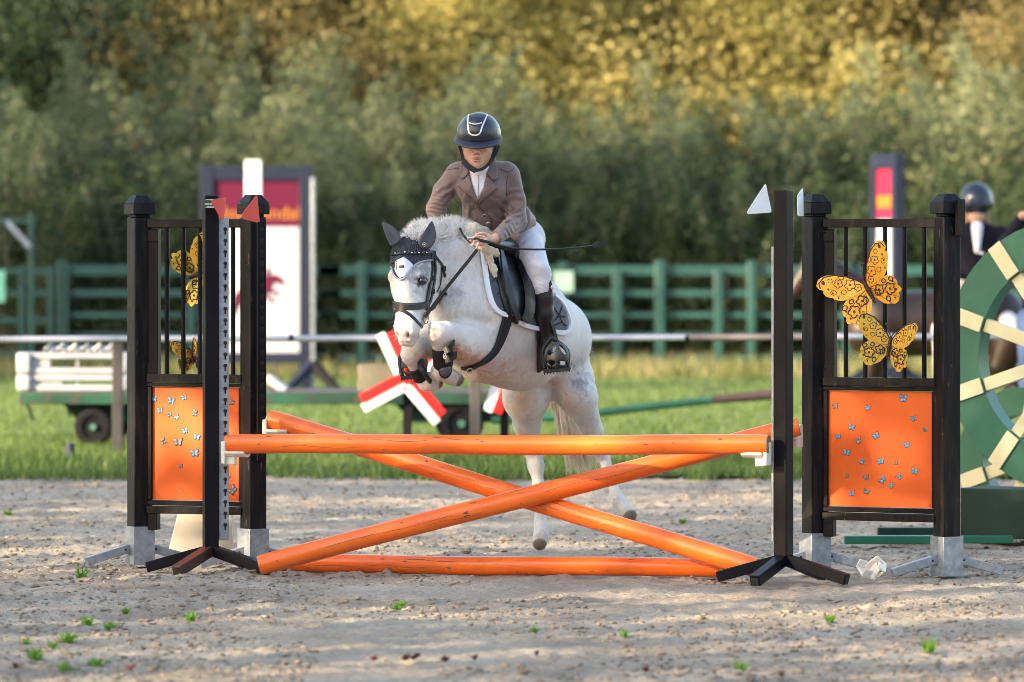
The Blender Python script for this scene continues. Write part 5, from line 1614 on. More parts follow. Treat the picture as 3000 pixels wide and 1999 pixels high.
# head: local directions
HL = Vector((.90, -.43, 0)); HF = Vector((-.43, -.90, -.06)).normalized()
AX = (HL, HF, HL.cross(HF))
C((1210, 742, 29.62), 50, (1203, 800, 29.55), 52, .03, sq=HF, sf=1.15)
C((1203, 800, 29.53), 47, (1198, 890, 29.47), 39, .03)
C((1198, 890, 29.47), 40, (1194, 950, 29.42), 35, .03)
E((1192, 962, 29.40), (37, 36, 38), AX, .03)                   # muzzle
E((1206, 985, 29.46), (22, 26, 20), AX, .02)                   # chin
E((1243, 838, 29.62), (34, 68, 62), AX, .04)                   # left cheek
C((1243, 870, 29.60), 40, (1222, 940, 29.5), 24, .035)         # jaw bar
E((1183, 838, 29.60), (30, 60, 60), AX, .04)                   # far cheek
C((1226, 806, 29.46), 13, (1246, 812, 29.52), 12, .02)         # brow
C((1150, 800, 29.50), 9, (1146, 812, 29.54), 9, .025)          # far brow
C((1180, 770, 29.46), 20, (1188, 870, 29.42), 17, .04)         # nasal ridge
E((1198, 984, 29.345), (7, 12, 12), AX, .008, sub=True)
E((1166, 984, 29.375), (5, 9, 10), AX, .008, sub=True)
C((1207, 972, 29.345), 6, (1201, 997, 29.35), 5, .014)         # nostril rim
C((1182, 1000, 29.38), 15, (1205, 1003, 29.42), 14, .02)       # lips
C((1172, 1009, 29.30), 1.5, (1215, 1001, 29.37), 1.5, .006, sub=True)
E((1236, 823, 29.425), (15, 12, 9), AX, .012, sub=True)        # eye socket
# ears (inside the bonnet)
C((1240, 712, 29.62), 15, (1260, 668, 29.62), 5, .02); C((1162, 710, 29.62), 14, (1130, 668, 29.66), 5, .02)
# near foreleg (horse's left)
C((1400, 985, 29.95), 80, (1372, 1002, 29.75), 62, .05)
C((1400, 1020, 29.9), 58, (1350, 1010, 29.66), 48, .04)
C((1372, 998, 29.75), 52, (1305, 976, 29.50), 35, .04)
C((1300, 974, 29.47), 33, (1284, 974, 29.44), 31, .02)         # knee
C((1278, 958, 29.415), 15, (1270, 988, 29.42), 16, .015)
C((1286, 990, 29.46), 28, (1290, 1030, 29.52), 20, .015)
C((1290, 1028, 29.52), 19, (1296, 1066, 29.60), 17, .010)
C((1294, 1064, 29.60), 18, (1288, 1086, 29.62), 26, .012)
C((1288, 1088, 29.62), 26, (1316, 1102, 29.70), 23, .010)
C((1316, 1102, 29.70), 23, (1338, 1112, 29.76), 21, .008)
C((1260, 1026, 29.50), 3, (1256, 1032, 29.49), 1, .006)
# far foreleg (horse's right)
C((1310, 985, 29.90), 70, (1262, 1000, 29.76), 48, .05)
C((1262, 1000, 29.76), 46, (1216, 1016, 29.62), 38, .03)
C((1214, 1020, 29.60), 38, (1203, 1040, 29.60), 29, .015)
C((1200, 1008, 29.575), 16, (1190, 1036, 29.585), 15, .015)
C((1206, 1048, 29.61), 24, (1216, 1082, 29.66), 15, .012)
C((1216, 1080, 29.66), 15, (1232, 1106, 29.70), 17, .010)
C((1236, 1108, 29.70), 20, (1250, 1118, 29.72), 27, .012)
C((1250, 1118, 29.72), 28, (1272, 1118, 29.76), 27, .010)
# hind leg, picture right
C((1640, 1050, 31.02), 84, (1668, 1120, 30.9), 72, .05)
C((1668, 1110, 30.88), 70, (1694, 1165, 30.78), 54, .05)
C((1655, 1090, 30.75), 50, (1686, 1150, 30.70), 44, .05)
C((1694, 1165, 30.80), 54, (1738, 1262, 30.98), 28, .05)
C((1738, 1260, 30.98), 28, (1762, 1318, 31.10), 22, .03)
C((1760, 1295, 31.16), 12, (1768, 1325, 31.14), 19, .025)
C((1764, 1325, 31.12), 21, (1786, 1395, 31.06), 13, .03)
C((1786, 1395, 31.06), 13, (1806, 1452, 31.02), 15, .02)
C((1806, 1456, 31.02), 20, (1812, 1468, 31.00), 20, .02)
C((1812, 1468, 31.00), 18, (1830, 1490, 30.97), 19, .02)
C((1832, 1488, 30.97), 20, (1846, 1510, 30.94), 21, .012, sq=(0, 1, 0), sf=1.1)
# hind leg, picture left
C((1590, 1060, 31.0), 84, (1552, 1120, 30.85), 78, .05)
C((1548, 1120, 30.80), 76, (1541, 1165, 30.74), 66, .05)
C((1541, 1165, 30.74), 66, (1544, 1245, 30.9), 38, .05)
C((1544, 1245, 30.9), 38, (1556, 1310, 31.08), 27, .04)
C((1576, 1290, 31.14), 9, (1580, 1330, 31.14), 16, .025)
C((1562, 1325, 31.10), 27, (1570, 1365, 31.08), 23, .03)
C((1570, 1365, 31.08), 22, (1577, 1420, 31.05), 16, .03)
C((1577, 1420, 31.05), 16, (1582, 1510, 31.0), 16, .02)
C((1584, 1530, 31.0), 21, (1588, 1548, 30.98), 23, .02)
C((1596, 1552, 31.04), 12, (1602, 1562, 31.02), 12, .02)
C((1587, 1552, 30.98), 21, (1585, 1575, 30.95), 22, .02)
C((1585, 1574, 30.95), 24, (1581, 1592, 30.93), 22, .012)
# muscle definition
C((1375, 955, 29.70), 14, (1420, 960, 29.78), 12, .03)
C((1335, 1000, 29.62), 5, (1392, 1030, 29.70), 6, .03, sub=True)
C((1312, 932, 29.58), 5, (1432, 948, 29.74), 5, .045, sub=True)
C((1298, 790, 29.62), 7, (1298, 868, 29.58), 8, .035, sub=True)
C((1296, 868, 29.58), 7, (1262, 915, 29.55), 5, .03, sub=True)
C((1640, 1108, 30.55), 8, (1655, 1070, 30.62), 6, .05, sub=True)
C((1318, 900, 29.58), 5, (1322, 955, 29.60), 5, .05, sub=True)

def patch_mask(v, c, rp, soft=.6):
    c = np.array(list(c)); d = v - c; d[:, 1] *= .35; d = np.linalg.norm(d, axis=1) / r_(rp)
    n = vnoise(v, .03, 31) * .35 + vnoise(v, .011, 32) * .45
    return np.clip((1.0 + n - d) / soft, 0, 1)
def horse_col(v):
    base = np.array([.69, .665, .65])
    c = np.tile(base, (len(v), 1))
    streak = vnoise(v * np.array([1, 1, .35]), .010, 40) * .5 + vnoise(v * np.array([1, 1, .5]), .022, 41) * .3 + vnoise(v, .09, 42) * .4
    c *= (1 - .11 * np.clip(streak + .3, 0, 2))[:, None]
    def blend(m, col): 
        c[:] = c * (1 - m[:, None]) + np.array(col) * m[:, None]
    G = (.20, .20, .23)  # grey coat patches; those behind the cheek also paint in its shade
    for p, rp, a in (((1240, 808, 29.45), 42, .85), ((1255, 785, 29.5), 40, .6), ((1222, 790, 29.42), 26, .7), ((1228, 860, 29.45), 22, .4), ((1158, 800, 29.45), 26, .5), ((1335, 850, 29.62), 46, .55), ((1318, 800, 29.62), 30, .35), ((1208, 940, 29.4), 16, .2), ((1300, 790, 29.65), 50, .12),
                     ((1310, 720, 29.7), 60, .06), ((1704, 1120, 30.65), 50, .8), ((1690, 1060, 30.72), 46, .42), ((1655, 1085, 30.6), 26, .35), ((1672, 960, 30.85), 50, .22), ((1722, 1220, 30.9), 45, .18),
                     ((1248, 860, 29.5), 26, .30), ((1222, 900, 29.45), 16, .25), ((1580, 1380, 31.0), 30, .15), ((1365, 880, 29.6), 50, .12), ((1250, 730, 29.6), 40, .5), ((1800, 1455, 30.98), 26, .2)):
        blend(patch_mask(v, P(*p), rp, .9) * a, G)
    T_ = (.50, .33, .22)  # tan stains, plus warm ground bounce painted on chest, belly and inner legs
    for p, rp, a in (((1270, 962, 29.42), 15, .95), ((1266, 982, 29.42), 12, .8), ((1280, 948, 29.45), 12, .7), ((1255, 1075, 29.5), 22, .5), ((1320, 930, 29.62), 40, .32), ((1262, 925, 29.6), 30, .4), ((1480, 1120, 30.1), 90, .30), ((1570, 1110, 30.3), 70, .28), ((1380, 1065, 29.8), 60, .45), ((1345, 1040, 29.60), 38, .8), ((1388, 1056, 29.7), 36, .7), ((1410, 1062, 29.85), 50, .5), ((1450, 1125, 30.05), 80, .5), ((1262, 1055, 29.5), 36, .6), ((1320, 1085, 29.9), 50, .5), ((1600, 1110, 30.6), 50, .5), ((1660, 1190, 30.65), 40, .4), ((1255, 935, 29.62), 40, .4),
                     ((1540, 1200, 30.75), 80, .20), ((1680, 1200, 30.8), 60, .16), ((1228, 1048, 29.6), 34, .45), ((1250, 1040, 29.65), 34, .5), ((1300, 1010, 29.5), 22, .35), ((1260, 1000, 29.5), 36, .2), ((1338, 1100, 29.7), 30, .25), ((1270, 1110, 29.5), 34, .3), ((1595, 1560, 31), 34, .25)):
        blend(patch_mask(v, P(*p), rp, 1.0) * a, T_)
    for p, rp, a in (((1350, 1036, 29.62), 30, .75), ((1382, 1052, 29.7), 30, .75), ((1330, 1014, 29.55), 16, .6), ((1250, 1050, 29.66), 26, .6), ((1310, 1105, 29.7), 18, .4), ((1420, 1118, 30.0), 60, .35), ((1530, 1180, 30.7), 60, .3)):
        blend(patch_mask(v, P(*p), rp, .9) * a, (.52, .27, .155))  # orange shadow and bounce tone painted under the forearm and belly
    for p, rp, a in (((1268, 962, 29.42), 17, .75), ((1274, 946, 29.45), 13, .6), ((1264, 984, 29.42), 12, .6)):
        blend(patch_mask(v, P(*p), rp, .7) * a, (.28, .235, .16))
    blend(patch_mask(v, P(1200, 830, 29.45), 70, 1.0) * .16, G)
    blend(patch_mask(v, P(1300, 830, 29.6), 26, 1.0) * .5, (.34, .31, .30))  # shade between cheek and neck, painted into the coat
    pink = (.62, .38, .34)
    blend(patch_mask(v, P(1190, 1000, 29.33), 26, .7) * .65, pink)
    blend(patch_mask(v, P(1202, 985, 29.34), 15, .6) * .6, (.50, .32, .33))
    blend(patch_mask(v, P(1176, 1003, 29.33), 9, .5) * .7, (.12, .07, .06))
    blend(patch_mask(v, P(1198, 984, 29.36), 9, .4) * .85, (.10, .05, .06))
    blend(patch_mask(v, P(1236, 823, 29.45), 19, .4) * .9, (.05, .045, .05))
    # hooves
    for p, rp, col_ in (((1356, 1120, 29.78), 24, (.13, .085, .055)), ((1304, 1130, 29.76), 21, (.20, .15, .10)), ((1581, 1600, 30.93), 26, (.14, .10, .07)), ((1850, 1520, 30.93), 29, (.14, .11, .08))):
        m = np.clip((1.0 - np.linalg.norm((v - np.array(list(P(*p)))) * np.array([1, .4, 1]), axis=1) / r_(rp)) / .12, 0, 1) * (np.abs(v[:, 1] - p[2]) < .14)
        blend(m, col_)
    for p, rp in (((1332, 1112, 29.72), 14), ((1583, 1572, 30.9), 20), ((1838, 1500, 30.9), 16)):
        blend(patch_mask(v, P(*p), rp, .9) * .45, (.25, .22, .21))
    return np.clip(c, 0, 1)
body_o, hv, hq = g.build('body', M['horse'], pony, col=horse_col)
HB = bvh_of(hv, hq)
# normals for hair
fn = np.cross(hv[hq[:, 1]] - hv[hq[:, 0]], hv[hq[:, 2]] - hv[hq[:, 0]])
flip = np.einsum('ij,ij->i', fn, hv[hq[:, 0]] - hv[hq].mean(axis=(0, 1))).sum() < 0
area = np.linalg.norm(fn, axis=1) + 1e-12
fn = fn / area[:, None]
vol = np.einsum('ij,ij->i', hv[hq[:, 0]], np.cross(hv[hq[:, 1]], hv[hq[:, 2]])).sum()
if vol < 0: fn = -fn
rgh = np.random.RandomState(8)
def coat(n, ln, wd, lift, name, region=None, seed=1, flow=(0, 0, -1), colmul=1.0, clump=0.0):
    rg = np.random.RandomState(seed)
    idx = rg.choice(len(hq), n, p=area / area.sum())
    u = rg.rand(n, 1); w2 = rg.rand(n, 1)
    p = hv[hq[idx, 0]] * (1 - u) * (1 - w2) + hv[hq[idx, 1]] * u * (1 - w2) + hv[hq[idx, 2]] * u * w2 + hv[hq[idx, 3]] * (1 - u) * w2
    nr = fn[idx]
    if region is not None:
        k = region(p, nr); p, nr = p[k], nr[k]; n = len(p)
    fl = np.array(flow, dtype=float) + np.array(list(-FW)) * .55 + rg.normal(size=(n, 3)) * .22
    if clump:
        fl = fl + clump * np.stack([vnoise(p, .028, 61), vnoise(p, .028, 62), vnoise(p, .028, 63)], 1)
    tg = fl - nr * np.einsum('ij,ij->i', fl, nr)[:, None]
    tg /= np.linalg.norm(tg, axis=1)[:, None] + 1e-9
    d = tg + nr * lift; d /= np.linalg.norm(d, axis=1)[:, None]
    sd = np.cross(nr, d); sd /= np.linalg.norm(sd, axis=1)[:, None] + 1e-9
    v, f = blades(p - nr * .001, d, ln * (.6 + .8 * rg.rand(n)), np.full(n, wd), seed, side=sd)
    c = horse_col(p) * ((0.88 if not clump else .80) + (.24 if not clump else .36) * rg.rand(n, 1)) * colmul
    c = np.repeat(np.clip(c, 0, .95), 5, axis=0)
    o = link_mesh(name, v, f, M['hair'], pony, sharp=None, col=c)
    o['kind'] = 'stuff'
    return o
def not_face(p, nr):
    hx = (p[:, 0] * F / p[:, 1] + 1500); hy = 700 - (p[:, 2] - EYE) * F / p[:, 1]
    face = (p[:, 1] < 29.62) & (hx < 1270) & (hy > 745) & (hy < 1015)
    hoof = np.zeros(len(p), bool)
    for q, rp in (((1352, 1124, 29.80), 26), ((1290, 1124, 29.72), 26), ((1581, 1600, 30.93), 28), ((1855, 1522, 30.93), 27)):
        hoof |= np.linalg.norm(p - np.array(list(P(*q))), axis=1) < r_(rp)
    return (~face) & (~hoof) & (nr[:, 1] < .35)
coat(60000, .014, .0016, .30, 'coat_hair', not_face, 3)
def in_mane(p, nr):
    hx = (p[:, 0] * F / p[:, 1] + 1500); hy = 700 - (p[:, 2] - EYE) * F / p[:, 1]
    return (hx > 1195) & (hx < 1392) & (hy < 700 + 22 * vnoise(p, .03, 77) + 14 * np.sin((hx - 1195) / 200 * 3.1))
coat(260000, .055, .0026, 1.0, 'mane', in_mane, 4, flow=(-.35, -.2, .1), colmul=1.22, clump=.8)
# forelock wisp behind the ears
# feathers on the fetlocks
def feath(p, nr):
    k = np.zeros(len(p), bool)
    for q, rp in (((1600, 1560, 31.0), 22), ((1330, 1098, 29.72), 22), ((1830, 1475, 31), 18), ((1270, 1100, 29.6), 18), ((1585, 1200, 30.85), 40), ((1590, 1240, 30.95), 25)):
        k |= np.linalg.norm(p - np.array(list(P(*q))), axis=1) < r_(rp)
    return k & (nr[:, 1] < .5)
coat(90000, .024, .0014, .55, 'fetlock_hair', feath, 5)
# tail
n = 900
rg = np.random.RandomState(12)
tv, tf, tcn = [], [], 0
tm = MB()
for i in range(n):
    t0 = rg.rand()
    root = P(1668 + 16 * rg.normal() * .5, 985 + 30 * t0, 31.22)
    end_px = 1658 + 80 * rg.rand() + (30 if rg.rand() < .2 else 0); end_py = 1310 + 85 * rg.rand() * (1 if rg.rand() < .8 else .4)
    mid = P(1640 + 20 * rg.normal() * .7, 1140 + 20 * rg.normal(), 31.36 + .02 * rg.normal())
    m2 = P(1632 + (end_px - 1640) * .55 + 8 * rg.normal(), 1250, 31.32 + .03 * rg.normal())
    e_ = P(end_px, end_py, 31.24 + .04 * rg.normal())
    c = spline([root, mid, m2, e_], 4)
    wd = .0018 + .0022 * rg.rand()
    sdv = Vector((1, rg.normal() * .4, 0)).normalized()
    b0 = len(tv)
    for j, p in enumerate(c):
        ww = wd * (1 - (j / (len(c) - 1)) ** 3 * .85)
        tv += [p - sdv * ww, p + sdv * ww]
        if j: tf.append((b0 + 2 * j - 2, b0 + 2 * j - 1, b0 + 2 * j + 1, b0 + 2 * j))
tv = np.array([list(p) for p in tv]); tf = np.array(tf)
cc = np.array([.78, .66, .50])[None] * (0.75 + .35 * np.repeat(rg.rand(n), len(tv) // n)[:, None])
o = link_mesh('tail', tv, tf, M['hair'], pony, sharp=None, col=np.clip(cc, 0, .95)); o['kind'] = 'stuff'
# dock hairs that stick out behind the croup
k = 130
rts = np.array([list(P(1672 + 26 * a, 940 + 75 * a, 31.05)) for a in rg.rand(k)])
di = np.stack([.9 + .2 * rg.normal(size=k), .3 * rg.normal(size=k), .10 - .45 * rg.rand(k)], 1); di /= np.linalg.norm(di, axis=1)[:, None]
v, f = blades(rts, di, PX(48) * (.5 + .7 * rg.rand(k)), np.full(k, .0022), 4, droop=.25)
o = link_mesh('tail_top_hair', v, f, M['hair'], pony, sharp=None, col=np.tile(np.array([.80, .74, .66]), (len(v), 1))); o['kind'] = 'stuff'
# eye, whiskers
m = MB(); m.ball(P(1237, 823.5, 29.455), r_(13.0), 12); m.build('eye', M['eye'], pony)
for pts in (((1222, 817), (1233, 812), (1246, 813), (1252, 821)), ((1224, 829), (1236, 833), (1248, 830))):
    h = [drape(HB, x, y, .002)[0] for x, y in pts]
    m = MB(); m.tube(spline(h, 4), .0028, 6); m.build('eyelid', mat('eyelid_grey%d' % pts[0][1], (.10, .09, .095), rough=.5), pony)
rg = np.random.RandomState(3); rts = []; di = []
for i in range(40):
    x, y = (1160 + 8 * rg.rand(), 920 + 85 * rg.rand()) if i < 26 else (1185 + 30 * rg.rand(), 1006)
    h, nn, ok = drape(HB, x, y, 0)
    if ok: rts.append(list(h)); di.append([-.8 + .5 * rg.normal() if i < 26 else .2 * rg.normal(), -.3, -.3 - .5 * rg.rand()])
di = np.array(di); di /= np.linalg.norm(di, axis=1)[:, None]
v, f = blades(np.array(rts), di, PX(22) * (.4 + rg.rand(len(rts))), np.full(len(rts), .0011), 4)
o = link_mesh('whisker', v, f, M['hair'], pony, sharp=None, col=np.full((len(v), 3), .85)); o['kind'] = 'stuff'

# ================================================================== BRIDLE, BONNET
bon = thing('ear_bonnet', 'dark knitted ear bonnet with a white diamond on the pony forehead', 'ear bonnet', tuple(P(1200, 760, 29.45)))
patch(HB, [(1146, 778), (1143, 748), (1150, 724), (1166, 704), (1184, 694), (1202, 690), (1222, 697), (1240, 712), (1258, 732), (1262, 762), (1236, 767), (1212, 776), (1192, 800), (1182, 814), (1172, 818), (1161, 810), (1152, 794)],
      'knitted_hood', M['knit'], bon, .003, .005, 6)
patch(HB, [(1153, 772), (1165, 762), (1183, 754), (1197, 764), (1211, 777), (1196, 797), (1184, 811), (1173, 815), (1163, 805), (1157, 789)], 'white_diamond', M['bonnet_white'], bon, .0095, .003, 5)
strap(HB, [(1147, 770), (1154, 795), (1163, 811), (1173, 819), (1184, 815), (1196, 799), (1214, 778), (1238, 768), (1260, 763)], 5.5, 'bonnet_trim', mat('lilac_cord', (.26, .27, .38), rough=.6), bon, .009, .004)
patch(HB, [(1168, 778), (1184, 778), (1184, 785), (1168, 785)], 'maker_tag', M['leather'], bon, .013, .0015, 4)
def ear(base, tip, w0, bulge, nm='ear_cover'):
    b, t = P(*base), P(*tip)
    n_ = 9
    vs, fs = [], []
    ax = (t - b); L_ = ax.length; ax.normalize()
    sd = ax.cross(Vector((0, 1, 0))).normalized(); fw = sd.cross(ax).normalized()
    if fw.y > 0: fw = -fw
    for i in range(n_):
        u = i / (n_ - 1)
        wdt = PX(w0) * (math.sin(math.pi * (0.28 + .70 * u)) ** .9) * (1 - .12 * u) + .0008
        curve = sd * PX(bulge) * math.sin(math.pi * u) * (1)
        c = b + ax * L_ * u + curve
        for k in range(12):
            a = 2 * math.pi * k / 12
            x = math.cos(a); y = math.sin(a)
            dep = .55 if y < 0 else .34 * (1 - .9 * math.cos(a * 1 - math.pi / 2) ** 2 * (1 if u > .1 else 0))
            vs.append(c + sd * x * wdt + fw * y * wdt * dep)
    for i in range(n_ - 1):
        for k in range(12): fs.append((i * 12 + k, i * 12 + (k + 1) % 12, (i + 1) * 12 + (k + 1) % 12, (i + 1) * 12 + k))
    fs += [tuple(range(11, -1, -1)), tuple((n_ - 1) * 12 + k for k in range(12))]
    o = link_mesh(nm, vs, fs, M['bonnet_ear'], bon, sharp=60)
    o.modifiers.new('smooth', 'SUBSURF').levels = 1; o.modifiers['smooth'].render_levels = 2
ear((1162, 716, 29.52), (1119, 650, 29.60), 21, -5)
ear((1241, 725, 29.50), (1266, 648, 29.56), 23, -6)
for cx, cy in ((1243, 717),):
    m = MB(); c = P(cx, cy, 29.425)
    m.tube([c + Vector((math.cos(a) * r_(5.5), 0, math.sin(a) * r_(5.5))) for a in [k * .524 for k in range(12)]], .0016, 6, closed=True); m.ball(c, r_(2.4), 5); m.build('round_emblem', M['steel'], bon)
bri = thing('bridle', 'black leather bridle with a studded browband and reins', 'bridle', tuple(P(1200, 880, 29.42)))
strap(HB, [(1144, 744), (1160, 748), (1185, 750), (1220, 746), (1264, 740)], 9, 'browband', M['leather'], bri, .010, .006)
for i in range(11):
    u = i / 10; x = 1147 + 96 * u; y = 744 + 6 * math.sin(math.pi * u * .9) - 2 * u
    h, nn, ok = drape(HB, x, y, .017)
    m = MB(); m.ball(h, r_(3.4 if i % 2 == 0 else 2.6), 5); m.build('crystal', M['steel'] if i % 2 == 0 else mat('blue_crystal%d' % i, (.08, .10, .30), rough=.15), bri)
strap(HB, [(1263, 738), (1265, 770), (1262, 810), (1254, 850), (1247, 892)], 9, 'cheekpiece', M['leather'], bri, .005, .006)
strap(HB, [(1272, 738), (1273, 790), (1268, 840), (1260, 880), (1250, 900)], 8, 'noseband_strap', M['leather'], bri, .005, .006)
strap(HB, [(1270, 745), (1282, 762), (1294, 778), (1300, 800), (1303, 812)], 8, 'throat_lash', M['leather'], bri, .004, .005)
strap(HB, [(1292, 782), (1292, 806), (1286, 838), (1278, 856)], 4, 'throat_lash', M['leather'], bri, .004, .004)
strap(HB, [(1183, 699), (1195, 692), (1212, 692), (1226, 702)], 8, 'headpiece', M['leather'], bri, .008, .005)
strap(HB, [(1147, 888), (1160, 894), (1180, 898), (1205, 899), (1230, 897), (1252, 893)], 21, 'noseband', M['leather'], bri, .003, .011)
strap(HB, [(1148, 883), (1180, 892), (1205, 893), (1250, 888)], 2.2, 'noseband_piping', M['rubber_grey'], bri, .014, .002)
strap(HB, [(1152, 930), (1156, 915), (1168, 908), (1184, 913), (1205, 928), (1222, 945), (1235, 958)], 9.5, 'flash_strap', M['leather'], bri, .003, .006)
strap(HB, [(1246, 900), (1254, 908), (1266, 900), (1280, 888), (1292, 872), (1298, 858)], 13, 'chin_strap', M['leather'], bri, .005, .008)
strap(HB, [(1284, 856), (1297, 860), (1312, 864)], 9, 'keeper', M['leather'], bri, .010, .006)
for cx, cy in ((1264, 815), (1265, 855), (1298, 788)):
    m = MB(); h, nn, ok = drape(HB, cx, cy, .013); m.box(h, (.018, .010, .026)); m.build('buckle', M['leather'], bri, bevel=.002)
m = MB(); h, nn, ok = drape(HB, 1240, 932, .016)
h = h if ok else P(1240, 932, 29.45)
m.tube([h + Vector((math.cos(a) * r_(7), 0, math.sin(a) * r_(17))) for a in [k * .393 for k in range(16)]], .0032, 7, closed=True); m.build('bit_ring', mat('bronze_bit', (.45, .22, .12), rough=.25, metal=.8), bri)
m = MB(); m.tube([h, h + Vector((-.02, -.01, -.004))], .005, 8); m.build('bit_mouthpiece', M['steel'], bri)
HANDP = P(1402, 722, 29.52)
def rein(pts, w=.017, nm='rein'):
    m = MB(); c = spline(pts, 6)
    for i in range(len(c) - 1): m.beam(c[i], c[i + 1] + (c[i + 1] - c[i]) * .04, .005, w, up=(0, .0, 1))
    m.build(nm, M['leather'], bri)
rein([P(1245, 930, 29.42), P(1268, 898, 29.42), P(1310, 842, 29.45), P(1360, 780, 29.48), P(1398, 732, 29.52)])
rein([P(1347, 668, 29.62), P(1358, 690, 29.62), P(1378, 712, 29.58)], .010, 'neck_strap')
rein([P(1160, 925, 29.5), P(1152, 890, 29.7), P(1180, 800, 29.95), P(1290, 700, 30.05)], .012)

# leg boots
def leg_boot(prims, straps, cupc, label):
    t = thing('leg_boot', label, 'leg boot', tuple(P(*prims[0][0])), 'black boots on the pony forelegs')
    allp = np.array([list(P(*q)) for pr in prims for q in (pr[0], pr[2])])
    s = SDF(allp.min(0) - .09, allp.max(0) + .09, .005)
    for a, ra, b, rb in prims: s.cone(P(*a), r_(ra), P(*b), r_(rb), .006)
    a, b = P(*prims[0][0]), P(*prims[-1][2]); ax = (b - a).normalized()
    s.halfspace_cut(b + ax * .004, ax, .004); s.halfspace_cut(a - ax * .004, -ax, .004)
    s.build('shell', M['neoprene'], t)
    for pts, w, th in straps:
        m = MB(); c = spline([P(*p) for p in pts], 5)
        for i in range(len(c) - 1): m.beam(c[i], c[i + 1] + (c[i + 1] - c[i]) * .05, th, r_(w), up=(.25, 0, 1) if abs((c[i + 1] - c[i]).normalized().z) < .8 else (1, 0, 0))
        m.build('strap', M['leather'], t)
    if cupc:
        m = MB(); m.ball(P(*cupc), r_(17), 10, (1, .8, 1.25)); m.build('fetlock_cup', M['rubber_grey'], t)
        m = MB(); m.ball(P(cupc[0], cupc[1] + 2, cupc[2] + .012), r_(20), 10, (1, .7, 1.25)); m.build('cup_edge', M['neoprene'], t)
    return t
lb1 = leg_boot([((1296, 1012, 29.50), 31, (1298, 1068, 29.60), 29)], [(((1302, 1030, 29.43), (1318, 1020, 29.42), (1330, 1004, 29.46)), 20, .010), (((1305, 1056, 29.46), (1320, 1048, 29.45), (1336, 1040, 29.5)), 21, .010)], (1304, 1083, 29.565), 'black tendon boot with straps and grey fetlock cup on the near foreleg')
m = MB(); c = P(1303, 1044, 29.405); m.tube([c + Vector((math.cos(a) * r_(4), 0, math.sin(a) * r_(8))) for a in [k * .524 for k in range(12)]], .0014, 5, closed=True); m.tube([c + Vector((-.004, 0, -.006)), c + Vector((.004, 0, .006))], .0016, 5); m.build('round_emblem', M['label_text'], lb1)
leg_boot([((1217, 1076, 29.655), 23, (1234, 1108, 29.70), 23)], [(((1228, 1052, 29.60), (1232, 1078, 29.58), (1247, 1100, 29.58), (1262, 1120, 29.62)), 12, .012)], None, 'black wrap boot with a long strap on the far foreleg')

# ================================================================== SADDLERY
pad = thing('saddle_pad', 'slate quilted saddle pad with broad white binding', 'saddle pad', tuple(P(1500, 850, 30.1)))
pad_poly = [(1404, 722), (1412, 765), (1420, 805), (1428, 850), (1438, 888), (1455, 912), (1482, 925), (1515, 944), (1545, 956), (1580, 962), (1612, 970), (1645, 974), (1660, 965), (1663, 945), (1656, 915), (1640, 888), (1618, 868), (1590, 820), (1560, 790), (1520, 760), (1470, 720), (1430, 712)]
patch(HB, pad_poly, 'quilted_cloth', M['pad_grey'], pad, .006, .010, 10, 30.0)
strap(HB, [(1405, 722), (1412, 765), (1420, 805), (1427, 850), (1438, 888), (1456, 912), (1482, 924)], 15, 'binding', M['pad_white'], pad, .008, .016)
strap(HB, [(1510, 942), (1545, 956), (1580, 963), (1612, 970), (1645, 974), (1660, 964), (1663, 944), (1655, 914), (1638, 886), (1618, 868)], 15, 'binding', M['pad_white'], pad, .008, .016)
for pts in (((1440, 790), (1452, 830), (1470, 860)), ((1440, 830), (1455, 812), (1466, 800)), ((1452, 868), (1466, 852), (1478, 850)), ((1615, 900), (1632, 925), (1650, 930)), ((1618, 940), (1632, 925), (1640, 900)), ((1632, 925), (1640, 945), (1652, 955)), ((1614, 955), (1630, 948), (1640, 945))):
    strap(HB, pts, 3, 'quilt_seam', M['hole'], pad, .015, .0025, 4)
sad = thing('saddle', 'black leather jumping saddle with girth and stirrups', 'saddle', tuple(P(1500, 800, 30.1)))
s = SDF(P(1400, 990, 29.7) - Vector((.05, .1, 0)), P(1600, 640, 30.9) + Vector((.05, 0, 0)), .0065)
def sc(a, ra, b, rb, k=.03, **kw): s.cone(P(*a), r_(ra), P(*b), r_(rb), k, **kw)
sc((1448, 716, 30.0), 18, (1478, 728, 30.15), 30); sc((1478, 735, 30.2), 34, (1520, 770, 30.45), 36); sc((1520, 760, 30.5), 30, (1550, 740, 30.7), 22)
sc((1480, 735, 30.2), 28, (1530, 800, 30.30), 26)
s.build('seat', M['leather'], sad)
patch(HB, [(1436, 722), (1470, 722), (1510, 760), (1545, 800), (1556, 860), (1552, 930), (1530, 955), (1505, 948), (1480, 918), (1466, 870), (1452, 800)], 'flap', M['leather'], sad, .020, .014, 10, 30.0)
strap(HB, [(1470, 722), (1490, 742), (1508, 775), (1522, 815), (1530, 860), (1530, 905), (1520, 938)], 34, 'knee_roll', M['leather'], sad, .034, .030)
strap(HB, [(1448, 735), (1460, 775), (1470, 815), (1480, 860), (1492, 905), (1505, 935)], 26, 'panel', M['leather'], sad, .022, .022)
strap(HB, [(1488, 920), (1472, 975), (1447, 1028), (1412, 1058), (1365, 1078)], (36, 32), 'girth', M['neoprene'], sad, .004, .014)
strap(HB, [(1432, 722), (1448, 770), (1490, 925)], 9, 'billet', M['leather'], sad, .036, .004)
m = MB(); c = P(1377, 1088, 29.70); m.tube([c + Vector((math.cos(a) * r_(9), 0, math.sin(a) * r_(8))) for a in [k * .524 for k in range(12)]], .0022, 6, closed=True); m.build('girth_ring', M['steel'], sad)
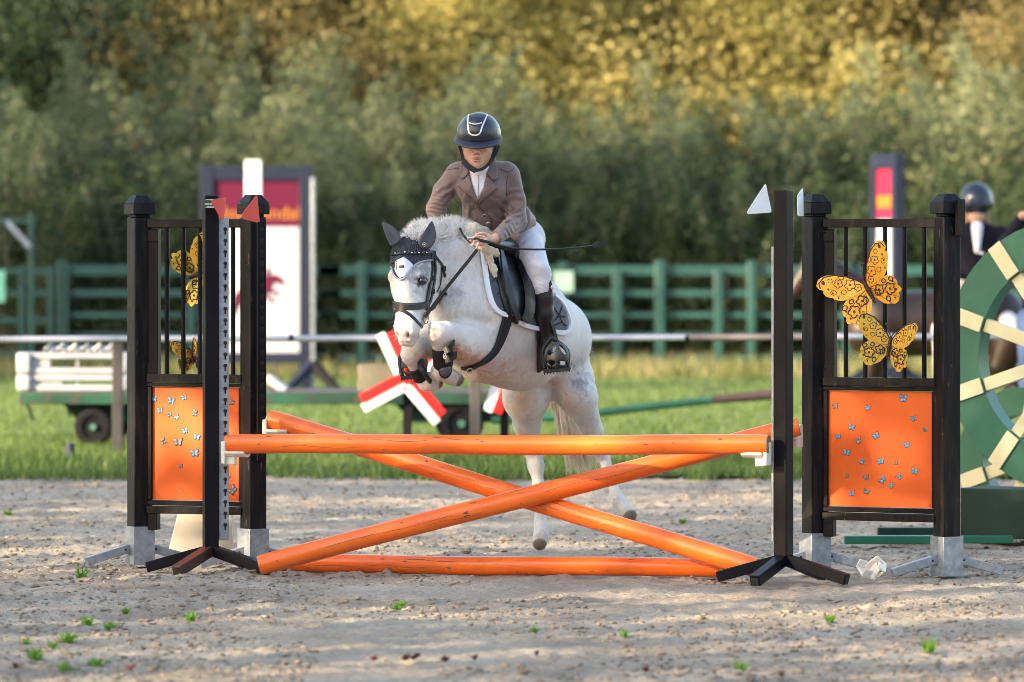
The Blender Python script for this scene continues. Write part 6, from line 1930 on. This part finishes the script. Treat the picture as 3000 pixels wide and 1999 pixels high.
strap(HB, [(1540, 790), (1556, 860), (1570, 920), (1590, 970), (1603, 1000)], 17, 'stirrup_leather', M['leather'], sad, .075, .006)
strap(HB, [(1570, 930), (1574, 985), (1576, 1040), (1578, 1082)], 24, 'girth_strap', M['neoprene'], sad, .012, .010)
skn = thing('sheepskin_pad', 'cream sheepskin half pad showing around the pommel', 'sheepskin pad', tuple(P(1400, 690, 29.9)))
s = SDF(P(1330, 860, 29.5), P(1490, 630, 30.2), .0055)
for a, ra, b, rb in (((1366, 684, 29.86), 17, (1385, 672, 29.90), 20), ((1385, 672, 29.90), 20, (1425, 684, 30.0), 17), ((1405, 722, 29.70), 13, (1452, 742, 29.9), 13), ((1432, 750, 29.82), 10, (1446, 790, 29.82), 10), ((1446, 790, 29.82), 10, (1450, 812, 29.82), 7)):
    s.cone(P(*a), r_(ra), P(*b), r_(rb), .02)
def fluff(v): return v + (vnoise(v, .012, 5)[:, None] * .0035) * np.array([1, -1, 1])
so, sv, sq_ = s.build('fleece', M['sheepskin'], skn, displace=fluff)

M['cage'] = mat('dusty_black_composite', (0.014, 0.014, 0.017), (0.035, 0.035, 0.04), 40, 0.6)
def stirrup(c, sx, label_par, d):
    """black cage stirrup seen from the front, centre in picture points"""
    cx, cy = c
    t = label_par
    w_, h_ = 40 * sx, 46
    s = SDF(P(cx - 70, cy + 70, d) - Vector((0, .25, 0)), P(cx + 70, cy - 70, d) + Vector((0, .25, 0)), .0042)
    ce = P(cx, cy, d)
    s.ell(ce, (r_(38), r_(60), r_(44)), None, 0)
    s.ell(ce + Vector((0, .012, 0)), (r_(32), r_(54), r_(38)), None, .004, sub=True)
    s.halfspace_cut(ce + Vector((0, .012, 0)), (0, 1, 0), .004)
    s.halfspace_cut(ce - Vector((0, 0, r_(36))), (.12, 0, -1), .004)
    for hx, hy, ang, ra, rb in ((-14, -18, -.75, 6, 17), (18, -22, 1.0, 5, 17), (-16, 17, -.1, 8, 13), (20, 18, .18, 6, 17)):
        ax_ = Vector((math.cos(ang), 0, -math.sin(ang))); 
        s.ell(ce + Vector((r_(hx * sx), -r_(45), -r_(hy))), (r_(rb), r_(60), r_(ra)), (ax_, (0, 1, 0), ax_.cross(Vector((0, 1, 0)))), .004, sub=True)
    s.build('toe_cage', M['cage'], t)
    m = MB()
    for dx in (-37, 33):
        m.tube(spline([P(cx - 14, cy - 56, d + .04), P(cx + dx - 2, cy - 20, d + .04), P(cx + dx, cy + 22, d + .03), P(cx + dx + 4, cy + 36, d + .02)], 5), r_(7), 10)
    m.build('stirrup_arch', M['boot_leather'], t)
    m = MB(); m.beam(P(cx - 38, cy + 42, d), P(cx + 40, cy + 34, d), .13, .020)
    for k in range(9): m.beam(P(cx - 36 + 9 * k, cy + 48 - k, d), P(cx - 33 + 9 * k, cy + 48 - k, d), .12, .014)
    m.build('tread', M['boot_leather'], t, bevel=.002)
stirrup((1630, 1046), 1, sad, 29.86)
t2 = thing('far_stirrup', 'black cage stirrup hanging on the far side below the pony head', 'stirrup', tuple(P(1212, 1070, 30.1)))
stirrup((1212, 1066), -1, t2, 30.12)

# ================================================================== THE RIDER
rid = thing('person', 'rider in taupe show jacket, white breeches and dark helmet on the grey pony', 'person', tuple(P(1470, 700, 30.3)))
SKIN = (.62, .34, .26)
def build_parts(prims, nm, material, h, inflate=0.0, par=None, extra=None, col=None, displace=None):
    pts = np.array([list(P(*q)) for pr in prims for q in (pr[0], pr[2])]); mr = r_(max(max(pr[1], pr[3]) for pr in prims)) + .05 + inflate
    s = SDF(pts.min(0) - mr, pts.max(0) + mr, h)
    for pr in prims:
        kw = pr[5] if len(pr) > 5 else {}
        s.cone(P(*pr[0]), r_(pr[1]) + inflate, P(*pr[2]), r_(pr[3]) + inflate, pr[4] if len(pr) > 4 else .02, **kw)
    if extra: extra(s)
    return s.build(nm, material, par or rid, col=col, displace=displace)
flat = dict(sq=(0, 1, .2), sf=.72)
torso = [((1415, 545, 30.0), 70, (1432, 620, 30.12), 62, .04, flat), ((1432, 620, 30.12), 60, (1475, 690, 30.35), 58, .05, flat), ((1350, 512, 30.02), 34, (1478, 512, 30.02), 36, .04), ((1385, 556, 29.96), 36, (1440, 558, 29.96), 36, .05)]
hips = [((1475, 690, 30.38), 60, (1535, 705, 30.45), 56, .05)]
armL = [((1340, 515, 30.02), 34, (1300, 560, 30.02), 26), ((1300, 560, 30.02), 26, (1277, 612, 30.02), 24), ((1277, 614, 30.02), 24, (1296, 672, 30.0), 19)]
armR = [((1486, 520, 30.02), 36, (1508, 590, 30.02), 28), ((1508, 590, 30.02), 28, (1513, 648, 29.98), 26), ((1513, 650, 29.98), 26, (1452, 698, 29.68), 16)]
legR = [((1535, 700, 30.42), 52, (1578, 800, 30.0), 34, .03), ((1578, 800, 30.0), 33, (1584, 842, 29.98), 30), ((1584, 842, 29.98), 29, (1590, 900, 30.0), 28), ((1590, 900, 30.0), 27, (1598, 975, 30.05), 16)]
footR = [((1600, 985, 30.05), 17, (1604, 1030, 30.04), 17), ((1604, 1040, 30.03), 16, (1628, 1066, 29.84), 11)]
legF = [((1470, 700, 30.42), 50, (1340, 800, 30.5), 32, .03), ((1340, 800, 30.5), 31, (1290, 860, 30.35), 28), ((1290, 860, 30.35), 27, (1232, 1000, 30.32), 15)]
footF = [((1232, 1000, 30.32), 15, (1224, 1040, 30.30), 16), ((1224, 1044, 30.30), 16, (1212, 1070, 30.08), 16)]
hand = [((1450, 699, 29.67), 14, (1424, 704, 29.60), 15, .012, dict(sq=(0, 1, 0), sf=.8)), ((1428, 695, 29.60), 12, (1412, 712, 29.57), 13, .012)]
fingers = [((1412, 692, 29.565), 6.2, (1390, 694, 29.545), 5.8, .004), ((1390, 694, 29.545), 5.8, (1378, 705, 29.55), 5.4, .003), ((1378, 705, 29.55), 5.3, (1386, 713, 29.565), 4.8, .003),
           ((1412, 703, 29.56), 6.2, (1391, 707, 29.538), 5.9, .004), ((1391, 707, 29.538), 5.9, (1384, 719, 29.545), 5.4, .003), ((1384, 719, 29.545), 5.3, (1394, 724, 29.56), 4.7, .003),
           ((1414, 714, 29.56), 6.0, (1399, 719, 29.54), 5.6, .004), ((1399, 719, 29.54), 5.6, (1396, 730, 29.548), 5.1, .003), ((1396, 730, 29.548), 5.0, (1405, 733, 29.56), 4.5, .003),
           ((1420, 722, 29.565), 5.5, (1411, 728, 29.55), 5.0, .004), ((1411, 728, 29.55), 5.0, (1410, 738, 29.556), 4.5, .003), ((1410, 738, 29.556), 4.4, (1418, 739, 29.57), 4.0, .003),
           ((1430, 688, 29.60), 7.5, (1410, 683, 29.56), 6.2, .004), ((1410, 683, 29.56), 6.0, (1394, 687, 29.55), 5.2, .003)]
handF = [((1296, 674, 30.0), 14, (1312, 694, 29.98), 14), ((1312, 690, 29.97), 6, (1326, 700, 29.95), 5), ((1310, 698, 29.97), 6, (1324, 708, 29.95), 5), ((1308, 704, 29.98), 5.5, (1320, 714, 29.96), 5), ((1306, 708, 29.99), 5, (1316, 718, 29.97), 4.5), ((1306, 684, 29.97), 6, (1322, 690, 29.94), 5)]
neck = [((1403, 470, 29.95), 27, (1406, 520, 30.0), 30, .02)]
def headx(s):
    s.ell(P(1402, 405, 29.90), (r_(50), r_(62), r_(58)), None, .02)
    s.cone(P(1401, 430, 29.88), r_(45), P(1399, 456, 29.865), r_(37), .02)
    s.cone(P(1399, 456, 29.865), r_(36), P(1398, 477, 29.848), r_(21), .02)
    s.cone(P(1398, 470, 29.845), r_(22), P(1398, 482, 29.835), r_(15), .02)
    s.cone(P(1374, 446, 29.84), r_(15), P(1422, 446, 29.84), r_(15), .02)
    s.cone(P(1398, 424, 29.800), r_(5), P(1397, 444, 29.778), r_(6.5), .012)      # nose
    s.ell(P(1390, 449, 29.788), (r_(5), r_(6), r_(4)), None, .006); s.ell(P(1404, 449, 29.788), (r_(5), r_(6), r_(4)), None, .006)
    s.ell(P(1392, 452, 29.778), (r_(1.4), r_(3), r_(1.0)), None, .002, sub=True); s.ell(P(1402, 452, 29.778), (r_(1.4), r_(3), r_(1.0)), None, .002, sub=True)
    s.ell(P(1397, 464, 29.795), (r_(15), r_(6), r_(2.8)), None, .006)             # lips
    s.ell(P(1397, 471, 29.795), (r_(13), r_(6), r_(3.4)), None, .006)
    s.ell(P(1397, 467.5, 29.782), (r_(11), r_(4), r_(1.2)), None, .003, sub=True)
    s.ell(P(1380, 424, 29.785), (r_(9), r_(7), r_(5)), None, .010, sub=True); s.ell(P(1416, 424, 29.785), (r_(9), r_(7), r_(5)), None, .010, sub=True)
    for x in (1380, 1416): s.ell(P(x, 424, 29.812), (r_(7), r_(7), r_(6)), None, .004)
    s.ell(P(1352, 428, 29.92), (r_(4), r_(9), r_(13)), None, .01); s.ell(P(1450, 428, 29.92), (r_(4), r_(9), r_(13)), None, .01)
def skin_col(v):
    c = np.tile(np.array(SKIN), (len(v), 1))
    def bl(p, rx, rz, a, col_):
        q = P(*p)
        m = np.clip(1.3 - np.sqrt(((v[:, 0] - q.x) / r_(rx)) ** 2 + ((v[:, 2] - q.z) / r_(rz)) ** 2 + ((v[:, 1] - q.y) / .05) ** 2), 0, 1) * a
        c[:] = c * (1 - m[:, None]) + np.array(col_) * m[:, None]
    bl((1397, 463.5, 29.79), 16, 3.2, .8, (.40, .14, .12)); bl((1397, 471.5, 29.79), 14, 3.8, .8, (.46, .18, .15)); bl((1397, 467.5, 29.79), 13, 1.5, .95, (.12, .03, .03))
    bl((1372, 448, 29.83), 16, 14, .4, (.62, .26, .20)); bl((1424, 448, 29.83), 16, 14, .4, (.62, .26, .20))
    bl((1392, 452, 29.78), 3, 2, .8, (.2, .07, .05)); bl((1402, 452, 29.78), 3, 2, .8, (.2, .07, .05))
    for x in (1380, 1416): bl((x, 424, 29.80), 9, 4, .8, (.12, .07, .05)); bl((x, 414, 29.80), 12, 3, .6, (.2, .12, .07))
    c *= (1 + .05 * vnoise(v, .02, 3))[:, None]
    return c
body_prims = torso + hips + armL + armR + legR + footR + legF + footF + hand + fingers + handF + neck
build_parts(body_prims, 'body', M['skin'], .0045, -.004, extra=headx, col=skin_col)
# sleeves with folds
def folds(v):
    out = v.copy()
    px = v[:, 0] * F / v[:, 1] + 1500; py = 700 - (v[:, 2] - EYE) * F / v[:, 1]
    def fold(cx, cy, rad, dirx, diry, wl, amp, ph):
        nonlocal out
        w_ = np.exp(-(((px - cx) ** 2 + (py - cy) ** 2) / rad ** 2))
        s_ = (px * dirx + py * diry) / wl * 6.283 + ph + 1.6 * vnoise(v, .035, int(cx) % 50)
        a = np.sin(s_); a = np.sign(a) * np.abs(a) ** .8
        out = out + (np.array([0, -1, 0])[None] + 0.35 * np.stack([np.cos(s_ * 0), 0 * s_, 0 * s_], 1) * 0) * (w_ * amp * 1.4 * a)[:, None]
        out[:, 0] += w_ * amp * .5 * a * np.sign(px - cx) * 1
    fold(1280, 612, 30, -.25, 1, 13, .0042, 0)
    fold(1278, 650, 26, -.3, 1, 10, .0036, 1)
    fold(1305, 560, 30, .6, .8, 20, .003, 2)
    fold(1512, 640, 34, .5, .86, 16, .0048, 0)
    fold(1478, 680, 34, .9, -.5, 13, .0036, 1)
    fold(1510, 575, 34, .2, 1, 26, .0034, 2)
    fold(1442, 700, 16, 1, -.3, 9, .0022, 1)
    fold(1380, 600, 50, .9, .6, 34, .0032, 0)
    fold(1460, 620, 40, -.6, .9, 24, .0042, 2)
    fold(1370, 640, 36, 1, .2, 22, .0048, 1)
    out = out + np.array([0, -1, 0])[None] * (vnoise(v, .045, 12) * .0028)[:, None]
    return out
tails = [((1432, 610, 30.08), 70, (1450, 655, 30.2), 72, .03, flat), ((1400, 640, 30.05), 42, (1388, 668, 30.08), 34, .03, flat), ((1505, 640, 30.3), 50, (1528, 652, 30.38), 40, .03, flat)]
def jx(s):
    s.halfspace_cut(P(1448, 699, 29.68), (P(1425, 705, 29.6) - P(1452, 698, 29.68)), .003, lo=P(1400, 740, 29.4), hi=P(1470, 660, 29.9))
    s.halfspace_cut(P(1500, 678, 30.3), (-.10, 0, -1), .01, lo=P(1470, 760, 30.02), hi=P(1620, 600, 30.8))
    s.halfspace_cut(P(1400, 676, 30.1), (0, 0, -1), .008, lo=P(1330, 760, 29.85), hi=P(1476, 660, 30.7))
    s.cone(P(1404, 470, 29.86), r_(21), P(1404, 500, 29.86), r_(24), .01, sub=True)
jk, jv, jq = build_parts(torso + tails + armL + armR, 'jacket', M['jacket'], .0050, .0065, extra=jx, displace=folds)
JB = bvh_of(jv, jq)
zj = lambda x, y: (1200 + x * .2934, 300 + y * .2934)
def jp(l): return [zj(*p) for p in l]
# shirt, stock, lapels
build_parts([((1404, 478, 29.93), 29, (1405, 508, 29.95), 31, .02)], 'shirt_collar', M['shirt'], .004, 0, extra=lambda s: (s.halfspace_cut(P(1404, 484, 29.9), (0, .25, 1), .004), s.halfspace_cut(P(1404, 522, 29.9), (0, 0, -1), .004)))
patch(JB, jp([(600, 690), (640, 665), (790, 640), (780, 720), (740, 860), (682, 985), (640, 870), (610, 760)]), 'shirt_front', M['shirt'], rid, .0015, .003, 7)
zp = MB(); hz = [drape(JB, *zj(x, y), .007)[0] for x, y in ((688, 700), (690, 790), (688, 880), (684, 950))]
zp.tube(spline(hz, 4), .0016, 5); zp.build('zip', M['rubber_grey'], rid)
def lap(poly, nm='lapel', off=.006, th=.006):
    p3 = jp(poly)
    o = patch(JB, p3, nm, M['jacket'], jk, off, th, 6)
    n_ = len(p3)
    return o
lap([(505, 620), (483, 735), (545, 778), (600, 705), (575, 660), (540, 600)], 'collar')
lap([(548, 776), (492, 830), (600, 930), (688, 1010), (684, 975), (630, 850), (602, 715)])
lap([(850, 548), (875, 640), (882, 770), (820, 786), (768, 715), (795, 640), (820, 570)], 'collar')
lap([(822, 788), (872, 862), (780, 935), (688, 1000), (684, 972), (740, 860), (766, 722)])
for pts, w in ((((483, 735), (545, 778), (600, 705)), 1.6), (((492, 830), (600, 930), (686, 1008)), 1.6), (((882, 770), (820, 788), (768, 718)), 1.6), (((870, 864), (780, 938), (690, 1000)), 1.6),
               (((690, 1005), (712, 1070), (790, 1130), (822, 1200), (812, 1265)), 2.4), (((370, 680), (440, 665), (500, 655)), 1.8), (((900, 670), (960, 690), (1000, 700), (1045, 655)), 1.8),
               (((985, 720), (960, 830), (970, 930)), 1.8), (((415, 900), (440, 960), (520, 1040)), 1.6), (((900, 1185), (940, 1215), (1000, 1180)), 2.2), (((905, 1055), (950, 1085), (985, 1120)), 2.2), (((1150, 1000), (1200, 1080), (1240, 1130)), 1.6),
               (((520, 1050), (515, 1130), (512, 1200)), 1.8)):
    strap(JB, jp(pts), w, 'seam', M['jacket_dark'], jk, .0135 if w == 1.6 and pts[0][0] not in (415, 1150) else .0015, .0016, 4)
for x, y in ((675, 1045), (748, 1132), (783, 1214)):
    h, nn, ok = drape(JB, *zj(x, y), .004)
    m = MB(); m.ball(h, r_(5.5), 8, (1, .45, 1)); b_ = m.build('button', M['jacket_dark'], jk)
    m = MB(); m.tube([h + Vector((math.cos(a) * r_(5.2), -.003, math.sin(a) * r_(5.2))) for a in [k * .524 for k in range(12)]], .0011, 5, closed=True); m.build('button_rim', M['steel'], b_)
# breeches and boots
hip_up = [((1490, 700, 30.40), 56, (1535, 700, 30.44), 56, .05)]
def bfold(v):
    px = v[:, 0] * F / v[:, 1] + 1500; py = 700 - (v[:, 2] - EYE) * F / v[:, 1]
    a = np.sin((px * .8 + py * .9) / 24 * 6.283 + 2 * vnoise(v, .06, 3)) * np.exp(-((px - 1530) ** 2 + (py - 730) ** 2) / 42 ** 2) * .0035
    a += np.sin((px * .3 - py) / 12 * 6.283 + 2 * vnoise(v, .05, 4)) * np.exp(-((px - 1585) ** 2 + (py - 838) ** 2) / 20 ** 2) * .0022
    return v + np.array([0, -1, 0])[None] * (a + .0015 * vnoise(v, .03, 8))[:, None]
bo, bv, bq = build_parts(hip_up + hips + legR[:3] + legF[:2], 'breeches', M['breeches'], .0055, .003, displace=bfold)
BB = bvh_of(bv, bq)
strap(BB, [(1500, 725), (1530, 740), (1556, 770), (1566, 810)], 1.6, 'seam', mat('breeches_seam', (.5, .48, .58), rough=.8), bo, .001, .0012, 5)
def boot_top(s): s.halfspace_cut(P(1585, 849, 30.0), (.05, .1, 1), .003)
def bootx(s): 
    s.halfspace_cut(P(1586, 846, 30.0), (.10, .15, 1), .003)
bt, btv, btq = build_parts([((1584, 830, 29.98), 29, (1588, 870, 29.99), 30, .01)] + [((1588, 870, 29.99), 30, (1591, 915, 30.0), 27), ((1591, 915, 30.0), 27, (1598, 978, 30.05), 17)] + footR, 'riding_boot', M['boot_leather'], .0045, .005, extra=bootx)
BT = bvh_of(btv, btq)
m = MB(); c = P(1612, 846, 29.94); m.prism([(-.012, -.035), (.006, -.03), (.012, .01), (.004, .05), (-.006, .03)], c, (1, 0, 0), (0, 0, 1), .006); m.build('spanish_top', M['boot_leather'], bt, bevel=.002)
m = MB(); m.ball(P(1617, 843, 29.925), r_(5.5), 8, (.8, .5, 1.3)); m.build('boot_stud', M['steel'], bt)
build_parts([((1290, 860, 30.35), 27, (1232, 1000, 30.32), 15)] + footF, 'riding_boot', M['boot_leather'], .0055, .005)
# helmet
hs = SDF(P(1300, 470, 29.5), P(1510, 300, 30.2), .0038)
hs.ell(P(1403, 393, 29.90), (r_(65), r_(80), r_(64)), None, 0)
hs.halfspace_cut(P(1403, 428, 29.9), (0, .12, -1), .004)
hel, hev, heq = hs.build('helmet', M['helmet'], rid)
HE = bvh_of(hev, heq)
bs = SDF(P(1300, 480, 29.5), P(1510, 360, 30.2), .0038)
fv = Vector((0, -.94, -.34)).normalized(); rv = Vector((1, 0, 0.03)).normalized(); uv = rv.cross(fv)
bs.ell(P(1401, 407, 29.87), (r_(71), .155, r_(12)), (rv, fv, uv), 0)
bs.ell(P(1401, 417, 29.90), (r_(56), .105, r_(16)), (rv, fv, uv), .004, sub=True)
bs.halfspace_cut(P(1401, 400, 29.98), (0, 1, .2), .01)
bs.build('brim', M['helmet_brim'], hel)
SIL = mat('silver_trim', (.72, .72, .74), rough=.28, metal=.5)
zh = lambda x, y: zj(x, y)
for pts, w in ((((590, 128), (584, 200), (590, 280), (605, 315), (652, 330), (700, 312), (722, 250), (750, 185), (775, 125)), 4.6), (((592, 205), (655, 222), (722, 206)), 3.6)):
    strap(HE, [zj(*p) for p in pts], w, 'silver_trim', SIL, hel, .0008, .003, 6)
patch(HE, [zj(*p) for p in ((598, 140), (765, 140), (720, 198), (655, 212), (598, 198))], 'front_inlay', M['helmet'], hel, .0005, .0012, 6)
patch(HE, [zj(*p) for p in ((598, 222), (655, 232), (716, 216), (695, 305), (652, 320), (610, 306))], 'front_inlay', M['helmet'], hel, .0005, .0012, 6)
# chin strap as bands round the face
def band(pts, w, nm='chin_strap', th=.006):
    m = MB(); c = spline([P(*p) for p in pts], 6)
    for i in range(len(c) - 1): m.beam(c[i], c[i + 1] + (c[i + 1] - c[i]).normalized() * .002, r_(w), th, up=(0, -1, 0))
    m.build(nm, M['neoprene'], hel, bevel=.001)
band([(1347, 428, 29.86), (1353, 452, 29.85), (1358, 470, 29.835), (1368, 486, 29.82), (1392, 500, 29.81)], 9)
band([(1358, 472, 29.83), (1372, 488, 29.815), (1393, 501, 29.805)], 16)
band([(1392, 500, 29.80), (1412, 496, 29.80), (1430, 482, 29.81), (1441, 464, 29.83), (1452, 430, 29.86)], 9)
band([(1443, 470, 29.83), (1452, 452, 29.86), (1462, 428, 29.90)], 6)
# wisps of hair at the temples
rg = np.random.RandomState(5); nn_ = 160
rts = np.concatenate([np.array([list(P(1450 + 10 * a, 424 + 22 * b, 29.93)) for a, b in rg.rand(nn_ // 2, 2)]), np.array([list(P(1346 + 8 * a, 428 + 34 * b, 29.93)) for a, b in rg.rand(nn_ // 2, 2)])])
di = rg.normal(size=(nn_, 3)) * .5; di[:nn_ // 2, 0] += .8; di[nn_ // 2:, 0] -= .4; di[:, 2] -= .4; di /= np.linalg.norm(di, axis=1)[:, None]
v, f = blades(rts, di, PX(20) * (.4 + .8 * rg.rand(nn_)), np.full(nn_, .0012), 2, droop=.3)
o = link_mesh('hair', v, f, M['hairbrown'], rid, sharp=None); o['kind'] = 'stuff'
# riding crop in the hand
cr = thing('riding_crop', 'black riding crop with a leather flap held behind the hand', 'riding crop', tuple(P(1500, 725, 29.6)))
m = MB(); m.tube(spline([P(1384, 698, 29.55), P(1436, 711, 29.55), P(1480, 723, 29.60), P(1530, 730, 29.66), P(1600, 731, 29.74), P(1680, 727, 29.82), P(1742, 720, 29.9)], 6), [.0075] * 13 + [.0055] * 12 + [.0042] * 12, 10)
m.build('shaft', M['leather'], cr)
m = MB(); m.tube([P(1368, 697, 29.50), P(1373, 697, 29.50), P(1384, 698, 29.51)], [.011, .0125, .008], 12); m.build('knob', M['steel'], cr)
m = MB(); m.beam(P(1738, 720, 29.9), P(1752, 716, 29.91), r_(13), .008, up=(0, -1, 0), taper=1.3); m.beam(P(1752, 716, 29.91), P(1778, 714, 29.92), r_(17), .006, up=(0, -1, 0)); m.build('flap', M['leather'], cr, bevel=.001)
